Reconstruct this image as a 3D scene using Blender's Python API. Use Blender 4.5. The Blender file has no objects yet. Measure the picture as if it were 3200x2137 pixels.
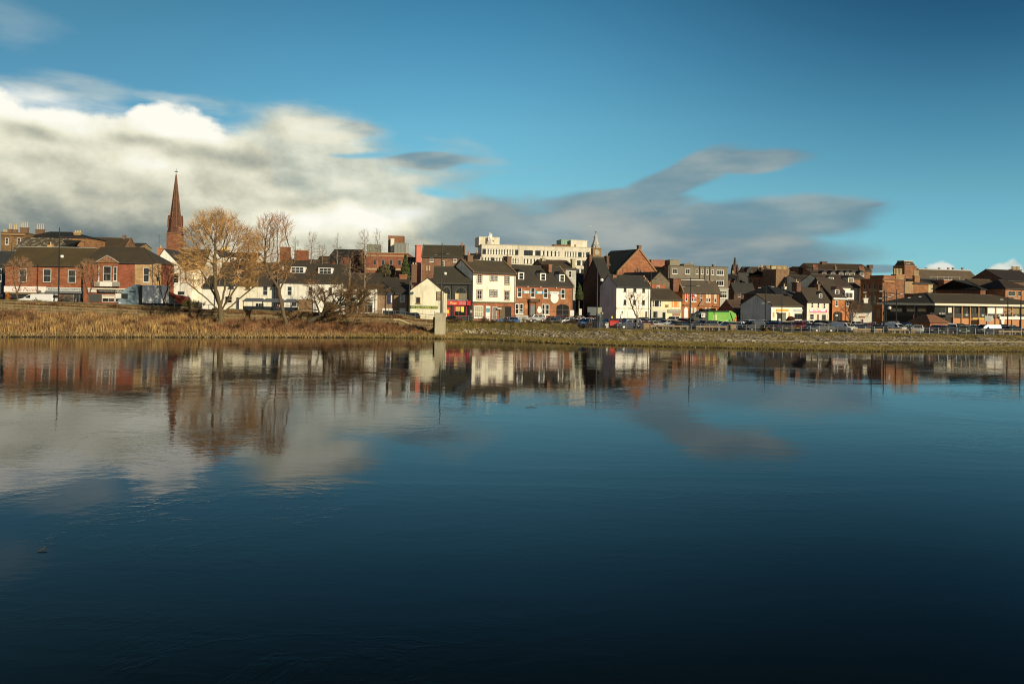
import bpy, bmesh, math, random
import numpy as np
from mathutils import Vector, Matrix
R = math.radians
sc = bpy.context.scene
COL = sc.collection
F, CY, HC = 2400.0, 935.0, 6.4            # focal length in photo pixels, horizon row, eye height over the water
ROLL = R(0.9)
cr, sr = math.cos(ROLL), math.sin(ROLL)
VIEWS = {'P': (0, 0, 1), 'A': (0, 660, 3.564), 'B': (400, 520, 2.704), 'C': (800, 680, 3.92), 'D': (1160, 700, 4.1275),
         'E': (1440, 690, 4.0214), 'F': (1800, 720, 4.1275), 'G': (2080, 760, 4.6125), 'H': (2440, 760, 4.355),
         'I': (2760, 760, 4.127), 'J': (2120, 950, 11.74), 'K': (2400, 940, 9.783), 'L': (1780, 940, 8.386),
         'M': (2850, 900, 6.709), 'Q': (500, 700, 5.228), 'S': (380, 860, 7.838), 'T': (750, 920, 5.87)}
view = 'P'
def V(v):
    global view; view = v
def px(x, y):
    a, b, s = VIEWS[view]; return a + x / s, b + y / s
def ray(x, y):                              # direction through a photo point, per metre of distance
    X, Y = px(x, y)
    cx, cy = (X - 1600) / F, (CY - Y) / F
    return Vector((cx * cr - cy * sr, 1.0, cx * sr + cy * cr))
def at(x, y, D):
    return Vector((0, 0, HC)) + ray(x, y) * D
def lerp(x, pts):
    if x <= pts[0][0]: return pts[0][1]
    for (a, b), (c, d) in zip(pts, pts[1:]):
        if x <= c: return b + (d - b) * (x - a) / (c - a)
    return pts[-1][1]
WLP = [(-200, 105), (-71.6, 107.4), (-47, 113.8), (-20, 122), (-5, 121), (1, 117.5), (9.3, 111.3), (35.6, 106.7), (48, 104.8), (73.7, 110.5), (200, 124)]
WYP = [(-200, 134), (-20, 134), (-5, 134.7), (11, 134.5), (14, 131.5), (25, 130), (200, 129)]
WTP = [(-200, 5), (-89, 4.73), (-64, 4.11), (-49.4, 3.72), (-33.5, 3.33), (-19.5, 3.27), (-16.5, 2.8), (-12.3, 2.6), (-5.6, 2.45), (11.9, 2.3)]
GP = [(-200, 4.2), (-89, 3.9), (-64, 3.4), (-40, 2.9), (-22, 2.45), (-9, 1.7), (0, 1.5), (200, 1.5)]
wl = lambda X: lerp(X, WLP)
wy = lambda X: lerp(X, WYP)
ft = lambda X: wl(X) + lerp(X, [(-14, 9), (0, 7), (14, 4.0)])      # foot of the rubble slope
wt = lambda X: lerp(X, WTP)
def gz(X, Y=150):
    g = lerp(X, GP)
    if Y > 205: g += min((Y - 205) * 0.05, 9)
    return g
def tag(o, label=None, cat=None, group=None, kind=None):
    if label: o['label'] = label
    if cat: o['category'] = cat
    if group: o['group'] = group
    if kind or label: o['kind'] = kind or 'thing'
    return o
def empty(name, loc=(0, 0, 0), rz=0, parent=None):
    o = bpy.data.objects.new(name, None); COL.objects.link(o)
    o.location = loc; o.rotation_euler = (0, 0, rz); o.empty_display_size = 0.5
    if parent: o.parent = parent
    return o
class MB:
    def __init__(s): s.v = []; s.f = []
    def add(s, vs, fs):
        n = len(s.v); s.v += [tuple(p) for p in vs]; s.f += [tuple(i + n for i in f) for f in fs]; return s
    def box(s, x0, y0, z0, x1, y1, z1):
        return s.add([(x0, y0, z0), (x1, y0, z0), (x1, y1, z0), (x0, y1, z0), (x0, y0, z1), (x1, y0, z1), (x1, y1, z1), (x0, y1, z1)],
                     [(0, 3, 2, 1), (4, 5, 6, 7), (0, 1, 5, 4), (1, 2, 6, 5), (2, 3, 7, 6), (3, 0, 4, 7)])
    def frus(s, x0, y0, x1, y1, z0, a0, b0, a1, b1, z1):      # bottom rectangle to top rectangle
        return s.add([(x0, y0, z0), (x1, y0, z0), (x1, y1, z0), (x0, y1, z0), (a0, b0, z1), (a1, b0, z1), (a1, b1, z1), (a0, b1, z1)],
                     [(0, 3, 2, 1), (4, 5, 6, 7), (0, 1, 5, 4), (1, 2, 6, 5), (2, 3, 7, 6), (3, 0, 4, 7)])
    def prism(s, poly, a, b, ax='y'):                           # outline in the two other axes, run along ax
        n = len(poly)
        def m(p, t):
            return {'y': (p[0], t, p[1]), 'x': (t, p[0], p[1]), 'z': (p[0], p[1], t)}[ax]
        vs = [m(p, a) for p in poly] + [m(p, b) for p in poly]
        fs = [tuple(range(n)), tuple(range(2 * n - 1, n - 1, -1))] + [(i, (i + 1) % n, n + (i + 1) % n, n + i) for i in range(n)]
        return s.add(vs, fs)
    def tube(s, pts, rs, n=6, cap=True):
        pts = [Vector(p) for p in pts]
        if not hasattr(rs, '__len__'): rs = [rs] * len(pts)
        base = len(s.v); prev = None
        for i, p in enumerate(pts):
            d = (pts[min(i + 1, len(pts) - 1)] - pts[max(i - 1, 0)])
            d = d.normalized() if d.length > 1e-9 else Vector((0, 0, 1))
            if prev is None: u = d.orthogonal().normalized()
            else:
                u = prev - d * prev.dot(d); u = u.normalized() if u.length > 1e-6 else d.orthogonal().normalized()
            prev = u; w = d.cross(u)
            for k in range(n):
                a = 2 * math.pi * k / n
                q = p + (u * math.cos(a) + w * math.sin(a)) * rs[i]
                s.v.append((q.x, q.y, q.z))
        for i in range(len(pts) - 1):
            for k in range(n):
                a, b = base + i * n + k, base + i * n + (k + 1) % n
                s.f.append((a, b, b + n, a + n))
        if cap:
            s.f.append(tuple(base + k for k in range(n))[::-1]); e = base + (len(pts) - 1) * n
            s.f.append(tuple(e + k for k in range(n)))
        return s
    def lathe(s, prof, n=12, c=(0, 0)):
        return s.tube([(c[0], c[1], z) for z, r in prof], [r for z, r in prof], n)
    def disc(s, c, r, th, n=24, ax='y'):
        poly = [(c[0] + r * math.cos(2 * math.pi * k / n), c[1] + r * math.sin(2 * math.pi * k / n)) for k in range(n)]
        return s.prism(poly, c[2] - th, c[2] + th, ax)
    def build(s, name, mat, parent=None, smooth=False, norm=True):
        me = bpy.data.meshes.new(name); me.from_pydata(s.v, [], s.f); me.update()
        if norm:
            bm = bmesh.new(); bm.from_mesh(me); bmesh.ops.recalc_face_normals(bm, faces=bm.faces); bm.to_mesh(me); bm.free()
        if smooth: me.polygons.foreach_set('use_smooth', [True] * len(me.polygons))
        if mat: me.materials.append(mat)
        o = bpy.data.objects.new(name, me); COL.objects.link(o)
        if parent: o.parent = parent
        return o
# ------------------------------------------------------------------ node expressions
class NX:                                  # a node socket that can be used in sums
    tree = None
    def __init__(s, k): s.k = k
    @staticmethod
    def m(op, *a, clamp=False):
        n = NX.tree.nodes.new('ShaderNodeMath'); n.operation = op; n.use_clamp = clamp
        for i, q in enumerate(a):
            if isinstance(q, NX): NX.tree.links.new(q.k, n.inputs[i])
            else: n.inputs[i].default_value = q
        return NX(n.outputs[0])
    def __add__(s, o): return NX.m('ADD', s, o)
    __radd__ = __add__
    def __sub__(s, o): return NX.m('SUBTRACT', s, o)
    def __rsub__(s, o): return NX.m('SUBTRACT', o, s)
    def __mul__(s, o): return NX.m('MULTIPLY', s, o)
    __rmul__ = __mul__
    def __truediv__(s, o): return NX.m('DIVIDE', s, o)
def mx(a, b): return NX.m('MAXIMUM', a, b)
def mn(a, b): return NX.m('MINIMUM', a, b)
def sstep(x, a, b):
    n = NX.tree.nodes.new('ShaderNodeMapRange'); n.interpolation_type = 'SMOOTHSTEP'
    NX.tree.links.new(x.k, n.inputs[0]); n.inputs[1].default_value = a; n.inputs[2].default_value = b
    return NX(n.outputs[0])
def noise(vec, scale, detail=4, rough=0.55, dist=0, out=0, dims='3D'):
    n = NX.tree.nodes.new('ShaderNodeTexNoise'); n.noise_dimensions = dims
    if vec is not None: NX.tree.links.new(vec.k, n.inputs['Vector'])
    n.inputs['Scale'].default_value = scale; n.inputs['Detail'].default_value = detail
    n.inputs['Roughness'].default_value = rough; n.inputs['Distortion'].default_value = dist
    return NX(n.outputs[out])
def comb(x, y, z):
    n = NX.tree.nodes.new('ShaderNodeCombineXYZ')
    for i, q in enumerate((x, y, z)):
        if isinstance(q, NX): NX.tree.links.new(q.k, n.inputs[i])
        else: n.inputs[i].default_value = q
    return NX(n.outputs[0])
def sep(v):
    n = NX.tree.nodes.new('ShaderNodeSeparateXYZ'); NX.tree.links.new(v.k, n.inputs[0]); return [NX(o) for o in n.outputs]
def vscale(v, s):
    n = NX.tree.nodes.new('ShaderNodeVectorMath'); n.operation = 'MULTIPLY'
    NX.tree.links.new(v.k, n.inputs[0]); n.inputs[1].default_value = s; return NX(n.outputs[0])
def mixc(f, a, b, mode='MIX'):
    n = NX.tree.nodes.new('ShaderNodeMix'); n.data_type = 'RGBA'; n.blend_type = mode
    for i, q in ((0, f), (6, a), (7, b)):
        if isinstance(q, NX): NX.tree.links.new(q.k, n.inputs[i])
        elif i == 0: n.inputs[0].default_value = q
        else: n.inputs[i].default_value = tuple(q) + (1,)
    return NX(n.outputs[2])
def newmat(name, rough=0.8, spec=0.3, metal=0.0):
    m = bpy.data.materials.new(name); m.use_nodes = True; NX.tree = m.node_tree
    b = m.node_tree.nodes['Principled BSDF']
    b.inputs['Roughness'].default_value = rough; b.inputs['Specular IOR Level'].default_value = spec; b.inputs['Metallic'].default_value = metal
    return m, b
def setc(b, sock, q):
    NX.tree.links.new(q.k, b.inputs[sock])
def coord(which='Object'):
    return NX(NX.tree.nodes.new('ShaderNodeTexCoord').outputs[which])
def wpos():
    return NX(NX.tree.nodes.new('ShaderNodeNewGeometry').outputs['Position'])
def bump(b, h, strength, dist=0.05):
    n = NX.tree.nodes.new('ShaderNodeBump'); n.inputs['Strength'].default_value = strength; n.inputs['Distance'].default_value = dist
    NX.tree.links.new(h.k, n.inputs['Height']); NX.tree.links.new(n.outputs[0], b.inputs['Normal'])
def rnd():
    return NX(NX.tree.nodes.new('ShaderNodeObjectInfo').outputs['Random'])
def sc3(c, k): return tuple(min(1, max(0, q * k)) for q in c)
_mc = {}
def mat(kind, c, rough=None, **kw):
    key = (kind, tuple(c), rough)
    if key in _mc: return _mc[key]
    m, b = newmat('%s_%02d' % (kind, len(_mc)), 0.85 if rough is None else rough)
    c = tuple(c); p = wpos(); X, Y, Z = sep(p)
    if kind == 'plain':
        n = noise(p, 3.0, 3)
        setc(b, 'Base Color', mixc(n, sc3(c, 0.82), sc3(c, 1.15)))
    elif kind == 'gloss':
        b.inputs['Base Color'].default_value = c + (1,); b.inputs['Roughness'].default_value = rough or 0.25; b.inputs['Specular IOR Level'].default_value = 0.5
    elif kind == 'harl':                    # lime or cement render, weathered from the top
        n = noise(p, 0.5, 5); st = noise(vscale(p, (2.2, 2.2, 0.18)), 1.0, 4, 0.6); f = noise(p, 14, 2)
        a = mixc(sstep(n, 0.4, 0.75), c, sc3(c, 0.8))
        a = mixc(sstep(st, 0.48, 0.72) * 0.7, a, sc3((c[0] * 0.6, c[1] * 0.55, c[2] * 0.48), 1))
        setc(b, 'Base Color', a); bump(b, f, 0.25, 0.02)
    elif kind in ('ashlar', 'brick', 'rubble'):
        br = NX.tree.nodes.new('ShaderNodeTexBrick')
        oc = coord(); ox, oy, oz = sep(oc); vec = comb(ox + oy, oz, 0.0)
        if kind == 'rubble': vec = comb(ox + oy + noise(oc, 1.6, 2) * 0.5, oz + noise(oc, 1.3, 2) * 0.35, 0.0)
        NX.tree.links.new(vec.k, br.inputs['Vector'])
        w, h, mo = {'ashlar': (0.9, 0.36, 0.018), 'brick': (0.34, 0.13, 0.012), 'rubble': (0.6, 0.3, 0.03)}[kind]
        br.inputs['Scale'].default_value = 1.0; br.inputs['Brick Width'].default_value = w; br.inputs['Row Height'].default_value = h; br.inputs['Mortar Size'].default_value = mo
        br.inputs['Color1'].default_value = sc3(c, 0.72) + (1,); br.inputs['Color2'].default_value = sc3((c[0] * 1.25, c[1] * 1.28, c[2] * 1.3), 1) + (1,)
        br.inputs['Mortar'].default_value = sc3((c[0] * 0.75 + 0.05, c[1] * 0.8 + 0.05, c[2] * 0.8 + 0.04), 1) + (1,)
        n = noise(p, 0.45, 5); st = noise(vscale(p, (1.8, 1.8, 0.2)), 1.0, 4, 0.6)
        a = mixc(sstep(n, 0.35, 0.7) * 0.6, NX(br.outputs[0]), sc3(c, 0.62))
        a = mixc(sstep(st, 0.5, 0.75) * 0.5, a, sc3(c, 0.4))
        setc(b, 'Base Color', a); bump(b, NX(br.outputs[1]) * -1 + noise(p, 8, 3) * 0.6, 0.4, 0.03)
    elif kind == 'slate':
        c = sc3(c, .8)
        oc = coord(); ox, oy, oz = sep(oc)
        n = noise(p, 0.35, 5, 0.6); f = noise(vscale(comb(ox, oz, oy), (3.4, 9, 3)), 1.0, 2); ms = noise(p, 1.3, 5, 0.65)
        a = mixc(f, sc3(c, 0.62), sc3(c, 1.4)); a = mixc(sstep(n, 0.4, 0.7) * 0.6, a, sc3((c[0] * 1.5, c[1] * 1.35, c[2] * 1.0), 1))
        a = mixc(sstep(ms, 0.62, 0.75) * 0.5, a, (0.11, 0.11, 0.06))
        setc(b, 'Base Color', a); b.inputs['Roughness'].default_value = 0.62; bump(b, f, 0.5, 0.03)
    elif kind == 'moss':
        ms = noise(p, 1.1, 6, 0.7)
        setc(b, 'Base Color', mixc(sstep(ms, 0.48, 0.62), c, (0.26, 0.23, 0.17)))
    elif kind == 'car':                     # clear-coated paint, its colour from the object
        oi = NX.tree.nodes.new('ShaderNodeObjectInfo')
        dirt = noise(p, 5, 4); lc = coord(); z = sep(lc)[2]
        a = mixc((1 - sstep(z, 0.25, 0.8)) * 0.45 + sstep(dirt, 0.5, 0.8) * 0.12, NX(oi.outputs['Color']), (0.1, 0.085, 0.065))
        setc(b, 'Base Color', a); b.inputs['Roughness'].default_value = 0.3; b.inputs['Coat Weight'].default_value = 0.6; b.inputs['Coat Roughness'].default_value = 0.06
        b.inputs['Metallic'].default_value = 0.15
    elif kind == 'bark':
        f = noise(vscale(p, (6, 6, 1.2)), 1.0, 5, 0.7); l = noise(p, 0.9, 3)
        a = mixc(f, sc3(c, 0.45), sc3(c, 1.35)); setc(b, 'Base Color', mixc(sstep(l, 0.45, 0.7) * 0.4, a, (0.12, 0.13, 0.06)))
        bump(b, f, 0.8, 0.04)
    elif kind == 'twig':
        l = noise(p, 0.5, 4); setc(b, 'Base Color', mixc(sstep(l, 0.3, 0.7), sc3(c, 0.6), sc3(c, 1.3)))
    elif kind == 'leaf':
        l = noise(p, 0.9, 4, 0.6); l2 = noise(p, 7, 2)
        a = mixc(sstep(l, 0.35, 0.65), sc3(c, 0.5), sc3(c, 1.3)); setc(b, 'Base Color', mixc(sstep(l2, 0.5, 0.75) * 0.5, a, (c[0] * 1.9 + 0.03, c[1] * 1.3, c[2])))
    elif kind == 'glass':                   # window glass over a dark room, with curtains in some
        oc = coord(); r = rnd()
        ox, oy, oz = sep(oc)
        st = noise(comb(ox * 3.0, oz * 0.4, r * 37), 1.0, 2)
        a = mixc(sstep(st, 0.55, 0.7) * sstep(r, 0.4, 0.6) * 0.6, c, (0.16, 0.15, 0.13))
        setc(b, 'Base Color', a); b.inputs['Roughness'].default_value = 0.07; b.inputs['Specular IOR Level'].default_value = 0.6
        bump(b, noise(p, 0.8, 2), 0.05, 0.1)
    elif kind == 'metal':
        b.inputs['Base Color'].default_value = c + (1,); b.inputs['Metallic'].default_value = 0.7; b.inputs['Roughness'].default_value = rough or 0.4
    _mc[key] = m
    return m
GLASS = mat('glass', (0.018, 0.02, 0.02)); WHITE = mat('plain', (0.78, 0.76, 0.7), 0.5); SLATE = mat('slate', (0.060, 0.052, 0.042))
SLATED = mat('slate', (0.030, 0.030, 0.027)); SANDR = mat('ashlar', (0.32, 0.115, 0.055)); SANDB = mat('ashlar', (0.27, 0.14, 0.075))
REDBR = mat('brick', (0.30, 0.095, 0.05)); ORBR = mat('brick', (0.50, 0.19, 0.07)); HWHITE = mat('harl', (0.86, 0.84, 0.74)); HCREAM = mat('harl', (0.82, 0.78, 0.62))
HGREY = mat('harl', (0.24, 0.235, 0.215)); HBROWN = mat('harl', (0.30, 0.20, 0.125)); CHAR = mat('harl', (0.045, 0.047, 0.045)); STONEY = mat('rubble', (0.34, 0.23, 0.11))
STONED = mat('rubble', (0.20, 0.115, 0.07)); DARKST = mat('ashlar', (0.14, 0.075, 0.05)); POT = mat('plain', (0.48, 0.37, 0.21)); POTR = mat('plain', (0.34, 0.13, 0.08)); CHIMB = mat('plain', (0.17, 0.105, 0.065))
DKMET = mat('metal', (0.035, 0.04, 0.04), 0.5); GRMET = mat('metal', (0.22, 0.24, 0.24), 0.45); BLACK = mat('gloss', (0.012, 0.012, 0.013), 0.4); DKGREY = mat('plain', (0.06, 0.062, 0.065))
LEAD = mat('plain', (0.40, 0.40, 0.37)); CREAMP = mat('plain', (0.72, 0.68, 0.55)); REDP = mat('gloss', (0.55, 0.03, 0.03), 0.4); TEAL = mat('plain', (0.05, 0.2, 0.18))
# ------------------------------------------------------------------ camera
cam = bpy.data.cameras.new('camera'); co = bpy.data.objects.new('camera', cam); COL.objects.link(co); sc.camera = co
cam.sensor_width = 36; cam.lens = 27.0; cam.clip_start = 0.2; cam.clip_end = 9000
cam.shift_y = -133.5 / 3200
co.matrix_world = Matrix.Translation((0, 0, HC)) @ Matrix.Rotation(-ROLL, 4, 'Y') @ Matrix.Rotation(math.pi / 2, 4, 'X')
sc.cycles.filter_width = 1.1; sc.view_settings.view_transform = 'Standard'; sc.view_settings.look = 'None'; sc.view_settings.exposure = 0; sc.view_settings.gamma = 1
# ------------------------------------------------------------------ sun and sky
AZ, EL = R(138), R(19)                      # from +Y (view direction) towards +X; the sun stands behind the camera, to the right
sd = Vector((math.sin(AZ) * math.cos(EL), math.cos(AZ) * math.cos(EL), math.sin(EL)))
sl = bpy.data.lights.new('sun', 'SUN'); sl.energy = 5.0; sl.angle = R(0.5); sl.color = (1.0, 0.85, 0.60)
so = bpy.data.objects.new('sun', sl); COL.objects.link(so); so.rotation_euler = sd.to_track_quat('Z', 'Y').to_euler(); so.location = sd * 300
W = bpy.data.worlds.new('World'); sc.world = W; W.use_nodes = True; NX.tree = W.node_tree
bg = W.node_tree.nodes['Background']; bg.inputs[1].default_value = 0.1
sky = W.node_tree.nodes.new('ShaderNodeTexSky'); sky.sky_type = 'NISHITA'; sky.sun_disc = False
sky.sun_elevation = EL; sky.sun_rotation = AZ; sky.air_density = 1.0; sky.dust_density = 0.6; sky.ozone_density = 2.0; sky.altitude = 0
g = coord('Generated'); dx, dy, dz = sep(g)
az = NX.m('ARCTAN2', dx, dy); el = NX.m('ARCSINE', dz)
def aE(x, y):                               # photo point -> azimuth, elevation
    d = ray(x, y).normalized(); return math.atan2(d.x, d.y), math.asin(d.z)

def ramp(x, stops, lo, hi, interp='B_SPLINE'):   # stops: (position, value or colour); positions in lo..hi
    n = NX.tree.nodes.new('ShaderNodeValToRGB'); cr_ = n.color_ramp; cr_.interpolation = interp
    t = (x - lo) / (hi - lo); NX.tree.links.new(t.k, n.inputs[0])
    cr_.elements.remove(cr_.elements[1])
    for i, (p, v) in enumerate(sorted(stops, key=lambda q: q[0])):
        q_ = min(max((p - lo) / (hi - lo), 0), 1)
        if i == 0: e = cr_.elements[0]; e.position = q_
        else: e = cr_.elements.new(q_)
        e.color = (v, v, v, 1) if not hasattr(v, '__len__') else tuple(v) + (1,)
    return NX(n.outputs[0])
V('P')
def toel(y, x=1600): return math.atan((CY - y) / F)
def toaz(x): return math.atan((x - 1600) / F)
lin = lambda v: tuple(((q / 255 + .055) / 1.055) ** 2.4 if q > 10 else q / 3294 for q in v)
ROWS = [10, 200, 400, 600, 780, 900]
RAW = {0: [(126, 159, 193), (137, 171, 203), (155, 190, 214), (181, 211, 219), (209, 222, 199), (190, 186, 155)],
       1: [(101, 129, 161), (111, 141, 172), (126, 157, 184), (148, 178, 194), (178, 196, 186), (181, 179, 148)],
       2: [(97, 123, 153), (107, 134, 161), (119, 147, 168), (137, 162, 173), (159, 174, 163), (166, 165, 137)]}
TGT = {0: [(72, 130, 156), (84, 146, 174), (98, 162, 188), (114, 176, 196), (132, 184, 197), (138, 186, 194)],
       1: [(60, 122, 158), (78, 144, 178), (100, 168, 194), (120, 186, 202), (134, 192, 200), (140, 190, 194)],
       2: [(28, 74, 106), (46, 101, 134), (72, 134, 160), (102, 164, 180), (124, 186, 193), (132, 187, 190)]}
tn = []
for k in range(3):
    st = [(toel(y), tuple(t / max(r, 1e-4) / 3 for t, r in zip(lin(T_), lin(R_)))) for y, T_, R_ in zip(ROWS, TGT[k], RAW[k])]
    top = st[0][1]; st += [(R(27), (top[0] * .34, top[1] * .36, top[2] * .42)), (R(34), (top[0] * .2, top[1] * .22, top[2] * .27)), (R(60), tuple(q * .26 for q in top))]
    st = sorted(st); tn.append(ramp(el, st, -.05, R(70), 'LINEAR'))
tint = mixc(sstep(az, toaz(1600), toaz(3190)), mixc(sstep(az, toaz(-200), toaz(1600)), tn[0], tn[1]), tn[2])
tint = mixc(1.0, tint, (3, 3, 3), 'MULTIPLY')
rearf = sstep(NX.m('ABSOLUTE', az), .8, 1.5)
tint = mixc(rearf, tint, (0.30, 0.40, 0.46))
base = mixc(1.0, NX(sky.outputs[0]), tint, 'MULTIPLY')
n1 = noise(comb(az, el * 1.5, 0), 10.0, 7, 0.56, dims='2D'); n1b = noise(comb(az + .012, el * 1.5 + 0.02, 0), 10.0, 7, 0.56, dims='2D'); n2 = noise(comb(az * 0.7 + 4, el * 2.6, 0), 7.0, 5, 0.52, dims='2D'); n3 = noise(comb(az + 9, el * 1.4, 0), 34.0, 3, 0.5, dims='2D')
w1, w2, w3 = sep(noise(comb(az, el * 2, 0), 5.0, 2, 0.5, out=1, dims='2D'))
azw = az + (w1 - 0.5) * 0.07; elw = el + (w2 - 0.5) * 0.035; VW = comb(azw, elw, 0.0)
def blob(x, y, rx, ry, rot=0.0, gain=1.0, soft=False):  # soft ellipse at a direction of the sky
    d = ray(x, y).normalized(); a0, e0 = math.atan2(d.x, d.y), math.asin(d.z); ra = rx / F * math.cos(a0) ** 2; re_ = ry / F * math.cos(a0)
    mp = NX.tree.nodes.new('ShaderNodeMapping'); mp.vector_type = 'TEXTURE'; NX.tree.links.new(VW.k, mp.inputs[0])
    mp.inputs[1].default_value = (a0, e0, 0); mp.inputs[2].default_value = (0, 0, rot); mp.inputs[3].default_value = (ra, re_, 1)
    ln = NX.tree.nodes.new('ShaderNodeVectorMath'); ln.operation = 'LENGTH'; NX.tree.links.new(mp.outputs[0], ln.inputs[0]); q = 1 - NX(ln.outputs[1])
    return sstep(q, 0.0, 1.0) * gain if soft else q * gain
def curve(pts):                              # cloud top over azimuth
    st = []
    for x, y in pts: d = ray(x, y).normalized(); st.append((math.atan2(d.x, d.y), math.asin(d.z) * 2))
    return ramp(azw, st, toaz(-1500), toaz(3400), 'LINEAR') * 0.5
W.cycles.sampling_method = 'MANUAL'; W.cycles.sample_map_resolution = 512
topA = curve([(-1400, 330), (-500, 210), (0, 268), (150, 318), (250, 350), (400, 348), (580, 332), (690, 370), (790, 425), (900, 570), (1150, 650), (1330, 720), (1450, 860), (3000, 1000)])
topB = curve([(-1400, 300), (-400, 190), (0, 262), (500, 330), (720, 372), (870, 325), (1050, 330), (1150, 395), (1320, 450), (1500, 500), (1610, 570), (1900, 625), (2150, 645), (2450, 690), (2620, 800), (2750, 960), (3300, 1000)])
dA = sstep(topA - el + (n1 - 0.5) * 0.075, -0.003, 0.012)
holes = blob(1080, 482, 190, 26, -.05, .09, True) + blob(1340, 600, 170, 30, -.1, .08, True) + blob(1020, 540, 130, 18, -.1, .05, True)
dB = sstep(topB - el + (n2 - 0.5) * 0.13 - holes * .55, -0.015, 0.045)
dC = None
for q in [(2120, 560, 300, 70, .34), (2330, 500, 260, 48, .02), (2250, 715, 620, 85, .05), (2600, 668, 240, 24, .03), (1900, 640, 300, 60, 0), (2000, 800, 800, 75), (2600, 830, 300, 14), (1330, 505, 200, 34, .05), (1000, 395, 200, 40, 0)]:
    t = blob(*q); dC = t if dC is None else mx(dC, t)
dC = sstep(dC + (n2 - 0.5) * 0.55 + (n1 - .5) * .3, 0.0, 0.34)
dW = sstep(mx(blob(60, 90, 260, 110, -.3, .5), mx(blob(300, 285, 240, 45, -.15), blob(520, 330, 200, 25, -.2))) + (n2 - .5) * 1.6, 0.1, 1.0) * 0.35
puff = None
for q in [(2925, 852, 66, 42), (2975, 865, 50, 30), (3105, 860, 75, 38), (3140, 848, 42, 36), (3050, 875, 60, 22)]:
    t = blob(*q); puff = t if puff is None else mx(puff, t)
dpuff = sstep(puff + (n3 - 0.5) * 1.0, 0.0, 0.3)
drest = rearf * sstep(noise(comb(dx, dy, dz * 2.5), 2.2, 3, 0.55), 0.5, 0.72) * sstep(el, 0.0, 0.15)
br_ = 0.70
for q in [(60, 330, 420, 120, 0, .5), (560, 390, 360, 90, -.2, .6), (470, 520, 320, 80, 0, .3), (1080, 700, 420, 75, .05, .42), (1290, 675, 90, 34, 0, .3), (1020, 400, 200, 60, 0, .22),
          (60, 412, 150, 40, 0, -.28), (440, 428, 200, 34, -.05, -.24), (720, 480, 300, 80, .1, -.36), (150, 760, 760, 210, 0, -.6), (450, 760, 320, 120, 0, -.2), (1540, 740, 430, 170, .3, -.6), (1950, 760, 700, 160, 0, -.35), (900, 575, 200, 40, 0, -.15)]:
    br_ = br_ + blob(*q, True)
br_ = br_ + (n1 - n1b) * .75 + (n1 - .5) * .10 + (n2 - .5) * .16
CG = lin((104, 118, 118)); CWH = (1.0, 0.97, 0.80)
cbig = ramp(br_, [(0.0, lin((98, 114, 118))), (.3, lin((140, 148, 142))), (.6, lin((200, 200, 180))), (.85, lin((238, 235, 212))), (1.1, (1.0, .985, .88))], -.2, 1.2, 'LINEAR')
cC = mixc(sstep(n2 + (0.5 - az) * .35, .45, .85), lin((112, 138, 150)), lin((166, 174, 170)))
cpuff = mixc(sstep(n3 + (el - 0.02) * 6, 0.3, 0.75), lin((150, 175, 180)), lin((232, 232, 220)))
sc10 = lambda c: mixc(1.0, c, (10, 10, 10), 'MULTIPLY')
c = mixc(dW, base, sc10(lin((205, 215, 205))) if False else (6.0, 6.6, 6.2)); c = mixc(dC * .82, c, sc10(cC))
cB = mixc(.45 if False else sstep(az, toaz(1150), toaz(1750)), cbig, cC)
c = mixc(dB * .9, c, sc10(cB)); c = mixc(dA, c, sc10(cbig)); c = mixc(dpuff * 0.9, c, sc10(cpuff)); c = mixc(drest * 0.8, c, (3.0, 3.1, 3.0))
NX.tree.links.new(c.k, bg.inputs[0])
# ------------------------------------------------------------------ ground, river, banks
def grid_mesh(name, xs, rows, m, kind='structure', smooth=True):
    mb = MB(); n = len(rows(xs[0]))
    for X in xs:
        for p in rows(X): mb.v.append(p)
    for i in range(len(xs) - 1):
        for j in range(n - 1):
            a = i * n + j; mb.f.append((a, a + n, a + n + 1, a + 1))
    o = mb.build(name, m, None, smooth, norm=False); tag(o, kind=kind); return o
m_tar, b = newmat('tarmac', 0.9); p = wpos()
a = mixc(noise(p, 0.25, 5), (0.05, 0.05, 0.048), (0.085, 0.08, 0.072)); a = mixc(sstep(noise(p, 1.2, 5, 0.7), 0.6, 0.7) * 0.4, a, (0.03, 0.03, 0.03)); setc(b, 'Base Color', a)
m_pave, b = newmat('paving', 0.9); p = wpos(); setc(b, 'Base Color', mixc(noise(p, 1.5, 4), (0.16, 0.14, 0.11), (0.26, 0.23, 0.18)))
m_land, b = newmat('town_ground', 0.95); p = wpos(); setc(b, 'Base Color', mixc(noise(p, 0.08, 5), (0.05, 0.055, 0.03), (0.11, 0.09, 0.06)))
m_bank, b = newmat('bank_soil', 0.95); p = wpos(); X, Y, Z = sep(p)
n = noise(p, 0.6, 6, 0.65); n2_ = noise(p, 4.0, 4, 0.6)
a = mixc(n2_, (0.10, 0.065, 0.03), (0.26, 0.17, 0.07)); gr = mixc(n2_, (0.035, 0.05, 0.012), (0.14, 0.13, 0.035))
a = mixc(sstep(X + n * 18, 0, 16) * sstep(n, 0.35, 0.6), a, gr); a = mixc(1 - sstep(Z, 0.02, 0.28), a, (0.025, 0.02, 0.014))
setc(b, 'Base Color', a); bump(b, n2_, 1.0, 0.12)
xs = [-230 + i * 1.0 for i in range(461)]
rs = random.Random(5)
jit = {X: rs.uniform(-0.4, 0.4) * (1 if X < -8 else .6) for X in xs}
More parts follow.
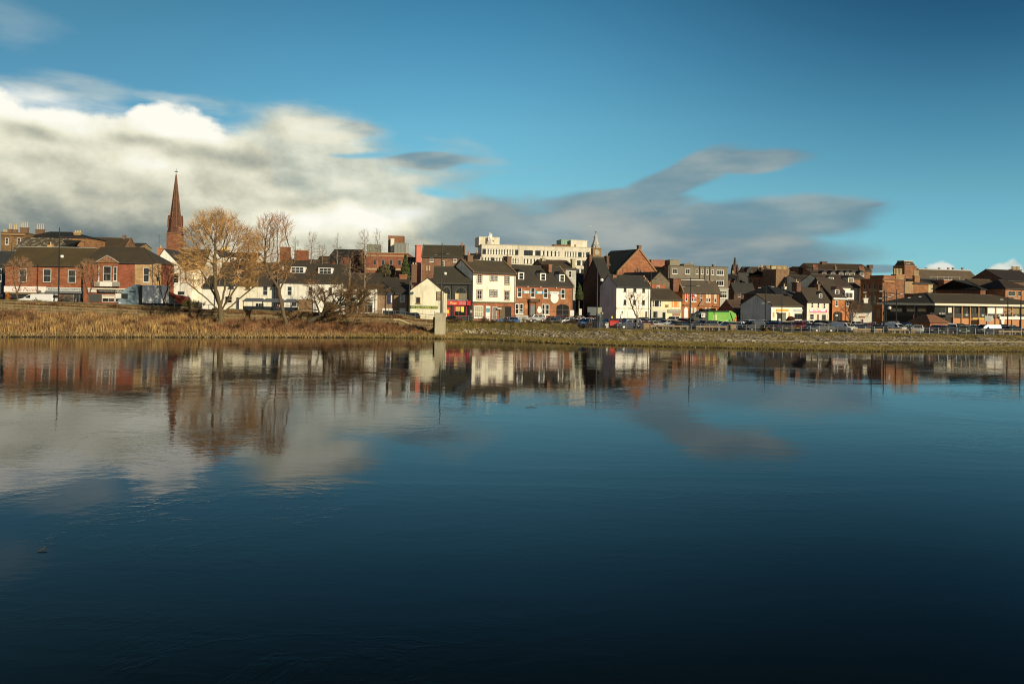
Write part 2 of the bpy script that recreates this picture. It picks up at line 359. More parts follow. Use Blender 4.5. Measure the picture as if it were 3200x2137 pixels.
def bankrows(X):
    y0 = wl(X) + jit[X] * 0.8; y1 = wy(X); gg = gz(X); left_ = lerp(X, [(-14, 1), (-6, 0)])
    zb = (wt(X) - 2.0) * left_ + (gg - .5) * (1 - left_); k1, k2 = .42 + .1 * left_, .8
    if left_ < .5: zb = min(zb, .55)
    return [(X, y0 - 5, -1.2), (X, y0 - 0.4, -0.15), (X, y0 + 0.15, 0.12), (X, y0 + 2.5, .3 + .35 * left_ + jit[X] * .3), (X, y0 + (y1 - y0) * 0.45, zb * k1 + .25 + jit[X] * .4 * left_), (X, y0 + (y1 - y0) * 0.75, zb * .85 + jit[X] * .4 * left_), (X, y1 + 0.1, zb)]
grid_mesh('riverbank', xs, bankrows, m_bank)
xs2 = [-900, -600, -400, -300] + [-230 + i * 4.0 for i in range(116)] + [300, 400, 600, 900]
grid_mesh('street', xs2, lambda X: [(X, wy(X) + 0.25, gz(X)), (X, wy(X) + 10, gz(X)), (X, 165, gz(X)), (X, 205, gz(X))], m_tar)
grid_mesh('footpath', [-230 + i * 2.0 for i in range(231)], lambda X: [(X, wy(X) + 0.3, gz(X) + 0.12), (X, wy(X) + 3.2, gz(X) + 0.12), (X, wy(X) + 3.25, gz(X) - 0.02)], m_pave, smooth=False)
grid_mesh('ground', xs2, lambda X: [(X, 205, gz(X, 205) - 0.02), (X, 300, gz(X, 300)), (X, 420, gz(X, 420)), (X, 900, 10), (X, 4000, 10)], m_land)
m_w, b = newmat('river_water', 0.05); p = wpos(); X, Y, Z = sep(p)
b.inputs['Base Color'].default_value = (0.003, 0.005, 0.005, 1); b.inputs['IOR'].default_value = 1.205; b.inputs['Specular IOR Level'].default_value = 0.5
r1 = noise(vscale(p, (0.30, 0.62, 1)), 1.0, 3, 0.5, 0.6); r2 = noise(vscale(p, (1.4, 3.2, 1)), 1.0, 3, 0.55, 0.4); r3 = noise(vscale(p, (0.05, 0.09, 1)), 1.0, 4, 0.55, 1.2)
sw = noise(vscale(p, (0.10, 0.16, 1)), 1.0, 5, 0.6, 2.5)
ridge = 1 - NX.m('ABSOLUTE', (sw - 0.5) * 2.0)
ridge = sstep(ridge, 0.93, 1.0) * sstep(r3, 0.45, 0.7)
amp = sstep(r3, 0.35, 0.75) * 1.0 + 0.3 + (1 - sstep(X, -70, 5)) * .7
amp = amp * (sstep(Y, 12, 80) * .5 + .5)
hgt = (r1 * 0.13 + r2 * 0.10) * amp + ridge * 0.035 + r3 * 0.2
bump(b, hgt, 0.1, 0.5); setc(b, 'Roughness', 0.022 + (1 - sstep(X, -75, 0)) * 0.035)
grid_mesh('river', [-900, -300, -100, 0, 100, 300, 900], lambda X: [(X, y, 0) for y in (-60, 0, 60, 100, 150)], m_w)
# bed of the river keeps the far shore closed under the water
# ------------------------------------------------------------------ buildings
FONT = None
def text_part(parent, s, x0, z0, w, h, y, m, name='lettering', shear=0.0, rotz=0, ax='x'):
    cu = bpy.data.curves.new('t', 'FONT'); cu.body = s; cu.size = 1; cu.extrude = 0.012; cu.shear = shear; cu.align_x = 'LEFT'; cu.resolution_u = 2
    to = bpy.data.objects.new('t', cu); COL.objects.link(to); bpy.context.view_layer.update()
    me = bpy.data.meshes.new_from_object(to.evaluated_get(bpy.context.evaluated_depsgraph_get()))
    bpy.data.objects.remove(to); bpy.data.curves.remove(cu)
    co = np.empty(len(me.vertices) * 3); me.vertices.foreach_get('co', co); co = co.reshape(-1, 3)
    mn_, mx_ = co.min(0), co.max(0); o3 = np.zeros_like(co)
    o3[:, 0] = x0 + (co[:, 0] - mn_[0]) / (mx_[0] - mn_[0]) * w
    o3[:, 2] = z0 + (co[:, 1] - mn_[1]) / (mx_[1] - mn_[1]) * h
    o3[:, 1] = y - 0.012 + (-co[:, 2]) * 1.0
    me.vertices.foreach_set('co', o3.ravel()); me.update(); me.materials.clear(); me.materials.append(m); me.name = name
    o = bpy.data.objects.new(name, me); COL.objects.link(o); o.parent = parent
    return o
HOUSES = []
class House:
    def __init__(s, name, label, cat, x0, x1, yE, D, phi=0, depth=9, xa=None, roof='side', yR=None, xR=None, wall=HWHITE, rmat=SLATE,
                 ov=0.3, group=None, ground=None, hin=None, cap=None, par=0.0, offR=None, yE2=None, capm=None, gut=True):
        nx0 = px(x0, yE)[0]; D *= (1.1 if nx0 < 1200 else 1.15 if D < 160 and nx0 < 1400 else 1.12 if nx0 < 1800 and D < 180 else 1.06 if nx0 < 1800 else .93)
        P0 = at(x0, yE, D); s.g = (gz(P0.x, D) if ground is None else ground) - 0.5
        s.phi = R(phi); s.u = Vector((math.cos(s.phi), math.sin(s.phi), 0)); s.v = Vector((-math.sin(s.phi), math.cos(s.phi), 0))
        s.o = Vector((P0.x, P0.y, s.g)); s.root = empty(name, s.o, s.phi); tag(s.root, label, cat, group)
        s.w = s.L(x1, yE)[0]; s.he = P0.z - s.g; s.d = depth
        if xa is not None: s.d = min(40, max(2, s.side(xa)))
        s.roof = roof; w, d, he = s.w, s.d, s.he
        rd = {'front': 0, 'side': d / 2, 'hip': d / 2}.get(roof, 0) if offR is None else offR
        if yR is not None:
            s.xr, zr = s.L(xR if xR is not None else (x0 + x1) / 2, yR, rd); s.hr = max(zr, he + 0.3)
        else: s.hr = he
        m = MB(); R_ = MB(); hr = s.hr; t = 0.16
        if roof == 'side':
            m.prism([(0, -1), (d, -1), (d, he), (d / 2, hr), (0, he)], 0, w, 'x')
            k = (hr - he) / (d / 2); zo = he - ov * k
            for a in (0, 1):
                yy = lambda y: y if a == 0 else d - y
                R_.prism([(yy(-ov), zo + 0.02), (yy(d / 2), hr + 0.02), (yy(d / 2), hr + t + 0.02), (yy(-ov), zo + t + 0.02)], -0.12, w + 0.12, 'x')
            R_.box(-0.13, d / 2 - 0.14, hr + t - 0.08, w + 0.13, d / 2 + 0.14, hr + t + 0.1)
        elif roof == 'front':
            xr = s.xr; e2 = he if yE2 is None else s.L(x1, yE2)[1]
            m.prism([(0, -1), (w, -1), (w, e2), (xr, hr), (0, he)], 0, d, 'y')
            for (xe, ze) in ((0, he), (w, e2)):
                k = (hr - ze) / abs(xr - xe); sx = -1 if xe == 0 else 1
                R_.prism([(xe + sx * ov, ze - ov * k + 0.02), (xr, hr + 0.02), (xr, hr + t + 0.03), (xe + sx * ov, ze - ov * k + t + 0.03)], -0.1, d + 0.1, 'y')
        elif roof == 'hip':
            m.box(0, 0, -1, w, d, he); hi = d / 2 if hin is None else hin
            hl, hrr = hi if isinstance(hi, tuple) else (hi, hi)
            o_ = ov
            R_.add([(-o_, -o_, he), (w + o_, -o_, he), (w + o_, d + o_, he), (-o_, d + o_, he), (hl, d / 2, hr), (w - hrr, d / 2, hr),
                    (-o_, -o_, he + 0.14), (w + o_, -o_, he + 0.14), (w + o_, d + o_, he + 0.14), (-o_, d + o_, he + 0.14)],
                   [(0, 3, 2, 1), (0, 1, 7, 6), (1, 2, 8, 7), (2, 3, 9, 8), (3, 0, 6, 9), (6, 7, 5, 4), (8, 9, 4, 5), (7, 8, 5), (9, 6, 4)])
            for A, B in (((-o_, -o_, he + .14), (hl, d / 2, hr)), ((w + o_, -o_, he + .14), (w - hrr, d / 2, hr)), ((hl, d / 2, hr), (w - hrr, d / 2, hr))):
                R_.tube([A, B], 0.09, 5)
        elif roof == 'flat':
            m.box(0, 0, -1, w, d, he); pp = 0.12
            R_.box(-pp, -pp, he, w + pp, d + pp, he + 0.22)
        HOUSES.append(s); s.wallo = m.build('wall', wall, s.root); s.roofo = R_.build('roof', rmat, s.root)
        if gut and roof in ('side', 'hip') and w > 3:
            MB().box(-0.1, -ov - 0.1, he - 0.1 - (ov * (hr - he) / (d / 2) if roof == 'side' else 0), w + 0.1, -ov, he + 0.02 - (ov * (hr - he) / (d / 2) if roof == 'side' else 0)).build('gutter', DKGREY, s.root)
        if gut and he > 2.5 and D < 200 and w > 4:
            MB().tube([(w - 0.25, -0.1, 0), (w - 0.25, -0.1, he - 0.15)], 0.055, 6).build('drainpipe', DKGREY, s.root)
    def L(s, x, y, off=0.0):
        d = ray(x, y); O = Vector((0, 0, HC)); t = (off + (s.o - O).dot(s.v)) / d.dot(s.v); P = O + d * t - s.o
        return P.dot(s.u), P.z
    def side(s, x, y=0):
        d = ray(x, y); d.z = 0; t = (s.o.dot(s.u)) / d.dot(s.u) if abs(d.dot(s.u)) > 1e-6 else 0
        return (d * t - s.o).dot(s.v)
    def sideL(s, x, y, lx=0.0):                 # point on the left side wall
        d = ray(x, y); O = Vector((0, 0, HC)); t = ((s.o - O).dot(s.u) + lx) / d.dot(s.u); P = O + d * t - s.o
        return P.dot(s.v), P.z
    def rect(s, x0, y0, x1, y1, off=0.0):
        xm, ym = (x0 + x1) / 2, (y0 + y1) / 2
        a, b = s.L(x0, ym, off)[0], s.L(x1, ym, off)[0]; z1, z0 = s.L(xm, y0, off)[1], s.L(xm, y1, off)[1]
        return a, z0, b, z1
    def win(s, x0, y0, x1, y1, kind='sash', off=0.0, fm=None, sur=None, sill=True, glass=None, cols=None, rows=None, parent=None, fw=None, name='window', grow=1.0):
        a, z0, b, z1 = s.rect(x0, y0, x1, y1, off); return s.win_l(a, z0, b, z1, kind, off, fm, sur, sill, glass, cols, rows, parent, fw, name)
    def win_l(s, a, z0, b, z1, kind='sash', off=0.0, fm=None, sur=None, sill=True, glass=None, cols=None, rows=None, parent=None, fw=None, name='window', T=None):
        fm = fm or WHITE; parent = parent or s.root; fw = fw or 0.085
        m = MB(); y0, y1 = off - 0.05, off + 0.02
        m.box(a, y0, z0, a + fw, y1, z1).box(b - fw, y0, z0, b, y1, z1).box(a + fw, y0, z0, b - fw, y1, z0 + fw).box(a + fw, y0, z1 - fw, b - fw, y1, z1)
        if kind == 'sash': cols, rows = cols or 1, 2
        c_, r_ = cols or 1, rows or 1; bw = fw * 0.65 if kind == 'sash' else fw * 0.5
        for i in range(1, c_): xx = a + fw + (b - a - 2 * fw) * i / c_; m.box(xx - bw / 2, y0 + 0.004, z0 + fw, xx + bw / 2, y1, z1 - fw)
        for j in range(1, r_): zz = z0 + fw + (z1 - z0 - 2 * fw) * j / r_; m.box(a + fw, y0 + 0.008, zz - bw / 2, b - fw, y1, zz + bw / 2)
        if T: m.v = [T(p) for p in m.v]
        w = m.build(name, fm, parent)
        q = MB().box(a + fw * .5, off - 0.02, z0 + fw * .5, b - fw * .5, off + 0.015, z1 - fw * .5)
        if T: q.v = [T(p) for p in q.v]
        q.build('pane', glass or GLASS, w)
        if sill and not T: MB().box(a - 0.1, off - 0.13, z0 - 0.14, b + 0.1, off + 0.02, z0 - 0.005).build('sill', sur or fm, w)
        if sur and not T:
            k = 0.16
            MB().box(a - k, off - 0.035, z0 - 0.02, a - 0.004, off + 0.02, z1 + k).box(b + 0.004, off - 0.035, z0 - 0.02, b + k, off + 0.02, z1 + k).box(a - 0.004, off - 0.035, z1 + 0.004, b + 0.004, off + 0.02, z1 + k).build('surround', sur, w)
        return w
    def wins(s, rects, **k):
        for r in rects: s.win(*r, **k)
    def swin(s, rects, **k):                    # windows on the left side wall
        T = lambda p: (p[1], p[0], p[2])
        for (x0, y0, x1, y1) in rects:
            (a, zt), (b, _) = s.sideL(x0, (y0 + y1) / 2), s.sideL(x1, (y0 + y1) / 2); a, b = min(a, b), max(a, b)
            z1, z0 = s.sideL((x0 + x1) / 2, y0)[1], s.sideL((x0 + x1) / 2, y1)[1]
            s.win_l(a, z0, b, z1, T=T, **k)
    def panel(s, x0, y0, x1, y1, m, name='panel', off=0.0, th=0.06, parent=None):
        a, z0, b, z1 = s.rect(x0, y0, x1, y1, off)
        return MB().box(a, off - th, z0, b, off + 0.01, z1).build(name, m, parent or s.root)
    def sign(s, x0, y0, x1, y1, m, txt=(), off=0.0, th=0.12, name='sign_board'):
        o = s.panel(x0, y0, x1, y1, m, name, off, th)
        for (t, a0, b0, a1, b1, tm, *sh) in txt:
            a, z0, b, z1 = s.rect(a0, b0, a1, b1, off - th)
            text_part(o, t, a, z0, b - a, z1 - z0, off - th - 0.004, tm, shear=sh[0] if sh else 0)
        return o
    def door(s, x0, y0, x1, y1, m, off=0.0, fm=None, glazed=False):
        a, z0, b, z1 = s.rect(x0, y0, x1, y1, off); k = 0.07
        d = MB().box(a + k, off - 0.03, z0, b - k, off + 0.01, z1 - k)
        for i in range(2):
            for j in range(3):
                w = (b - a - 2 * k) / 2; h = (z1 - z0 - k) / 3
                d.box(a + k + w * i + 0.08, off - 0.045, z0 + h * j + 0.08, a + k + w * (i + 1) - 0.08, off - 0.028, z0 + h * (j + 1) - 0.08)
        o = d.build('door', m, s.root)
        MB().box(a, off - 0.06, z0, a + k, off + .01, z1).box(b - k, off - 0.06, z0, b, off + .01, z1).box(a + k, off - 0.06, z1 - k, b - k, off + .01, z1).build('door_frame', fm or WHITE, o)
        MB().box(b - k - 0.2, off - 0.09, z0 + (z1 - z0) * .45, b - k - 0.12, off - 0.03, z0 + (z1 - z0) * .45 + 0.12).build('handle', GRMET, o)
        return o
    def arch(s, x0, y0, x1, y1, spring, m, name='arch_opening', off=0.0, fm=None, bars=(0, 0), th=0.04, semi=True):
        a, z0, b, z1 = s.rect(x0, y0, x1, y1, off); zs = s.L((x0 + x1) / 2, spring, off)[1]; cx = (a + b) / 2; n = 12
        def outl(g):
            p = [(a - g, z0), (b + g, z0)]
            for k in range(n + 1):
                t = math.pi * k / n; p.append((cx + (b - a + 2 * g) / 2 * math.cos(t), zs + (z1 - zs + g) * math.sin(t)))
            return p
        par = s.root
        if fm:
            f = MB().prism(outl(0.0), off - th - 0.02, off + .01, 'y')
            par = f.build(name, fm, s.root); o = MB().prism([(cx + (x - cx) * 0.84, z0 + (z - z0) * 0.92 + 0.06) for x, z in outl(0)], off - th - 0.03, off - th, 'y').build('pane', m, par)
        else: o = par = MB().prism(outl(0), off - th, off + .01, 'y').build(name, m, s.root)
        if bars != (0, 0):
            q = MB()
            for i in range(1, bars[0]): xx = a + (b - a) * i / bars[0]; q.box(xx - .04, off - th - 0.05, z0, xx + .04, off - th, zs + (z1 - zs) * 0.9)
            for j in range(1, bars[1]): zz = z0 + (zs - z0) * j / bars[1] * 1.2; q.box(a + .05, off - th - 0.055, zz - .03, b - .05, off - th, zz + .03)
            q.build('glazing_bars' if 'window' in name else 'gate_bars', fm or GRMET, par)
        return par
    def chim(s, x0, x1, yt, off=None, pots=2, m=None, pm=None, yb=None, d=0.9, ph=0.75, name='chimney'):
        off = s.d / 2 if off is None else off
        a, z1 = s.L(x0, yt, off); b = s.L(x1, yt, off)[0]; z0 = (s.L(x0, yb, off)[1] if yb else max(min(s.he, z1 - 3), 1))
        c = MB().box(a, off - d / 2, z0, b, off + d / 2, z1 - 0.25).box(a - .08, off - d / 2 - .08, z1 - 0.25, b + .08, off + d / 2 + .08, z1)
        o = c.build(name, m or CHIMB, s.root)
        for k in range(pots):
            cx = a + (b - a) * (k + 0.5) / pots; r = min(0.16, (b - a) / pots * 0.38)
            MB().lathe([(z1 - .02, r * 1.15), (z1 + ph * .15, r), (z1 + ph * .85, r * .85), (z1 + ph * .87, r * 1.1), (z1 + ph, r * 1.05)], 8, (cx, off)).build('chimney_pot', pm or POT, o)
        return o
    def zroof(s, off):
        return s.he + off * (s.hr - s.he) / (s.d / 2)
    def dormer(s, x0, y0, x1, y1, wx=None, kind='gable', m=None, rm=None, cols=1, rows=2, peak=None, fm=None, sash=True):
        m = m or WHITE; rm = rm or SLATED; off = 0.15
        for i in range(60):
            if s.L((x0 + x1) / 2, y1, off)[1] <= s.zroof(off): break
            off += s.d / 120
        a, z0, b, z1 = s.rect(x0, y0, x1, y1, off); dd = min((z1 - s.he) / ((s.hr - s.he) / (s.d / 2)) + 0.3, s.d / 2 + 0.5) - off
        dd = max(dd, 0.6)
        o = MB().box(a, off, z0 - 0.5, b, off + dd, z1).build('dormer', m, s.root)
        pk = (s.L((x0 + x1) / 2, peak, off)[1] if peak else z1 + (b - a) * 0.45); cx = (a + b) / 2; q = MB(); e = 0.14
        if kind == 'gable':
            q.prism([(a - e, z1 - .02), (b + e, z1 - .02), (b + e, z1 + .08), (cx, pk + .06), (a - e, z1 + .08)], off - 0.15, off + dd + (pk - z1) * 1.1, 'y')
        elif kind == 'hip':
            q.add([(a - e, off - e, z1), (b + e, off - e, z1), (b + e, off + dd, z1), (a - e, off + dd, z1), (cx, off + (b - a) * .5, pk), (cx, off + dd + 1.2, pk)],
                  [(0, 3, 2, 1), (0, 1, 4), (1, 2, 5, 4), (2, 3, 5), (3, 0, 4, 5)])
        else: q.box(a - e, off - e, z1, b + e, off + dd + 0.3, z1 + 0.16)
        q.build('dormer_roof', rm, o)
        f = 0.12 if kind != 'flat' else 0.08
        s.win_l(a + (b - a) * f, z0 + (z1 - z0) * 0.1, b - (b - a) * f, z1 - (z1 - z0) * 0.08, 'sash' if sash else 'grid', off, fm or m, None, False, None, cols, rows, o)
        return o
    def edge(s, m=None, k=0.2, sides=(0, 1)):      # raised stone skews along the gables
        m = m or SANDB; q = MB(); d, he, hr, w = s.d, s.he, s.hr, s.w
        for i in sides:
            x = -0.16 if i == 0 else w - 0.16
            for a in (0, 1):
                yy = lambda y: y if a == 0 else d - y
                q.prism([(yy(-0.32), he - 0.3), (yy(d / 2), hr + 0.1), (yy(d / 2), hr + 0.42), (yy(-0.32), he + 0.14)], x, x + 0.34, 'x')
        return q.build('skew', m, s.root)
    def lean(s): pass
GTH = 'far buildings of the town behind the waterfront'
# --- left end of the street
V('A')
h = House('slate_house', 'dark blue-grey building cut off by the left photo edge, beside the cafe block', 'building', -260, 58, 590, 143, 0, 9, yR=455, wall=mat('harl', (0.06, 0.075, 0.085)), rmat=mat('slate', (0.05, 0.055, 0.06)))
h.wins([(-30, 640, 20, 780), (-150, 640, -90, 780)]); h.panel(-200, 890, 50, 915, DKGREY, 'shop_fascia'); h.win(-180, 925, 40, 1000, 'grid', cols=3, rows=1, sill=False)
h = House('cafe_building', 'two storey red sandstone block with a white cafe signboard and grey coach office sign', 'building', 60, 930, 590, 140, 1, 9, yR=415, wall=SANDR, rmat=mat('slate', (0.085, 0.065, 0.035)))
MB().box(-.1, h.d / 2 - .2, h.hr + .24, h.w + .1, h.d / 2 + .2, h.hr + .34).build('ridge_capping', LEAD, h.root)
h.wins([(212, 640, 298, 790), (482, 645, 570, 790), (758, 655, 845, 797)], sur=SANDB)
RTX = mat('plain', (0.45, 0.12, 0.09)); WTX = mat('plain', (0.7, 0.68, 0.6)); NAV = mat('plain', (0.08, 0.1, 0.13))
h.sign(48, 838, 515, 903, WHITE, [('Cafe Piccolo', 135, 850, 430, 892, RTX, 0.35)])
h.sign(520, 850, 945, 890, mat('plain', (0.55, 0.56, 0.52)), [("McEWAN'S COACH SERVICES //", 538, 858, 935, 883, NAV)])
h.panel(60, 904, 108, 1010, mat('plain', (0.42, 0.17, 0.04)), 'orange_pilaster'); h.panel(120, 904, 510, 924, mat('plain', (0.2, 0.15, 0.09)), 'canopy', th=0.5)
h.win(125, 926, 340, 1010, 'grid', cols=3, rows=1, fm=DKGREY, sill=False); h.win(350, 926, 508, 1010, 'grid', cols=2, rows=1, fm=WHITE, sill=False)
h.panel(520, 892, 945, 915, mat('plain', (0.15, 0.17, 0.18)), 'awning', th=0.55)
h.win(530, 918, 650, 1010, 'grid', cols=2, rows=1, fm=CREAMP, sill=False); h.panel(560, 925, 650, 932, WHITE, 'white_strip', th=0.12)
SHUT = mat('plain', (0.14, 0.12, 0.09)); h.panel(680, 925, 812, 1010, SHUT, 'roller_shutter'); h.win(820, 925, 945, 1010, 'grid', cols=2, rows=1, fm=LEAD, sill=False)
h = House('fish_shop_building', 'red harled block with hipped mossy roof, pedimented bay window and black fish shop fascia', 'building', 932, 1718, 572, 139, 0, 9, roof='hip', yR=402, xR=1200, hin=(1.0, 4.2), wall=mat('brick', (0.34, 0.105, 0.055)), rmat=mat('slate', (0.07, 0.058, 0.04)))
h.win(1150, 612, 1240, 778, off=-0.5, sur=SANDB); h.win(1266, 615, 1304, 778, off=-0.5); h.win(1093, 620, 1106, 778, off=-0.5)
a, z0, b, z1 = h.rect(1088, 575, 1310, 790, -0.5)
bay = MB().box(a, -0.49, z0, b, 0.02, z1).build('bay', SANDR, h.root); MB().prism([(a - .3, z1), (b + .3, z1), ((a + b) / 2, z1 + 1.35)], -0.75, .6, 'y').build('pediment', SANDB, bay); MB().tube([(a - .4, -.8, z1 + .05), ((a + b) / 2, -.8, z1 + 1.45), (b + .4, -.8, z1 + .05)], .09, 4).build('pediment_moulding', LEAD, bay)
h.sign(1118, 785, 1255, 838, WHITE, off=-.5, name='white_sign_box', th=.3); h.sign(1056, 787, 1112, 836, mat('plain', (0.3, 0.3, 0.25)), off=-.5, name='grey_sign_box', th=.3); h.sign(1265, 787, 1338, 838, mat('plain', (0.3, 0.3, 0.25)), off=-.5, name='grey_sign_box', th=.3)
h.panel(985, 858, 1430, 873, CREAMP, 'cornice', th=0.3); h.sign(1085, 877, 1432, 915, BLACK, [('WHITESANDS', 1098, 882, 1275, 898, LEAD), ('FISH', 1290, 880, 1360, 910, WHITE)])
h.panel(990, 876, 1075, 900, WHITE, 'white_fascia', th=.2); h.panel(985, 920, 1122, 1010, mat('plain', (0.07, 0.075, 0.07)), 'roller_shutter'); h.win(1138, 932, 1276, 1010, 'grid', cols=2, rows=1, sill=False)
h.panel(1145, 943, 1270, 972, CREAMP, 'poster'); h.win(1285, 918, 1372, 1010, 'grid', cols=1, rows=1, sill=False); h.panel(1292, 920, 1364, 974, WHITE, 'poster')
V('P'); tan = h.panel(421, 824, 503, 955, mat('ashlar', (0.52, 0.33, 0.16)), 'tan_stone_front', th=0.1); V('B')
h.win(130, 855, 180, 978, off=-0.1)
# mansion and other roofs behind the left block
V('A')
h = House('sandstone_mansion', 'ornate sandstone mansion block with clustered chimney pots at top left of the skyline', 'building', 12, 282, 240, 190, 8, 12, roof='flat', wall=mat('ashlar', (0.22, 0.13, 0.06)), rmat=mat('plain', (0.15, 0.1, 0.05)))
h.chim(95, 132, 200, 2, 2, CHIMB, ph=1.6); h.chim(150, 192, 205, 3, 2, CHIMB, ph=1.5); h.chim(34, 78, 232, 4, 2, CHIMB); h.chim(232, 316, 182, 5, 4, ph=1.5, m=CHIMB); h.wins([(60, 300, 95, 370), (190, 300, 230, 370)])
h.panel(-5, 255, 282, 268, mat('plain', (0.3, 0.2, 0.1)), 'cornice', th=.5)
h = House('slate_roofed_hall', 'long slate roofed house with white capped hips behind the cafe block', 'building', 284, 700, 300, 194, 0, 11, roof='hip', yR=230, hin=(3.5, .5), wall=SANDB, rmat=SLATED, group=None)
h.chim(405, 492, 203, None, 4, m=CHIMB, ph=1.6)
h = House('bow_fronted_house', 'orange stone house with moulded cornice and shallow hipped roof right of the lamp column', 'building', 672, 962, 290, 180, 5, 11, roof='hip', yR=240, xR=720, hin=(1, 5), wall=mat('ashlar', (0.33, 0.16, 0.07)), rmat=SLATED)
h.chim(830, 905, 236, 3, 4, m=mat('ashlar', (0.4, 0.26, 0.12)), ph=.5); h.panel(672, 320, 962, 332, mat('plain', (0.3, 0.19, 0.09)), 'cornice', th=.4); h.wins([(776, 385, 792, 450), (832, 392, 846, 450)])
h = House('mossy_roof_house', 'low house with mottled lichen covered roof just behind the cafe block', 'building', 130, 660, 440, 166, 2, 10, roof='side', yR=308, wall=SANDB, rmat=mat('moss', (0.07, 0.055, 0.035)))
h.chim(540, 588, 378, 2, 1, m=mat('plain', (0.62, 0.38, 0.12)))
h = House('pyramid_roof_house', 'small pyramid roofed house poking up behind the cafe ridge', 'building', 600, 778, 425, 162, 0, 8, roof='hip', yR=325, xR=672, wall=SANDB, rmat=SLATED)
h = House('gabled_hall', 'brown roofed hall with pointed stone gable beyond the fish shop roof', 'building', 962, 1400, 400, 205, 10, 10, roof='side', yR=303, wall=SANDB, rmat=mat('slate', (0.075, 0.055, 0.035)))
h.edge(SANDB, sides=(1,)); h.chim(1370, 1400, 268, None, 0, m=CHIMB); h.chim(985, 1075, 372, 1, 3, m=STONEY, ph=.5)
h = House('stone_outhouse', 'far low stone gable end by the church spire', 'building', 1405, 1560, 392, 215, 5, 9, roof='side', yR=362, wall=STONEY, rmat=SLATE)
# church spire
V('B')
D = 350; c = at(397, 700, D); g0 = gz(c.x, D) - .5
sp = empty('church_spire', (c.x, c.y, g0), R(12)); tag(sp, 'tall slender red sandstone church spire rising above the trees', 'church spire')
zz = lambda y: at(397, y, D).z - g0
wpx = lambda p: p / 2.704 / F * D
rt = wpx(56)
MB().box(-rt, -rt, 0, rt, rt, zz(575)).build('tower', mat('ashlar', (0.22, 0.09, 0.045)), sp)
MB().box(-rt - .3, -rt - .3, zz(575), rt + .3, rt + .3, zz(568)).build('cornice', SANDB, sp)
def octa(r, k=8): return [(r * math.cos(R(22.5 + 45 * i)), r * math.sin(R(22.5 + 45 * i))) for i in range(k)]
m = MB(); prof = [(568, 66), (520, 56), (450, 52), (430, 43), (70, 4)]
for (ya, ra), (yb, rb) in zip(prof, prof[1:]):
    A = [(x, y, zz(ya)) for x, y in octa(wpx(ra))]; B = [(x, y, zz(yb)) for x, y in octa(wpx(rb))]
    m.add(A + B, [(i, (i + 1) % 8, 8 + (i + 1) % 8, 8 + i) for i in range(8)])
m.build('spire', mat('ashlar', (0.115, 0.048, 0.03)), sp)
q = MB()
for k in range(8):
    a = R(22.5 + 45 * k)
    q.tube([(wpx(r_) * math.cos(a), wpx(r_) * math.sin(a), zz(y_)) for y_, r_ in prof[1:]], [.16, .15, .13, .06], 4)
q.build('rib', mat('plain', (0.22, 0.12, 0.07)), sp)
for a in (-90, 180, 0, 90):
    q = MB().prism([(-.9, 0), (.9, 0), (.9, 3.6), (0, 5.6), (-.9, 3.6)], -.5, .6, 'y'); Rm = Matrix.Rotation(R(a + 90), 3, 'Z')
    q.v = [tuple(Rm @ Vector((x, y - wpx(50), z + zz(520)))) for x, y, z in q.v]; q.build('lucarne', mat('plain', (0.12, 0.05, 0.03)), sp)
MB().tube([(0, 0, zz(72)), (0, 0, zz(20))], .1, 5).box(-.7, -.06, zz(48), .7, .06, zz(42)).build('finial', DKMET, sp)
# --- houses behind the big willow
h = House('white_gable_house', 'white gabled house with tall orange brick chimney left of the willow', 'house', 205, 455, 850, 158, 4, 9, roof='front', yR=702, xR=308, wall=HWHITE, rmat=SLATE)
h.chim(252, 300, 690, 0.6, 1, m=mat('brick', (0.5, 0.2, 0.09)), yb=860, ph=.6); h.win(385, 900, 430, 985); h.door(220, 1000, 270, 1110, DKGREY)
MB().tube([(1.2, .6, h.hr + 1.2), (1.2, .6, h.hr + 3.4)], .03, 4).tube([(.6, .6, h.hr + 3.2), (1.9, .6, h.hr + 3.2)], .02, 4).tube([(.7, .6, h.hr + 2.8), (1.8, .6, h.hr + 2.8)], .02, 4).build('television_aerial', DKMET, h.root)
V('Q')
h = House('cream_house', 'cream house with long sloping slate roof seen through the willow branches', 'house', 250, 720, 700, 165, 5, 10, roof='side', yR=430, wall=HCREAM, rmat=mat('slate', (0.085, 0.065, 0.04)))
h.wins([(500, 850, 550, 1020), (240, 930, 300, 1020)], fm=DKGREY)
h = House('rear_cream_house', 'tall cream gable end peeping behind the willow crown', 'house', 440, 780, 760, 186, 0, 9, roof='front', yR=430, xR=620, wall=HCREAM, rmat=SLATE)
h = House('lean_to_house', 'small house with brown slate roof behind the willow trunk', 'house', 690, 1000, 1030, 144.5, 0, 8, roof='side', yR=860, wall=HWHITE, rmat=SLATE)
h = House('cream_terrace', 'long cream terrace with slate roof and sash windows behind the bus shelter', 'house', 905, 1895, 973, 144, 0, 9, roof='side', yR=645, wall=HCREAM, rmat=SLATE)
h.wins([(1120, 985, 1205, 1055), (1400, 990, 1470, 1065)], fm=DKGREY); h.win(1680, 1008, 1762, 1168, sur=WHITE)
h.wins([(1270, 755, 1318, 800)], off=1.7, fm=CREAMP, sill=False); h.door(1240, 1195, 1300, 1400, DKGREY); h.win(1060, 1180, 1180, 1290); h.win(1560, 1290, 1700, 1360, 'grid', cols=3)
h = House('yellow_pot_house', 'distant house with rows of yellow chimney pots and white dormers through the willow', 'house', 830, 1560, 600, 205, 2, 11, roof='side', yR=480, wall=HCREAM, rmat=SLATE)
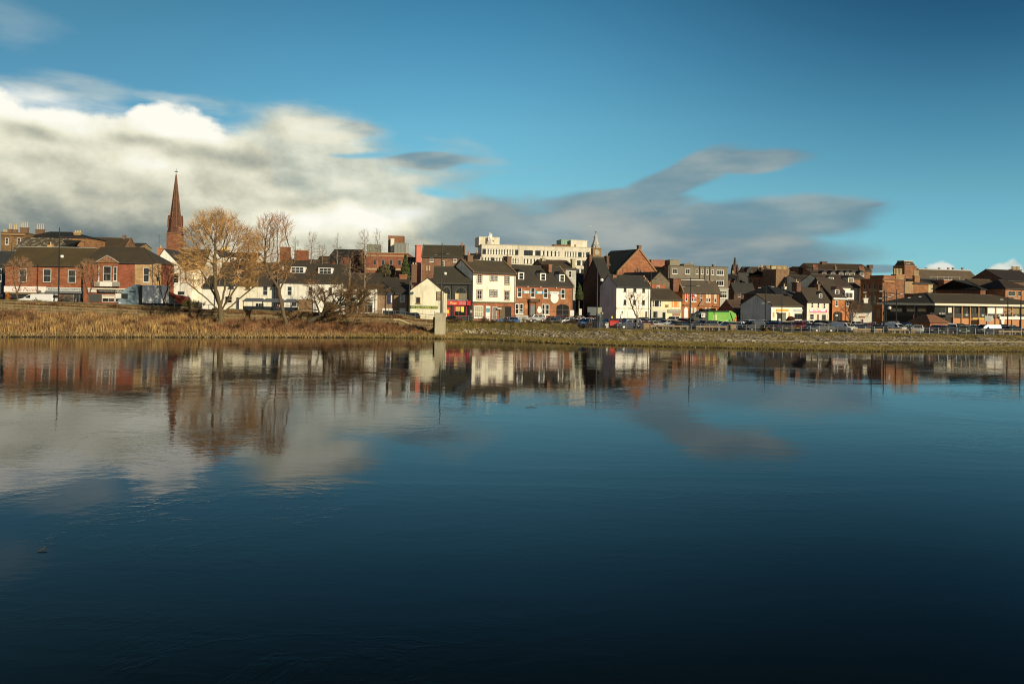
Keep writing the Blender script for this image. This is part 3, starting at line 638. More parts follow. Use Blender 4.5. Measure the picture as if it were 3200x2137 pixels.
h.chim(1000, 1130, 425, None, 4, pm=mat('plain', (0.75, 0.5, 0.12)), ph=1.2); h.chim(1215, 1345, 475, 4, 4, pm=mat('plain', (0.75, 0.5, 0.12)), ph=1.2)
h.dormer(1040, 545, 1235, 610, cols=3, kind='flat'); h.dormer(1300, 570, 1450, 640, cols=3, kind='flat')
h = House('tall_narrow_house', 'narrow white fronted house with tall window pair behind the willow crown', 'house', 835, 955, 505, 178, 0, 8, roof='front', yR=430, xR=890, wall=HWHITE, rmat=SLATE)
h.wins([(855, 540, 880, 640), (905, 540, 930, 640)], fm=DKGREY)
V('C')
h = House('white_dormer_terrace', 'bright white terrace with two three-pane roof dormers behind the bare riverside trees', 'house', 292, 1062, 780, 141.5, 0, 9, roof='side', yR=580, wall=HWHITE, rmat=SLATE)
h.wins([(385, 842, 442, 955), (640, 845, 697, 955), (890, 850, 935, 960)]); h.dormer(418, 600, 600, 688, cols=3, kind='flat'); h.dormer(760, 612, 938, 698, cols=3, kind='flat')
h.wins([(440, 1028, 497, 1085), (515, 1026, 600, 1085), (628, 1030, 692, 1085)], kind='grid', cols=1, rows=1, fm=DKGREY, sill=False); h.door(300, 1020, 345, 1150, WHITE); h.door(700, 1040, 745, 1180, LEAD)
h.win(850, 1040, 960, 1150, 'grid', cols=2, rows=2, fm=DKGREY)
MB().prism([(-.05, h.he - .5), (h.d, h.he - .5), (h.d, h.he + .1), (h.d / 2, h.hr + .12), (-.05, h.he + .1)], h.w + .005, h.w + .05, 'x').build('slate_hung_gable', SLATE, h.root)
h = House('white_shop_terrace', 'lower white building with wide dark shopfront at the right end of the white row', 'house', 1064, 1478, 848, 142, 0, 9, roof='side', yR=690, wall=HWHITE, rmat=SLATE)
h.win(1005 + 60, 908, 1160, 970, 'grid', cols=2, rows=1, fm=DKGREY); h.win(1228, 870, 1300, 970, 'sash'); h.panel(1075, 1040, 1430, 1058, mat('plain', (0.1, 0.09, 0.07)), 'shop_fascia', th=.2)
h.win(1080, 1062, 1240, 1165, 'grid', cols=3, rows=1, fm=LEAD, sill=False); h.win(1250, 1062, 1430, 1165, 'grid', cols=3, rows=1, fm=LEAD, sill=False)
MB().prism([(-.05, h.he - .5), (h.d, h.he - .5), (h.d, h.he + .1), (h.d / 2, h.hr + .12), (-.05, h.he + .1)], h.w + .005, h.w + .05, 'x').build('slate_hung_gable', SLATE, h.root)
h = House('brick_chimney_house', 'dark roofed house with massive red brick chimney stacks behind the white dormer terrace', 'house', 250, 900, 590, 185, 0, 10, roof='side', yR=522, wall=REDBR, rmat=SLATE)
h.chim(305, 415, 362, None, 0, m=mat('brick', (0.22, 0.08, 0.045)), yb=540, d=2); h.chim(482, 638, 405, None, 9, m=mat('brick', (0.27, 0.09, 0.045)), ph=.4, yb=540, d=1.6)
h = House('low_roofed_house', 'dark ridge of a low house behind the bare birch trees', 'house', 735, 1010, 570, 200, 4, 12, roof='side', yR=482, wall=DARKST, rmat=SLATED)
h = House('angled_brick_wing', 'shaded stepped wing of the modern red brick block', 'building', 905, 1256, 470, 232, 0, 14, roof='side', yR=398, wall=mat('brick', (0.16, 0.06, 0.035)), rmat=SLATED)  # darker copy of the block's brick; the wing's shade is in its colour
V('D')
h = House('modern_brick_block', 'modern flat roofed red brick block with pale bands and grey rooftop cladding', 'building', -62, 470, 372, 222, 3, 25, roof='flat', wall=REDBR, rmat=mat('plain', (0.35, 0.27, 0.16)))
h.wins([(25, 455, 65, 530), (135, 460, 175, 532), (238, 460, 277, 532), (345, 465, 385, 535)], kind='grid', cols=1, rows=1, sill=False, fm=mat('plain', (0.25, 0.3, 0.3)))
h.panel(-62, 402, 470, 420, mat('plain', (0.38, 0.27, 0.15)), 'stone_band'); h.panel(-62, 572, 470, 596, mat('plain', (0.42, 0.33, 0.2)), 'stone_band')
def roofbox(h, x0, y0, x1, y1, m, name, off=2.0, d=6, bands=0):
    a, z0, b, z1 = h.rect(x0, y0, x1, y1, off); q = MB().box(a, off, z0 - .4, b, off + d, z1)
    if bands:
        for i in range(bands): xx = a + (b - a) * (i + .5) / bands; q.box(xx - .05, off - .07, z0, xx + .05, off, z1)
    q.box(a - .06, off - .1, z1, b + .06, off + d + .1, z1 + .12)
    return q.build(name, m, h.root)
roofbox(h, 296, 250, 462, 372, mat('plain', (0.24, 0.25, 0.22)), 'clad_plant_room', 1, 5, 9); roofbox(h, 218, 158, 414, 350, mat('brick', (0.26, 0.12, 0.06)), 'brick_stair_tower', 7, 5)
roofbox(h, -55, 268, 105, 365, mat('plain', (0.22, 0.24, 0.2)), 'clad_plant_room', 3, 5, 6); roofbox(h, 452, 248, 466, 372, LEAD, 'white_fin', 0.8, 6); roofbox(h, 250, 190, 292, 345, CREAMP, 'pale_flue', 5, 1.5)
h = House('salmon_clad_tower', 'narrow salmon red clad stair tower standing left of a brown gabled house', 'building', 585, 650, 280, 212, 18, 6, roof='flat', xa=577, wall=mat('plain', (0.60, 0.19, 0.13)), rmat=mat('plain', (0.5, 0.13, 0.09)), gut=False)
h = House('dark_low_wing', 'dark flat wing filling the gap left of the salmon tower', 'building', 470, 600, 436, 216, 0, 8, roof='flat', wall=mat('harl', (0.07, 0.065, 0.06)), rmat=SLATED)
h = House('brown_rubble_house', 'brown stone house with plain slate roof and three small white windows above the charcoal building', 'house', 652, 1198, 420, 197, 3, 12, roof='side', yR=285, wall=mat('rubble', (0.25, 0.13, 0.075)), rmat=mat('slate', (0.075, 0.065, 0.045)))
h.edge(mat('plain', (0.16, 0.1, 0.06))); h.win(757, 440, 800, 487, 'grid', cols=3, rows=2); h.win(1057, 447, 1100, 493, 'grid', cols=3, rows=2); h.win(912, 475, 946, 562, 'grid', cols=2, rows=4); h.win(1050, 562, 1096, 600); h.chim(1160, 1185, 272, None, 1, m=CHIMB, pm=POTR)
h = House('small_gap_house', 'small dark roofed house between the white three storey block and the council offices', 'house', 1270, 1400, 450, 205, 0, 9, roof='side', yR=392, wall=HWHITE, rmat=SLATED); h.chim(1352, 1378, 370, None, 1, m=CHIMB)
h = House('brown_harled_house', 'brown harled house with white window surrounds and shopfront left of the cream gable', 'house', 70, 488, 886, 143, 0, 9, roof='side', yR=703, wall=HBROWN, rmat=mat('slate', (0.05, 0.046, 0.04)))
h.win(212, 905, 258, 1003, sur=WHITE); h.win(378, 907, 424, 1005, sur=WHITE, glass=mat('plain', (0.5, 0.52, 0.45))); h.win(150, 1120, 280, 1190, 'grid', cols=3, rows=1, fm=DKGREY, sur=WHITE); h.sign(145, 1088, 285, 1118, WHITE)
h.door(365, 1085, 445, 1200, WHITE); h.chim(370, 462, 650, None, 0, m=mat('ashlar', (0.33, 0.14, 0.07))); h.edge(mat('plain', (0.13, 0.09, 0.06)), sides=(1,))
h = House('charcoal_building', 'charcoal painted building with two arched windows over a red takeaway shop sign', 'building', 800, 1283, 757, 138, 3, 12, roof='side', yR=560, wall=CHAR, rmat=mat('slate', (0.075, 0.068, 0.05)))
h.arch(925, 802, 1026, 972, 880, GLASS, 'arched_window', fm=mat('plain', (0.13, 0.13, 0.12)), bars=(2, 2)); h.arch(1080, 812, 1236, 972, 895, GLASS, 'arched_window', fm=mat('plain', (0.10, 0.10, 0.09)), bars=(3, 0))
h.panel(1082, 893, 1128, 970, mat('plain', (0.62, 0.48, 0.25)), 'window_board', th=.12); h.panel(1132, 893, 1232, 970, mat('plain', (0.2, 0.18, 0.13)), 'window_board', th=.12)
for xx in (1042, 1248, 1275): h.panel(xx - 5, 760, xx + 5, 1235, mat('plain', (0.03, 0.03, 0.03)), 'pilaster', th=.14)
YTX = mat('plain', (0.8, 0.62, 0.25))
h.sign(948, 992, 1247, 1046, mat('plain', (0.55, 0.06, 0.07)), [('Pizza', 1018, 1002, 1100, 1036, YTX, .2), ('01387 254 232', 1137, 1004, 1225, 1019, WTX), ('order online', 1137, 1026, 1225, 1038, WTX)], th=.3)
h.sign(948, 974, 1247, 990, GRMET, [('allinone.co.uk', 1115, 978, 1212, 988, WHITE)], th=.34, name='grey_fascia')
h.win(1070, 1050, 1230, 1190, 'grid', cols=1, rows=1, fm=REDP, sill=False); h.panel(1088, 1065, 1150, 1125, mat('plain', (0.6, 0.35, 0.12)), 'food_poster', th=.08); h.panel(1160, 1066, 1196, 1134, mat('plain', (0.8, 0.7, 0.08)), 'yellow_poster', th=.08)
h.door(942, 1080, 1018, 1200, REDP, fm=REDP); h.panel(968, 1108, 1002, 1150, mat('plain', (0.8, 0.5, 0.06)), 'yellow_poster', th=.08); h.chim(524, 590, 520, 3, 2, m=CHIMB, ph=.4)
h.win(1256 - 20, 992, 1283, 1050, 'grid', off=-.5, fm=REDP, glass=REDP, sill=False, name='projecting_sign')
h = House('cream_gable_shop', 'cream gable-fronted shop with two pale chimney pots and a green sign with yellow lettering', 'building', 498, 948, 862, 133, 0, 11, roof='front', yR=700, xR=728, yE2=885, wall=mat('harl', (0.84, 0.80, 0.60)), rmat=SLATE, ov=.12)
h.chim(697, 768, 602, .5, 2, m=mat('brick', (0.26, 0.12, 0.07)), ph=1.0, yb=705); h.win(577, 945, 634, 1026, 'grid', cols=1, rows=1, fm=mat('plain', (0.3, 0.2, 0.1)), sill=True); h.panel(577, 930, 634, 944, CREAMP, 'window_blind_box', th=.08)
GSG = mat('plain', (0.07, 0.15, 0.12)); YSG = mat('plain', (0.75, 0.68, 0.06))
h.sign(500, 1056, 858, 1090, GSG, [('252 SPARES', 580, 1061, 770, 1086, YSG), ('CAR PARTS', 506, 1062, 565, 1084, YSG), ('ACCESSORIES', 785, 1062, 850, 1084, YSG)])
h.door(592, 1098, 626, 1240, HCREAM, fm=HCREAM); h.panel(592, 1185, 626, 1240, TEAL, 'teal_kick_panel', th=.1)
h.sign(846, 870, 905, 985, mat('plain', (0.26, 0.19, 0.13)), [('TYRES', 852, 880, 898, 895, WTX), ('EXHAUSTS', 852, 905, 898, 916, WTX), ('SPARES', 852, 925, 898, 940, YSG)], th=.18, name='tall_sign_board')
h.panel(820, 1120, 895, 1190, WHITE, 'white_notice_board', th=.1)
# --- white three storey house and the pub
V('E')
h = House('white_three_storey_house', 'white three storey corner house with brown stone window margins over a sandstone ground floor', 'building', 148, 690, 640, 142.5, 36, 9, roof='side', yR=517, wall=mat('harl', (0.86, 0.83, 0.68)), rmat=mat('slate', (0.085, 0.072, 0.05)))
BRS = mat('plain', (0.26, 0.13, 0.07))
h.edge(mat('plain', (0.2, 0.13, 0.07))); h.chim(62, 128, 432, None, 1, m=CHIMB, pm=POTR, ph=.8, d=1.6); h.chim(560, 612, 448, None, 1, m=CHIMB, pm=POTR, ph=.8, d=1.6)
h.win(208, 676, 264, 784, 'grid', cols=2, rows=4, sur=BRS); h.win(552, 692, 608, 798, 'grid', cols=3, rows=4, sur=BRS); h.win(369, 684, 406, 752, 'grid', cols=2, rows=3, sur=BRS); h.win(417, 686, 455, 754, 'grid', cols=2, rows=3, sur=BRS)
h.win(203, 872, 264, 984, 'sash', cols=2, sur=BRS); h.win(549, 884, 606, 994, 'sash', cols=2, sur=BRS); h.win(364, 874, 404, 948, 'grid', cols=2, rows=3, sur=BRS); h.win(413, 876, 455, 951, 'grid', cols=2, rows=3, sur=BRS)
a, z0, b, z1 = h.rect(148, 1040, 690, 1290); MB().box(0.02, -.09, -.5, h.w - .02, 0.01, z1 + .1).build('sandstone_ground_floor', SANDR, h.root); MB().box(-.05, -.28, z1 + .1, h.w + .02, 0.01, z1 + .38).build('cornice', mat('plain', (0.14, 0.11, 0.06)), h.root)
MB().box(-.02, -.06, h.he - .62, h.w, .01, h.he - .2).build('eaves_course', BRS, h.root)
h.win(168, 1068, 280, 1218, 'grid', off=-.1, cols=4, rows=2, fw=.14, glass=mat('plain', (0.35, 0.33, 0.2))); h.door(312, 1070, 368, 1252, WHITE, off=-.1); h.panel(316, 1095, 364, 1148, mat('plain', (0.1, 0.28, 0.33)), 'teal_fanlight', off=-.13)
h.door(397, 1078, 452, 1246, mat('plain', (0.2, 0.18, 0.16)), off=-.1); h.panel(483, 1078, 632, 1262, mat('plain', (0.022, 0.018, 0.014)), 'pend_opening', off=-.1); h.panel(486, 1082, 552, 1262, mat('plain', (0.13, 0.10, 0.06)), 'pend_door', off=-.16)
h.sign(456, 1090, 508, 1114, LEAD, off=-.6, name='projecting_sign')
h = House('sandstone_pub', 'red sandstone two storey pub with three white dormers and blue-lettered banner boards', 'pub', 690, 1412, 802, 152.5, 37, 10, roof='side', yR=575, xR=960, wall=mat('ashlar', (0.32, 0.135, 0.06)), rmat=mat('slate', (0.058, 0.052, 0.042)))
h.edge(mat('plain', (0.2, 0.15, 0.09)), sides=(1,)); MB().box(-.02, -.1, h.he - .7, h.w, .01, h.he - .25).build('eaves_course', mat('plain', (0.36, 0.12, 0.07)), h.root)
h.wins([(710, 835, 766, 960), (877, 838, 931, 964), (1039, 848, 1092, 970), (1257, 858, 1308, 978), (682, 1040, 728, 1172), (738, 1040, 782, 1172), (1017, 1046, 1056, 1180), (1064, 1048, 1109, 1180)], fw=.13)
for r in ((722, 645, 796, 748, 605), (998, 657, 1070, 760, 618), (1238, 672, 1306, 774, 632)): h.dormer(*r[:4], kind='hip', peak=r[4])
BTX = mat('plain', (0.06, 0.30, 0.42))
for (x0, y0, x1, y1, t) in ((771, 881, 874, 912, 'THE'), (934, 887, 1037, 917, 'BAY'), (1098, 892, 1253, 925, 'HORSES')):
    o = h.sign(x0, y0, x1, y1, WHITE, [(t, x0 + 26, y0 + 7, x1 - 28, y1 - 7, BTX)], th=.1, name='banner_board')
    for xx in (x0 + 12, x1 - 12):
        a, z = h.L(xx, (y0 + y1) / 2); MB().disc((a, z, -.11), .3, .015).build('blue_disc', BTX, o)
a, z = h.L(1175, 970); MB().disc((a, z, -.06), 1.22, .05, 32).build('round_sign', WHITE, h.root); a, z = h.L(985, 1124); MB().disc((a, z, -.06), .65, .05, 24).build('round_sign', WHITE, h.root); h.panel(972, 1078, 1000, 1102, WHITE, 'white_notice')
a, z = h.L(816, 1080); MB().disc((a, z, -.04), .5, .04, 20).build('stone_roundel', mat('plain', (0.45, 0.22, 0.11)), h.root)
h.door(872, 1058, 930, 1200, mat('plain', (0.16, 0.19, 0.2)), fm=CHIMB); h.panel(838, 983, 968, 1020, mat('plain', (0.12, 0.075, 0.045)), 'door_canopy', th=.7); DP = mat('plain', (0.05, 0.035, 0.025))
h.panel(842, 1020, 856, 1200, DP, 'door_column', th=.5); h.panel(938, 1020, 948, 1200, mat('plain', (0.3, 0.13, 0.07)), 'door_column', th=.3); h.panel(838, 983, 852, 1022, DP, 'canopy_bracket', th=.8); h.panel(955, 983, 968, 1022, DP, 'canopy_bracket', th=.8)
h.arch(1200, 1050, 1356, 1240, 1085, mat('plain', (0.012, 0.011, 0.01)), 'arched_gateway', bars=(2, 3)); h.chim(1068, 1108, 548, 3.4, 0, m=mat('ashlar', (0.3, 0.14, 0.075)), d=2.2, yb=645)
for xx, yy in ((828, 828), (990, 832), (1186, 842)):
    a, z = h.L(xx, yy); MB().box(a - .1, -.5, z - .1, a + .1, 0, z + .1).build('floodlight', WHITE, h.root)
# --- behind the pub
h = House('council_offices', 'long cream modern office block with ribbon windows and rooftop plant rooms', 'building', 263, 1637, 300, 235, 12, 14, xa=222, roof='flat', wall=mat('harl', (0.66, 0.62, 0.50)), rmat=mat('plain', (0.5, 0.45, 0.33)))
FG = mat('plain', (0.06, 0.075, 0.08)); PP = mat('plain', (0.75, 0.72, 0.6))
def ribbon(x0, y0, x1, y1, sl, n, wide=0.6):
    ym = lambda x, y: y + (x - x0) * sl
    w = h.rect(x0, y0 + 0, x1, y1)
    a, _ = h.L(x0, y0); b, _ = h.L(x1, y0); z1 = h.L(x0, y0)[1]; z0 = h.L(x0, y1)[1]
    o = MB().box(a, -.03, z0, b, .02, z1).build('ribbon_window', GLASS, h.root); q = MB(); r = random.Random(int(x0 + y0)); p = (b - a) / n; pn = MB()
    for i in range(n + 1): q.box(a + p * i - .05, -.12, z0, a + p * i + .05, -.02, z1)
    q.box(a, -.11, z0 + (z1 - z0) * .68, b, -.02, z0 + (z1 - z0) * .72); q.build('mullions', FG, o)
    for i in range(n):
        if r.random() < .8: pn.box(a + p * (i + .5 - wide / 2), -.07, z0 + .05, a + p * (i + .5 + wide / 2), -.025, z1 - .05)
    pn.build('blinds', PP, o)
for x0, y0, x1, y1, n in ((275, 352, 722, 420, 13), (797, 370, 1237, 437, 9), (1312, 388, 1612, 452, 9), (275, 460, 560, 512, 8), (625, 470, 722, 532, 3), (797, 477, 1010, 540, 5), (1060, 487, 1300, 540, 6), (1432, 498, 1600, 562, 5), (1452, 604, 1580, 660, 4)): ribbon(x0, y0, x1, y1, 0, n)
V('E')
MB().box(-.02, -.1, h.L(270, 430)[1] - .05, h.w, 0.0, h.L(270, 430)[1] + .08).build('floor_band', PP, h.root)
roofbox(h, 228, 208, 488, 300, mat('harl', (0.68, 0.63, 0.5)), 'lift_motor_room', 1.5, 8); roofbox(h, 1383, 248, 1588, 338, mat('harl', (0.72, 0.68, 0.55)), 'plant_room', 1.5, 7)
roofbox(h, 1262, 240, 1384, 325, mat('plain', (0.25, 0.4, 0.3)), 'green_clad_plant_room', 3, 6, 4); roofbox(h, 1172, 305, 1380, 326, mat('plain', (0.2, 0.1, 0.06)), 'brown_plant_screen', 1, 3, 6); h.panel(310, 215, 334, 292, mat('plain', (0.1, 0.09, 0.08)), 'dark_louvre', off=1.5, th=.08); h.panel(400, 246, 414, 260, DKGREY, 'vent', off=1.5, th=.08); h.panel(1425, 300, 1450, 332, mat('plain', (0.3, 0.17, 0.1)), 'door', off=1.5, th=.08)
for xx, yt in ((366, 145), (388, 160), (352, 190), (377, 175)):
    a, z = h.L(xx, yt, 1.2); a2, z2 = h.L(xx, 290, 1.2); MB().tube([(a, 1.2, z2), (a, 1.2, z)], .1, 6).box(a - .16, 1.05, z - 1.6, a + .16, 1.35, z - .2).build('phone_mast', WHITE, h.root)
# midsteeple
V('F'); D = 290; c = at(250, 340, D); g0 = gz(c.x, D) - .5; mt = empty('clock_tower', (c.x, c.y, g0), R(14)); tag(mt, 'stone clock tower with ogee lead roof and white belfry beside the council offices', 'tower')
zz = lambda y: at(250, y, D).z - g0
wp = lambda p: p / 4.1275 / F * D
r0 = wp(56); MB().box(-r0, -r0, 0, r0, r0, zz(242)).build('tower', mat('ashlar', (0.3, 0.19, 0.09)), mt); MB().box(-r0 - .3, -r0 - .3, zz(242), r0 + .3, r0 + .3, zz(230)).build('balustrade', mat('plain', (0.3, 0.2, 0.1)), mt)
MB().disc((0, zz(288), -r0 - .05), 1.0, .05).build('clock_face', mat('plain', (0.4, 0.35, 0.25)), mt)
r1 = wp(44); MB().prism(octa(r1), zz(230), zz(185), 'z').build('belfry', WHITE, mt)
q = MB()
for k in range(8):
    a = R(45 * k); q.tube([(r1 * .99 * math.cos(a), r1 * .99 * math.sin(a), zz(226)), (r1 * .99 * math.cos(a), r1 * .99 * math.sin(a), zz(195))], .5, 4)
q.build('louvre', mat('plain', (0.35, 0.36, 0.33)), mt)
MB().lathe([(zz(187), wp(56)), (zz(178), wp(50)), (zz(150), wp(36)), (zz(125), wp(27)), (zz(95), wp(25)), (zz(88), wp(31)), (zz(78), wp(24)), (zz(60), wp(10)), (zz(45), wp(6))], 8).build('ogee_roof', LEAD, mt)
MB().tube([(0, 0, zz(48)), (0, 0, zz(8))], .1, 5).box(-.5, -.05, zz(22), .5, .05, zz(18)).build('weathervane', DKMET, mt)
V('E')
h = House('grey_white_house', 'grey-white house with brown roof and two tall chimneys between pub and council offices', 'house', 1318, 1450, 600, 176, 30, 9, roof='side', yR=512, wall=mat('harl', (0.42, 0.43, 0.38)), rmat=mat('slate', (0.07, 0.055, 0.04)))
h.win(1355, 632, 1392, 712)
h = House('rear_pub_range', 'brown roofed range behind the pub ridge with cream topped chimneys', 'house', 1060, 1320, 596, 170, 28, 8, roof='side', yR=508, wall=SANDB, rmat=mat('slate', (0.075, 0.058, 0.04)))
h.chim(1012, 1054, 472, None, 1, m=mat('harl', (0.42, 0.38, 0.25)), yb=600); h.chim(1390, 1428, 480, None, 0, m=mat('harl', (0.42, 0.38, 0.25)), yb=600)
V('F')
h = House('alley_building', 'dark shaded building at the end of the alley right of the pub', 'building', -120, 240, 665, 222, 0, 10, roof='side', yR=560, wall=mat('harl', (0.035, 0.03, 0.027)), rmat=SLATED)  # near-black wall colour carries the shade of the street gap
h.wins([(108, 670, 165, 715), (90, 775, 135, 835)], kind='grid', cols=2, rows=1, fm=LEAD); h.panel(90, 770, 190, 830, mat('plain', (0.2, 0.2, 0.17)), 'pale_panel')
h = House('shaded_stone_house', 'dark red stone house in shadow with twin tall chimneys left of the church hall', 'house', 330, 470, 640, 208, 38, 11, xa=118, roof='side', yR=385, wall=mat('ashlar', (0.085, 0.045, 0.035)), rmat=SLATED)  # wall colour darkened to hold the shadow this house stands in
h.chim(160, 192, 312, 9, 1, m=DARKST, yb=560); h.chim(382, 414, 330, 6, 1, m=DARKST, yb=500)
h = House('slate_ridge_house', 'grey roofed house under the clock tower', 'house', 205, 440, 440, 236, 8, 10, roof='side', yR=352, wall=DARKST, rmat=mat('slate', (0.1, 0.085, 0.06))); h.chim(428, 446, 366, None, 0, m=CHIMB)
h = House('church_hall', 'tall red sandstone church hall gable with three lancet windows and dark green slate roof', 'church hall', 527, 1056, 548, 230, 34, 12, roof='front', yR=250, xR=812, wall=mat('ashlar', (0.30, 0.12, 0.055)), rmat=mat('slate', (0.03, 0.035, 0.03)), ov=.25, gut=False)
h.chim(797, 830, 192, .5, 0, m=CHIMB, yb=262, d=.8)
for x0, x1, yt in ((752, 770, 512), (782, 806, 478), (820, 840, 515)): h.arch(x0, yt, x1, 566, yt + 22, GLASS, 'lancet_window', fm=mat('plain', (0.2, 0.15, 0.1)))
q = MB()
for (xe, xx) in ((527, 0), (1056, h.w)):
    q.tube([(xx, -.1, h.he + .2), (h.xr, -.1, h.hr + .25)], .28, 4)
q.build('gable_coping', mat('plain', (0.3, 0.17, 0.09)), h.root)
h = House('white_three_storey_tenement', 'white three storey building with shaded grey side wall behind the leafless tree', 'building', 524, 968, 718, 192, 36, xa=322, roof='side', yR=592, xR=700, wall=mat('harl', (0.86, 0.83, 0.74)), rmat=mat('slate', (0.042, 0.042, 0.04)))
MB().prism([(0.0, -.5), (h.d, -.5), (h.d, h.he - .02), (h.d / 2, h.hr - .05), (0, h.he - .02)], -0.045, -.005, 'x').build('grey_side_wall', mat('harl', (0.62, 0.56, 0.56)), h.root)  # darker render over the left gable, its shade put into the colour
h.chim(446, 494, 578, None, 0, m=mat('ashlar', (0.3, 0.15, 0.075)), yb=640, d=1.6)
q = MB()
for i in range(6):
    t = i / 6; q.box(h.w - .2, h.d / 2 * t, h.he + (h.hr - h.he) * t, h.w + .2, h.d / 2 * (t + 1 / 6), h.he + (h.hr - h.he) * (t + 1 / 6) + .3)
q.build('crow_steps', mat('plain', (0.4, 0.2, 0.11)), h.root)
h.wins([(614, 742, 650, 792), (738, 746, 776, 796), (854, 752, 888, 800), (613, 893, 648, 960), (738, 896, 773, 960), (853, 900, 886, 962)], fm=mat('plain', (0.2, 0.19, 0.17)), fw=.06)
h.door(617, 1040, 664, 1150, WHITE, fm=LEAD); h.win(583, 1040, 606, 1082); h.panel(828, 1046, 890, 1150, mat('harl', (0.7, 0.66, 0.5)), 'garage_door'); h.panel(892, 1046, 918, 1150, mat('plain', (0.12, 0.1, 0.07)), 'doorway')
MB().box(-.05, -.14, h.L(600, 1010)[1], h.w, 0, h.L(600, 1000)[1] + .1).build('string_course', mat('harl', (0.7, 0.66, 0.5)), h.root)
for xx in (610, 690, 770): pass
h = House('grey_stone_gable', 'rough grey-brown stone gable with brick base behind the cream low shop', 'building', 930, 1236, 690, 214, 32, 14, roof='front', yR=540, xR=1080, wall=mat('rubble', (0.17, 0.13, 0.085)), rmat=SLATED)
h.panel(950, 700, 1150, 756, mat('brick', (0.38, 0.12, 0.055)), 'brick_band'); h.win(1040, 712, 1080, 752, 'grid', cols=3, rows=2, off=-.06)
h = House('cream_low_shop', 'low cream shop building with orange blinds and grey fascia', 'building', 970, 1368, 890, 199, 28, 9, roof='side', yR=762, wall=mat('harl', (0.78, 0.70, 0.44)), rmat=mat('slate', (0.075, 0.06, 0.042)))
ORB = mat('plain', (0.6, 0.27, 0.07))
h.win(1008, 907, 1072, 990, 'grid', cols=1, rows=1); h.win(984, 907, 1006, 990); h.win(1074, 907, 1096, 990); h.win(1256, 912, 1312, 998, 'grid', cols=1, rows=1, glass=ORB); h.win(1232, 912, 1254, 998, glass=ORB); h.win(1314, 914, 1336, 998, glass=ORB)
h.panel(985, 1022, 1162, 1140, mat('plain', (0.55, 0.54, 0.46)), 'shopfront'); h.win(997, 1046, 1050, 1125, 'grid', off=-.08, cols=1, rows=1, fm=DKGREY, sill=False); h.win(1116, 1056, 1152, 1130, 'grid', off=-.08, cols=1, rows=1, fm=DKGREY, sill=False)
h.sign(1172, 1022, 1346, 1064, mat('plain', (0.26, 0.26, 0.22)), [('letting office', 1210, 1034, 1335, 1050, WTX)]); h.win(1240, 1068, 1342, 1105, 'grid', cols=4, rows=1, fm=LEAD, glass=mat('plain', (0.35, 0.15, 0.09)), sill=False); h.panel(1154, 958, 1184, 990, mat('plain', (0.3, 0.2, 0.12)), 'small_sign', th=.3)
V('G')
h = House('red_blind_building', 'red sandstone building with red and yellow window blinds behind the green refuse lorry', 'building', 245, 786, 692, 207, 24, 10, xa=130, roof='side', yR=548, xR=420, wall=mat('ashlar', (0.40, 0.155, 0.06)), rmat=mat('slate', (0.085, 0.07, 0.05)))
RBL = mat('plain', (0.5, 0.05, 0.03)); YBL = mat('plain', (0.7, 0.52, 0.1)); h.edge(mat('plain', (0.2, 0.14, 0.08)), sides=(0,))
h.chim(86, 190, 512, None, 0, m=mat('ashlar', (0.2, 0.09, 0.05)), yb=700, d=1.6); h.chim(590, 625, 552, None, 0, m=CHIMB, yb=640)
def twin(h, r, g):
    x0, y0, x1, y1 = r; w = h.win(x0, y0, x1, y1, fw=.1); a, z0, b, z1 = h.rect(x0 + 3, y0 + 4, x1 - 3, (y0 + y1) / 2 + (22 if g is RBL else 5)); MB().box(a, -.045, z0, b, -.022, z1).build('blind', g, w)
for r in ((283, 715, 313, 836), (372, 720, 400, 841), (408, 721, 438, 842)): twin(h, r, RBL)
h.win(495, 728, 524, 848, fw=.1)
for r in ((582, 732, 610, 850), (618, 733, 646, 850), (701, 738, 730, 856)): twin(h, r, YBL)
h.arch(265, 922, 318, 1090, 960, mat('plain', (0.7, 0.72, 0.78)), 'arched_doorway', fm=WHITE)
for x0, x1 in ((358, 386), (408, 441), (563, 597), (616, 650)): h.arch(x0, 927, x1, 1010, 945, mat('plain', (0.5, 0.5, 0.4)), 'arched_window', fm=WHITE, bars=(2, 0))
h.arch(483, 930, 533, 1050, 955, mat('plain', (0.05, 0.03, 0.02)), 'arched_doorway'); a, z0, b, z1 = h.rect(458, 905, 572, 930); MB().prism([(a, z1), (b, z1), ((a + b) / 2, z1 + 1.7)], -.45, 0, 'y').build('pediment', mat('plain', (0.3, 0.17, 0.1)), h.root); h.panel(690, 950, 745, 1050, mat('plain', (0.62, 0.3, 0.14)), 'orange_doorway')
h.panel(248, 882, 342, 894, BRS, 'cornice', th=.4); h.panel(668, 900, 772, 912, BRS, 'cornice', th=.4)
h = House('grey_flats', 'weathered grey concrete flats with white framed windows and flat roof', 'building', 42, 902, 328, 246, 14, 12, xa=-160, roof='flat', wall=mat('harl', (0.20, 0.175, 0.13)), rmat=mat('plain', (0.10, 0.085, 0.06)))
h.wins([(97, 366, 166, 441), (283, 370, 350, 446)], kind='grid', cols=2, rows=1); h.wins([(435, 376, 468, 442), (512, 379, 543, 445), (585, 382, 618, 449), (660, 384, 692, 452), (655, 537, 688, 604), (585, 535, 618, 600)], kind='sash'); h.win(735, 388, 838, 462, 'grid', cols=3, rows=1, fw=.14); h.win(732, 536, 838, 614, 'grid', cols=3, rows=1, fw=.14)
for xx in (60, 487, 565, 636): a, z0, b, z1 = h.rect(xx - 3, 335, xx + 3, 640); MB().tube([((a + b) / 2, -.1, z0), ((a + b) / 2, -.1, z1)], .09, 6).build('drainpipe', DKMET, h.root)
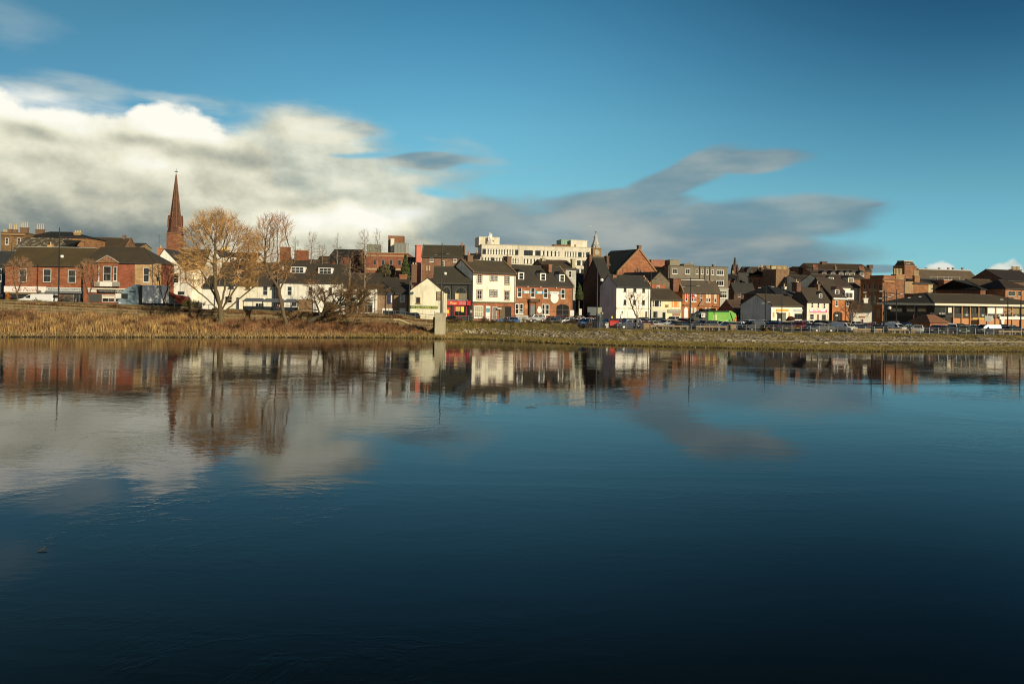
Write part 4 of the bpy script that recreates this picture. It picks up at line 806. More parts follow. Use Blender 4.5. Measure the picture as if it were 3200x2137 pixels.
roofbox(h, 62, 245, 202, 322, mat('harl', (0.26, 0.235, 0.17)), 'roof_tank_room', 2, 6); roofbox(h, 265, 305, 410, 330, mat('harl', (0.2, 0.17, 0.1)), 'roof_upstand', 3, 5)
V('F'); roofbox(h, 970, 385, 1144, 452, mat('brick', (0.36, 0.15, 0.09)), 'brick_tank_room', 3, 6); V('G')
h.chim(345, 385, 305, 5, 3, m=HGREY, yb=330, ph=.8); h.chim(680, 703, 305, 5, 1, m=HGREY, yb=345, ph=.8)
h = House('white_fascia_annex', 'flat roofed annex showing only a bright white fascia behind the red blind building', 'building', 95, 560, 515, 224, 14, 6, roof='flat', wall=WHITE, rmat=DKGREY, gut=False)
h = House('pale_annex', 'pale grey annex with a wide window right of the red blind building', 'building', 775, 906, 658, 228, 18, 8, roof='flat', wall=mat('harl', (0.42, 0.42, 0.35)), rmat=LEAD)
h.win(780, 692, 882, 788, 'grid', cols=3, rows=2); h.panel(790, 720, 880, 730, WHITE, 'white_band')
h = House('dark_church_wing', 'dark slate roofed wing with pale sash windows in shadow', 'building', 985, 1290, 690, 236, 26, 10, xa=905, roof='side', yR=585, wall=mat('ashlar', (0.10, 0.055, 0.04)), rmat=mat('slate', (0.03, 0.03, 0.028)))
h.wins([(1042, 706, 1076, 772), (1124, 708, 1158, 776), (1210, 712, 1246, 780)], fm=LEAD); h.panel(1035, 868, 1105, 882, WHITE, 'white_sill_board')
h = House('tan_wall_house', 'dark roof with a bright white gable sliver and tan wall below the small spire', 'house', 1070, 1320, 548, 262, 20, 10, xa=1036, roof='side', yR=440, wall=mat('harl', (0.5, 0.42, 0.25)), rmat=mat('slate', (0.028, 0.028, 0.028)))
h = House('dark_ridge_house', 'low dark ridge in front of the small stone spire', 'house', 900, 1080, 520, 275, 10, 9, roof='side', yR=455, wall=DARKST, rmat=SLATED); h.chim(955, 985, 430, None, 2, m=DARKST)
D = 320; c = at(997, 440, D); g0 = gz(c.x, D) - .5; s2 = empty('stone_spire', (c.x, c.y, g0), 0); tag(s2, 'small dark truncated stone spire right of the grey flats', 'spire')
zz = lambda y: at(997, y, D).z - g0
wp = lambda p: p / 4.6125 / F * D
MB().box(-wp(34), -wp(34), 0, wp(34), wp(34), zz(430)).build('tower', DARKST, s2); m = MB(); pr = [(430, 36), (320, 30), (310, 24), (205, 9)]
for (ya, ra), (yb, rb) in zip(pr, pr[1:]):
    A = [(x, y, zz(ya)) for x, y in octa(wp(ra))]; B = [(x, y, zz(yb)) for x, y in octa(wp(rb))]; m.add(A + B, [(i, (i + 1) % 8, 8 + (i + 1) % 8, 8 + i) for i in range(8)])
m.add([(x, y, zz(205)) for x, y in octa(wp(9))], [tuple(range(8))]); m.build('spire', mat('ashlar', (0.12, 0.085, 0.05)), s2)
for k in range(4):
    t = R(45 + 90 * k); MB().lathe([(zz(440), .8), (zz(350), .5), (zz(300), .05)], 5, (wp(33) * 1.2 * math.cos(t), wp(33) * 1.2 * math.sin(t))).build('pinnacle', DARKST, s2)
h = House('tan_garage', 'small tan fronted workshop with brown roof and one big window beside the refuse lorry', 'building', 987, 1166, 970, 201, 36, xa=775, roof='side', yR=828, wall=mat('harl', (0.5, 0.4, 0.24)), rmat=mat('slate', (0.075, 0.052, 0.038)))
h.wins([(1000, 996, 1096, 1108)], kind='grid', cols=2, rows=2, fm=CREAMP); MB().prism([(0, -.5), (h.d, -.5), (h.d, h.he - .02), (h.d / 2, h.hr - .05), (0, h.he - .02)], -0.04, -.005, 'x').build('brown_side_wall', mat('ashlar', (0.2, 0.075, 0.04)), h.root)
h = House('brick_hip_house', 'red brick house with hipped roof and tall windows on its shaded side', 'building', 1472, 1592, 484, 250, 34, xa=1200, roof='hip', yR=395, xR=1420, hin=4, wall=mat('brick', (0.34, 0.125, 0.06)), rmat=SLATED)
h.swin([(1216, 508, 1240, 605), (1270, 520, 1296, 600), (1336, 520, 1362, 600), (1394, 500, 1416, 605), (1420, 500, 1440, 605)], fm=mat('plain', (0.2, 0.19, 0.17))); h.chim(1365, 1400, 350, 8, 2, m=DARKST); h.chim(1335, 1362, 370, 12, 2, m=DARKST)
h = House('brick_tower_house', 'broad brick gable tower with a long row of chimney pots', 'building', 1592, 1782, 385, 243, 20, 6, roof='flat', wall=mat('rubble', (0.22, 0.13, 0.07)), rmat=mat('plain', (0.22, 0.14, 0.08)))
h.chim(1592, 1770, 372, 2.5, 10, m=mat('rubble', (0.22, 0.14, 0.075)), ph=.8, yb=420); h.win(1722, 533, 1756, 604)
V('H')
h = House('long_brick_house', 'brick house with dark eaves and one white sash window above the cream bungalow', 'building', -40, 315, 465, 246, 12, 10, roof='side', yR=400, wall=mat('ashlar', (0.26, 0.12, 0.055)), rmat=mat('slate', (0.05, 0.038, 0.028)))
h.win(57, 503, 90, 570); h.panel(220, 470, 315, 482, mat('plain', (0.07, 0.04, 0.03)), 'dark_cornice', th=.5); h.panel(300, 518, 385, 560, WHITE, 'white_panel')
h = House('slate_link_house', 'low slate roof with white gable panel between brick house and tall gables', 'house', 230, 480, 505, 238, 10, 9, roof='side', yR=450, wall=HWHITE, rmat=mat('slate', (0.06, 0.05, 0.035)))
V('G')
h = House('pale_roof_block', 'pale cream flat roofed plant room on the far skyline', 'building', 1528, 1742, 328, 300, 8, 8, roof='flat', wall=mat('harl', (0.5, 0.42, 0.25)), rmat=mat('plain', (0.3, 0.22, 0.12)))
h = House('gabled_skyline_house', 'brown roofed skyline house with pointed gable right of the small spire', 'house', 1170, 1520, 432, 285, 4, 9, roof='side', yR=352, wall=SANDB, rmat=mat('slate', (0.075, 0.058, 0.04))); h.dormer(1178, 385, 1250, 428, kind='gable', peak=342, m=CHIMB)
h.chim(1375, 1402, 358, None, 2, m=CHIMB, ph=1.1); h.chim(1450, 1505, 362, None, 4, m=CHIMB, ph=1.1)
h = House('white_bungalow', 'white bungalow shop with shaded grey gable side, orange sign and brown roof', 'building', 1526, 1976, 895, 186, 38, xa=1098, roof='side', yR=752, xR=1640, wall=mat('harl', (0.86, 0.83, 0.70)), rmat=mat('slate', (0.075, 0.06, 0.045)))
MB().prism([(0, -.5), (h.d, -.5), (h.d, h.he - .02), (h.d / 2, h.hr - .05), (0, h.he - .02)], -0.045, -.005, 'x').build('grey_side_wall', mat('harl', (0.62, 0.60, 0.58)), h.root)  # greyed render skin; the colour stands in for shade on this gable
ORS = mat('plain', (0.75, 0.36, 0.04)); h.sign(1592, 950, 1768, 980, ORS, [('fireplaces', 1620, 956, 1740, 974, mat('plain', (0.85, 0.55, 0.15)))]); h.panel(1545, 992, 1566, 1070, ORS, 'orange_notice'); h.panel(1770, 995, 1788, 1060, ORS, 'orange_notice')
h.panel(1606, 1004, 1732, 1125, mat('plain', (0.03, 0.028, 0.025)), 'shop_entrance', th=.05); h.panel(1676, 1008, 1730, 1125, mat('plain', (0.16, 0.17, 0.15)), 'glass_screen', th=.1); h.panel(1590, 990, 1740, 1003, CREAMP, 'entrance_canopy', th=.7)
V('H'); h.sign(172, 898, 316, 932, mat('plain', (0.45, 0.48, 0.46)), [('motor parts', 205, 906, 300, 926, WHITE)]); h.win(185, 958, 290, 1036, 'grid', cols=3, rows=1, fm=DKGREY, sill=False)
h.win(8, 955, 12, 960) if False else None
h = House('dark_hip_house', 'dark hipped roof with a white chimney behind the white bungalow', 'house', -60, 215, 706, 205, 34, 10, roof='hip', yR=590, xR=90, hin=3, wall=DARKST, rmat=mat('slate', (0.03, 0.03, 0.032))); h.chim(32, 58, 592, 3, 1, m=CREAMP, yb=690)
h = House('cream_pizza_shop', 'cream two storey shop with pink-edged signboard and small slate dormer', 'building', 358, 664, 780, 193.5, 34, xa=150, roof='side', yR=618, xR=420, wall=mat('harl', (0.74, 0.68, 0.52)), rmat=mat('slate', (0.06, 0.048, 0.035)))
h.wins([(412, 802, 438, 880), (496, 808, 522, 886), (578, 815, 605, 891)], fw=.1); PNK = mat('plain', (0.75, 0.08, 0.3))
o = h.sign(390, 896, 620, 942, WHITE, [('Da Pizza', 440, 904, 545, 926, PNK, .2)]); h.panel(390, 932, 620, 943, PNK, 'pink_stripe', th=.15); h.panel(602, 906, 622, 935, PNK, 'pink_end', th=.15)
h.win(395, 962, 448, 1040, 'grid', cols=2, rows=2); h.door(488, 962, 518, 1060, mat('plain', (0.2, 0.12, 0.08))); h.win(556, 968, 614, 1050, 'grid', cols=2, rows=1, fm=WHITE); h.panel(634, 960, 656, 1040, CREAMP, 'menu_board')
h.chim(183, 240, 532, None, 1, m=mat('ashlar', (0.14, 0.07, 0.05)), yb=660, d=1.4); h.chim(484, 513, 556, None, 1, m=CHIMB, yb=650, pm=POT); h.dormer(520, 686, 564, 752, kind='gable', peak=660)
MB().prism([(0, -.5), (h.d, -.5), (h.d, h.he - .02), (h.d / 2, h.hr - .05), (0, h.he - .02)], -0.04, -.005, 'x').build('shade_dark_side_wall', mat('harl', (0.10, 0.085, 0.075)), h.root)  # left gable of the cream shop drawn near-black, shade painted in
h = House('orange_brick_house', 'orange brick town house with white dormer, arched pend and large dark gable side', 'building', 702, 888, 738, 200, 34, xa=262, roof='side', yR=490, xR=640, wall=ORBR, rmat=mat('slate', (0.065, 0.05, 0.04)))
h.win(738, 778, 776, 858, fw=.12); h.arch(712, 930, 836, 1075, 965, mat('plain', (0.03, 0.025, 0.02)), 'arched_pend', bars=(3, 0)); h.dormer(737, 632, 797, 700, kind='gable', peak=590, rm=mat('slate', (0.09, 0.05, 0.04))); h.panel(742, 975, 775, 990, WHITE, 'white_sign', off=-.1); MB().box(-.1, -.42, h.he - .5, h.w + .1, -.02, h.he - .1).build('white_fascia', WHITE, h.root)
MB().prism([(0, -.5), (h.d, -.5), (h.d, h.he - .02), (h.d / 2, h.hr - .05), (0, h.he - .02)], -0.04, -.005, 'x').build('shade_dark_side_wall', mat('ashlar', (0.075, 0.045, 0.035)), h.root)  # dark skin over the left gable paints its shade
h = House('glazed_bay_house', 'narrow brick house with tall white glazed top bay next to the orange house', 'building', 888, 992, 770, 205, 34, 8, roof='side', yR=590, wall=ORBR, rmat=mat('slate', (0.07, 0.045, 0.035)))
h.panel(866, 640, 985, 768, WHITE, 'bay_frame', off=-.4, th=.2); h.win(872, 668, 978, 752, 'grid', off=-.62, cols=5, rows=1, fw=.16); h.win(888, 788, 955, 855, 'grid', cols=2, rows=2)
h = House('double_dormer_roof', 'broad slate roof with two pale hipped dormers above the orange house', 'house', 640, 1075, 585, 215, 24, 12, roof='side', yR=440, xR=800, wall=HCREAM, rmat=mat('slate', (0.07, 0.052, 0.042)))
h.dormer(652, 462, 720, 500, kind='hip', peak=438, m=CREAMP, cols=2, rows=1); h.dormer(916, 470, 990, 542, kind='hip', peak=440, m=CREAMP, cols=3, rows=1)
h = House('six_dormer_terrace', 'skyline terrace with six small gabled dormers and red chimney pots', 'building', 490, 1140, 470, 262, 10, 12, roof='side', yR=372, wall=SANDB, rmat=mat('slate', (0.06, 0.048, 0.04)))
for cx in (590, 712, 822, 907, 978, 1105): h.dormer(cx - 30, 402, cx + 30, 442, kind='gable', peak=374, m=mat('plain', (0.45, 0.42, 0.36)), cols=2, rows=1)
h.chim(432, 496, 330, None, 4, m=mat('ashlar', (0.16, 0.08, 0.05)), pm=POTR, ph=1.0, yb=440); h.chim(726, 750, 318, None, 1, m=CHIMB, pm=POTR, yb=390); h.chim(1062, 1130, 348, None, 5, m=CHIMB, pm=POTR, ph=.9, yb=400)
h = House('skyline_roof_block', 'highest brown roof on the skyline with stepped end chimneys', 'building', 430, 1238, 362, 292, 4, 14, roof='side', yR=288, xR=760, wall=SANDB, rmat=mat('slate', (0.075, 0.055, 0.035)))
h.chim(546, 612, 252, 7, 0, m=DARKST, yb=330, d=2); h.chim(1186, 1236, 296, 7, 0, m=DARKST, yb=350, d=2)
h = House('dark_skyline_wall', 'low dark stone skyline block left of the six dormer terrace', 'building', 240, 440, 345, 300, 6, 9, roof='side', yR=330, wall=DARKST, rmat=SLATED); h.chim(250, 350, 322, 3, 0, m=mat('plain', (0.05, 0.045, 0.035)), yb=440)
h = House('green_brown_roof', 'far brown-green roof at the left of the dormer terraces', 'building', 90, 260, 400, 310, 6, 9, roof='side', yR=348, wall=DARKST, rmat=mat('slate', (0.08, 0.065, 0.035)))
h = House('white_cottage', 'small white cottage with white chimney and brown sign behind the slanting bare tree', 'house', 990, 1243, 912, 173, -12, 4.5, roof='side', yR=802, xR=1060, wall=mat('harl', (0.78, 0.74, 0.62)), rmat=mat('slate', (0.075, 0.058, 0.04)))
h.sign(1070, 992, 1150, 1013, mat('plain', (0.35, 0.13, 0.07))); h.door(1090, 1028, 1128, 1110, mat('plain', (0.1, 0.03, 0.03))); h.chim(1124, 1180, 748, None, 1, m=HWHITE, yb=830); h.win(1185, 925, 1205, 985)
h = House('sandstone_office', 'large four square sandstone building with shaded windowed side and lit ornate front', 'building', 1386, 1690, 492, 212, 28, xa=1092, roof='flat', wall=mat('ashlar', (0.24, 0.105, 0.05)), rmat=mat('plain', (0.2, 0.13, 0.07)))
h.swin([(1128 + 70 * i, y0, 1156 + 70 * i, y1) for i in range(4) for y0, y1 in ((560, 640), (715, 825))], fm=mat('plain', (0.22, 0.2, 0.18))); h.swin([(1318, 900, 1346, 1010)], fm=LEAD)
h.panel(1390, 512, 1530, 530, mat('plain', (0.42, 0.22, 0.11)), 'dentil_cornice', th=.4); h.panel(1390, 660, 1530, 672, SANDB, 'string_course', th=.25); h.panel(1390, 730, 1530, 742, SANDB, 'string_course', th=.25)
roofbox(h, 1400, 445, 1560, 490, mat('ashlar', (0.28, 0.12, 0.06)), 'parapet', .5, 4)
h.chim(1536, 1650, 422, 4, 6, m=mat('ashlar', (0.34, 0.2, 0.1)), ph=1.6, yb=500, d=1.4)
V('I')
h = House('orange_gable_block', 'orange stone block with a tall five pot chimney and sloping tan gable', 'building', 385, 585, 518, 220, 10, 9, roof='side', yR=470, wall=mat('ashlar', (0.34, 0.155, 0.07)), rmat=mat('slate', (0.08, 0.06, 0.045)))
h.chim(392, 458, 418, 1, 5, m=mat('ashlar', (0.34, 0.17, 0.08)), ph=1.5, yb=520); h.panel(275, 492, 384, 650, mat('harl', (0.36, 0.25, 0.14)), 'tan_gable_wall')
h = House('cream_wall_block', 'plain cream wall with dark roof between orange gable and brick stair tower', 'building', 582, 782, 520, 226, 8, 9, roof='side', yR=472, wall=mat('harl', (0.55, 0.47, 0.27)), rmat=SLATED)
h = House('fire_escape_brick_block', 'brick wall block with reddish iron fire escape below the long mansard', 'building', 782, 1060, 478, 224, 12, 8, roof='flat', wall=mat('brick', (0.28, 0.12, 0.06)), rmat=LEAD)
q = MB()
for i in range(6):
    z = h.he - 1 - i * 1.1; q.box(.2, -1.2, z, 3.2, -.05, z + .08).tube([(.2, -1.2, z), (.2, -1.2, z + 1)], .04, 4).tube([(3.2, -1.2, z), (3.2, -1.2, z + 1)], .04, 4).tube([(.2 if i % 2 else 3.2, -.7, z), (3.2 if i % 2 else .2, -.7, z - 1.1)], .07, 4)
q.build('fire_escape', mat('plain', (0.5, 0.12, 0.09)), h.root)
h = House('square_brick_tower', 'square brick tower with tapered slate mansard cap on the right skyline', 'building', 276, 432, 296, 262, 26, xa=133, roof='flat', wall=mat('brick', (0.27, 0.12, 0.06)), rmat=mat('plain', (0.3, 0.17, 0.09)))
a, z1 = h.L(300, 236, .8); w, d = h.w, h.d; MB().frus(0.2, .2, w - .2, d - .2, h.he + .2, w * .14, .9, w * .86, d - .9, z1).build('mansard_cap', mat('slate', (0.09, 0.06, 0.035)), h.root); MB().box(w * .14 - .1, .8, z1, w * .86 + .1, d - .8, z1 + .3).build('white_capping', LEAD, h.root)
h.win(298, 262, 345, 288, 'grid', off=.5, cols=2, rows=1, fm=CREAMP)
def mansard(name, label, x0, x1, yE, yT, D, phi, xa, rm, wm, ins=.12, cap=LEAD):
    h = House(name, label, 'building', x0, x1, yE, D, phi, xa=xa, roof='flat', wall=wm, rmat=DKGREY, gut=False)
    z1 = h.L((x0 + x1) / 2, yT, 1.5)[1]; w, d = h.w, h.d
    MB().frus(-.2, -.2, w + .2, d + .2, h.he + .2, 1.2, 1.5, w - 2.2, d - 1.5, z1).build('mansard_roof', rm, h.root); MB().box(.9, 1.2, z1, w - 1.9, d - 1.2, z1 + .35).build('roof_capping', cap, h.root)
    return h
h = mansard('long_mansard_block', 'long brown mansard roofed block with white capping on the right skyline', 460, 1242, 478, 352, 268, 14, 270, mat('slate', (0.085, 0.06, 0.035)), mat('brick', (0.3, 0.13, 0.06)))
for xx in (612, 696, 782, 838, 884, 985):
    a, z = h.L(xx, 425, -2); MB().tube([(a, -2, z - 4), (a, -2, z)], .09, 5).build('rail_post', LEAD, h.root)
a, z = h.L(600, 432, -2); b, _ = h.L(1000, 432, -2); MB().box(a, -2.04, z, b, -1.96, z + .08).build('guard_rail', GRMET, h.root)
for xx, kk in ((555, 0), (720, 1), (838, 1), (900, 1), (1020, 1)):
    a, z = h.L(xx, 345, 4); MB().lathe([(z - 1, .4), (z + .5, .35), (z + .7, .5)], 8, (a, 4)).build('roof_vent', POTR if kk else LEAD, h.root)
h = House('flat_deck_building', 'flat deck with white railing posts in front of the cumulus cloud', 'building', 1195, 1730, 474, 262, 10, 10, roof='flat', wall=mat('brick', (0.2, 0.09, 0.05)), rmat=LEAD)
for xx in (1200, 1440, 1550, 1620, 1715):
    a, z = h.L(xx, 424, .2); MB().tube([(a, .2, h.he), (a, .2, z)], .1, 5).build('rail_post', LEAD, h.root)
a, z = h.L(1200, 430, .2); b, _ = h.L(1715, 430, .2); MB().box(a, .16, z, b, .24, z + .07).build('guard_rail', GRMET, h.root)
h = House('dark_hipped_range', 'long dark hipped roof over shaded brick windows behind the market hall', 'building', 1255, 1320, 603, 206, 26, xa=690, roof='hip', yR=482, xR=1100, hin=4, wall=mat('brick', (0.2, 0.08, 0.045)), rmat=mat('slate', (0.032, 0.033, 0.033)))
h.swin([(900 + 60 * i, 612, 925 + 60 * i, 660) for i in range(5)], fm=mat('plain', (0.12, 0.1, 0.09)))
h = House('brown_pitched_range', 'brown pitched roof range catching the sun beside the dark hipped roof', 'building', 1262, 1560, 604, 212, 16, 9, roof='side', yR=480, wall=mat('brick', (0.3, 0.13, 0.06)), rmat=mat('slate', (0.07, 0.05, 0.034)))
h = House('twin_window_brick_house', 'orange brick upper storey with two dark windows behind the market roof', 'building', 1578, 1900, 590, 204, 14, 10, roof='hip', yR=478, xR=1740, hin=3, wall=mat('brick', (0.46, 0.2, 0.09)), rmat=mat('slate', (0.055, 0.04, 0.03)))
h.win(1610, 620, 1704, 680, 'grid', cols=2, rows=2, fm=LEAD); h.win(1735, 620, 1776, 682, 'grid', cols=1, rows=2, fm=LEAD); h.win(1645, 540, 1670, 560, off=1) if False else None
h = House('dark_peak_house', 'dark roofed house with six pot chimney at the right edge of the skyline', 'building', 1560, 2000, 480, 245, 20, 12, roof='side', yR=362, xR=1800, wall=DARKST, rmat=mat('slate', (0.035, 0.03, 0.027)))
h.chim(1645, 1762, 335, 7, 7, m=mat('ashlar', (0.32, 0.2, 0.1)), ph=.9, yb=400, d=1.2)
# market hall
h = House('market_hall', 'long two storey market hall with hipped brown roof, white fascia and glazed upper floor', 'building', 664, 2000, 785, 172, 17, xa=20, roof='hip', yR=652, xR=740, hin=5, wall=mat('plain', (0.035, 0.032, 0.028)), rmat=mat('slate', (0.085, 0.068, 0.042)), ov=1.0, gut=False)
w, d, he = h.w, h.d, h.he
MB().box(-1.05, -1.06, he - .28, w + 1.05, -.98, he + .16).box(-1.06, -.98, he - .28, -.98, d + 1, he + .16).build('white_fascia', mat('plain', (0.7, 0.66, 0.52)), h.root)
z = lambda y: h.L(1100, y)[1] + (0)
zu1, zu0, zb0, zl1, zl0 = z(828), z(906), z(955), z(972), 0
MB().box(-.02, -.03, zu0, w, .0, zu1).build('upper_glazing', GLASS, h.root)
for i, xx in enumerate((895, 1003, 1110, 1220, 1330, 1440, 1550, 1655, 1760, 1865)):
    a, _ = h.L(xx, 850); MB().box(a - .12, -.3, 0, a + .12, -.02, zu1 + .3).build('brick_column' if i < 4 else 'column', mat('plain', (0.42, 0.24, 0.13)), h.root)
MB().box(-.1, -.18, zb0, w + .1, -.02, zu0).box(-.2, -.04, zb0, -.02, d, zu0).build('spandrel_band', mat('plain', (0.06, 0.058, 0.05)), h.root)
for xx in (1065, 1275, 1490, 1703):
    a, zq = h.L(xx, 925 + (xx - 1065) * .025); MB().prism([(a - .45, zq), (a, zq - .28), (a + .45, zq), (a, zq + .28)], -.22, -.18, 'y').build('diamond_emblem', LEAD, h.root)
h.panel(1335, 822, 1553, 916, WHITE, 'white_panel', off=-.05, th=.1); h.panel(1560, 830, 1655, 918, mat('plain', (0.32, 0.2, 0.11)), 'tan_panel', off=-.05); h.panel(1660, 832, 1900, 922, mat('plain', (0.27, 0.2, 0.1)), 'tan_panel', off=-.05)
h.panel(890, 968, 1495, 1080, mat('plain', (0.5, 0.24, 0.11)), 'orange_wall', off=-.02, th=.08); h.panel(1545, 985, 1990, 1100, mat('plain', (0.47, 0.22, 0.1)), 'orange_wall', off=-.02, th=.08)
h.panel(1490, 948, 1990, 984, WHITE, 'white_fascia_board', off=-.1, th=.25); h.panel(1150, 964, 1415, 978, mat('plain', (0.8, 0.6, 0.12)), 'yellow_lettering_strip', off=-.1, th=.1)
a, z0, b, z1 = h.rect(1500, 985, 1545, 1045); MB().prism([(a, z1), (b, z1), ((a + b) / 2 + .3, z0), ((a + b) / 2 - .3, z0)], -.4, -.05, 'y').build('white_wedge_column', WHITE, h.root)
h.sign(590, 895, 880, 925, mat('plain', (0.02, 0.02, 0.02)), [('THE VENUE', 718, 898, 800, 918, WHITE)], off=-1.2, th=.2, name='entrance_canopy'); h.win(640, 940, 730, 1030, 'grid', off=-.1, cols=2, rows=2, fm=WHITE, sill=False); h.win(760, 960, 830, 1030, 'grid', off=-.1, cols=3, rows=1, fm=DKGREY, sill=False)
h.panel(572, 958, 630, 1060, mat('plain', (0.5, 0.2, 0.08)), 'orange_corner_pier', off=-.3, th=.3); h.panel(835, 830, 880, 900, CREAMP, 'window_notice', off=-.05)
h.swin([(90, 790, 250, 890), (300, 800, 420, 888), (440, 800, 560, 888)], fm=mat('plain', (0.12, 0.1, 0.07)), fw=.12)
a, z = h.L(1358, 968, -2.5); MB().tube([(a, -2.5, 0), (a, -2.5, z - .5)], .06, 6).box(a - 1.1, -2.6, z - .5, a + 1.1, -2.5, z + .5).build('hanging_notice', LEAD, h.root)
c = at(720, 1060, 154); kk = empty('brick_kiosk', (c.x, c.y, gz(c.x)), R(20)); tag(kk, 'small low kiosk with sloping terracotta roof in front of the market hall', 'kiosk')
kw = 2.4; MB().box(-kw, 0, 0, kw, 5, 1.5).build('wall', mat('brick', (0.4, 0.17, 0.08)), kk); MB().frus(-kw - .4, -.4, kw + .4, 5.4, 1.5, -kw * .45, 2, kw * .45, 3, 3.1).build('roof', mat('slate', (0.24, 0.12, 0.07)), kk)

ar = random.Random(17)
for h in HOUSES:                                # television aerials on some ridges
    if h.roof != 'side' or h.w < 4 or ar.random() < .5: continue
    x = h.w * ar.uniform(.15, .85); y = h.d / 2; z = h.hr; t = ar.uniform(1.1, 2.0)
    q = MB().tube([(x, y, z - .2), (x, y, z + t)], .03, 4).tube([(x - .5, y, z + t - .1), (x + .5, y, z + t - .1)], .02, 4)
    for k in range(4): q.tube([(x - .45 + k * .28, y - .25, z + t - .1), (x - .45 + k * .28, y + .25, z + t - .1)], .015, 3)
    q.build('television_aerial', DKMET, h.root)
# ------------------------------------------------------------------ river walls
m_rw, b = newmat('river_rubble', 0.9); p = wpos(); X, Y, Z = sep(p)
vo = NX.tree.nodes.new('ShaderNodeTexVoronoi'); NX.tree.links.new(vscale(p, (3.0, 1.7, 5.0)).k, vo.inputs['Vector']); vo.inputs['Scale'].default_value = 1.0
cc = sep(NX(vo.outputs['Color']))[0]; dd = NX(vo.outputs['Distance'])
st = mixc(cc, (0.22, 0.16, 0.08), (0.74, 0.62, 0.40)); st = mixc(sstep(dd, 0.45, 0.7), st, (0.05, 0.04, 0.02))
gm = noise(p, 0.32, 6, 0.68) + noise(p, 1.4, 4, 0.7) * 0.5; grn = mixc(noise(p, 5, 3), (0.06, 0.05, 0.012), (0.24, 0.18, 0.05))
setc(b, 'Base Color', mixc(sstep(gm + (1 - sstep(Z, .3, .7)) * .12 + sstep(Z, 1.15, 1.5) * .2, 0.79, 0.92), st, grn)); bump(b, dd * -1 + cc * 0.3, 1.0, 0.12)
m_aw, b = newmat('quay_ashlar', 0.9); p = wpos(); X, Y, Z = sep(p)
br = NX.tree.nodes.new('ShaderNodeTexBrick'); NX.tree.links.new(comb(X, Z + X * 0.03 + noise(p, .3, 2) * .12, 0).k, br.inputs['Vector']); br.inputs['Scale'].default_value = 1
br.inputs['Brick Width'].default_value = 1.35; br.inputs['Row Height'].default_value = 0.5; br.inputs['Mortar Size'].default_value = 0.04
br.inputs['Color1'].default_value = (0.12, 0.085, 0.04, 1); br.inputs['Color2'].default_value = (0.21, 0.15, 0.075, 1); br.inputs['Mortar'].default_value = (0.32, 0.25, 0.14, 1)
a = mixc(sstep(noise(p, 0.8, 5, 0.65), 0.5, 0.7) * 0.6, NX(br.outputs[0]), (0.09, 0.075, 0.03)); setc(b, 'Base Color', mixc(sstep(noise(p, 3.5, 4, 0.7), 0.55, 0.7) * 0.5, a, (0.34, 0.28, 0.16))); bump(b, noise(p, 6, 3), 0.5, 0.05)
def wallrun(name, label, x0, x1, m, thick, zt=wt, zb=None, batter=0.0, step=0.75, yo=0.0, rough=0.05, cop=None):
    n = int((x1 - x0) / step); mb = MB(); rr = random.Random(7)
    for i in range(n + 1):
        X = x0 + (x1 - x0) * i / n; y = wy(X) + yo; t = zt(X) + rr.uniform(-.03, .03) * (rough / .05); b0 = (zb(X) if zb else gz(X) - 2.2)
        bt = batter(X) if callable(batter) else batter
        for k in range(5):
            z = b0 + (t - b0) * k / 4; mb.v.append((X, y - bt * (1 - k / 4) + rr.uniform(-rough, rough), z + (rr.uniform(-rough, rough) * .5 if 0 < k < 4 and bt > 2 else 0)))
        mb.v.append((X, y + thick, t)); mb.v.append((X, y + thick, b0))
    for i in range(n):
        for k in range(6):
            a = i * 7 + k; mb.f.append((a, a + 7, a + 8, a + 1))
    for e in (0, n * 7): mb.f.append(tuple(range(e, e + 7)))
    o = mb.build(name, m, None); tag(o, label, 'wall')
    return o
lw = wallrun('quay_wall', 'long coursed sandstone river wall with parapet along the left bank', -130, -12.8, m_aw, 0.5)
lowz = lambda X: lerp(X, WTP)
wallrun('rubble_wall', 'rough rubble wall top beside the concrete pier and below the white three storey house', -12.6, 11.2, m_rw, 0.5, batter=lambda X: wy(X) - ft(X), zb=lambda X: 0.3, rough=0.15)
rz = lambda X: gz(X) + 0.05 + 0.1 * math.sin(X * .7) * math.sin(X * .23)
wallrun('sloping_river_wall', 'sloping pale rubble river wall with grass tufts in front of the car park railing', 11.25, 130, m_rw, 0.45, zt=rz, zb=lambda X: 0.3, batter=lambda X: wy(X) - ft(X), rough=0.16)
# coping stones on the left wall
cs = MB(); rr = random.Random(3); X = -129.5
while X < -17:
    L = rr.uniform(1.2, 2.2); z = wt(X + L / 2); k = (wt(X + L) - wt(X)) ; yy = wy(X + L / 2)
    if X > -60 and rr.random() < .25: X += L; continue
    cs.add([(X, wy(X) - .1, wt(X) + .02), (X + L - .04, wy(X + L) - .1, wt(X + L) + .02), (X + L - .04, wy(X + L) + .6, wt(X + L) + .02), (X, wy(X) + .6, wt(X) + .02), (X, wy(X) - .1, wt(X) + .26 + rr.uniform(-.03, .03)), (X + L - .04, wy(X + L) - .1, wt(X + L) + .26), (X + L - .04, wy(X + L) + .6, wt(X + L) + .26), (X, wy(X) + .6, wt(X) + .26)],
           [(0, 3, 2, 1), (4, 5, 6, 7), (0, 1, 5, 4), (1, 2, 6, 5), (2, 3, 7, 6), (3, 0, 4, 7)]); X += L
co_ = cs.build('coping', mat('rubble', (0.18, 0.135, 0.065)), lw)
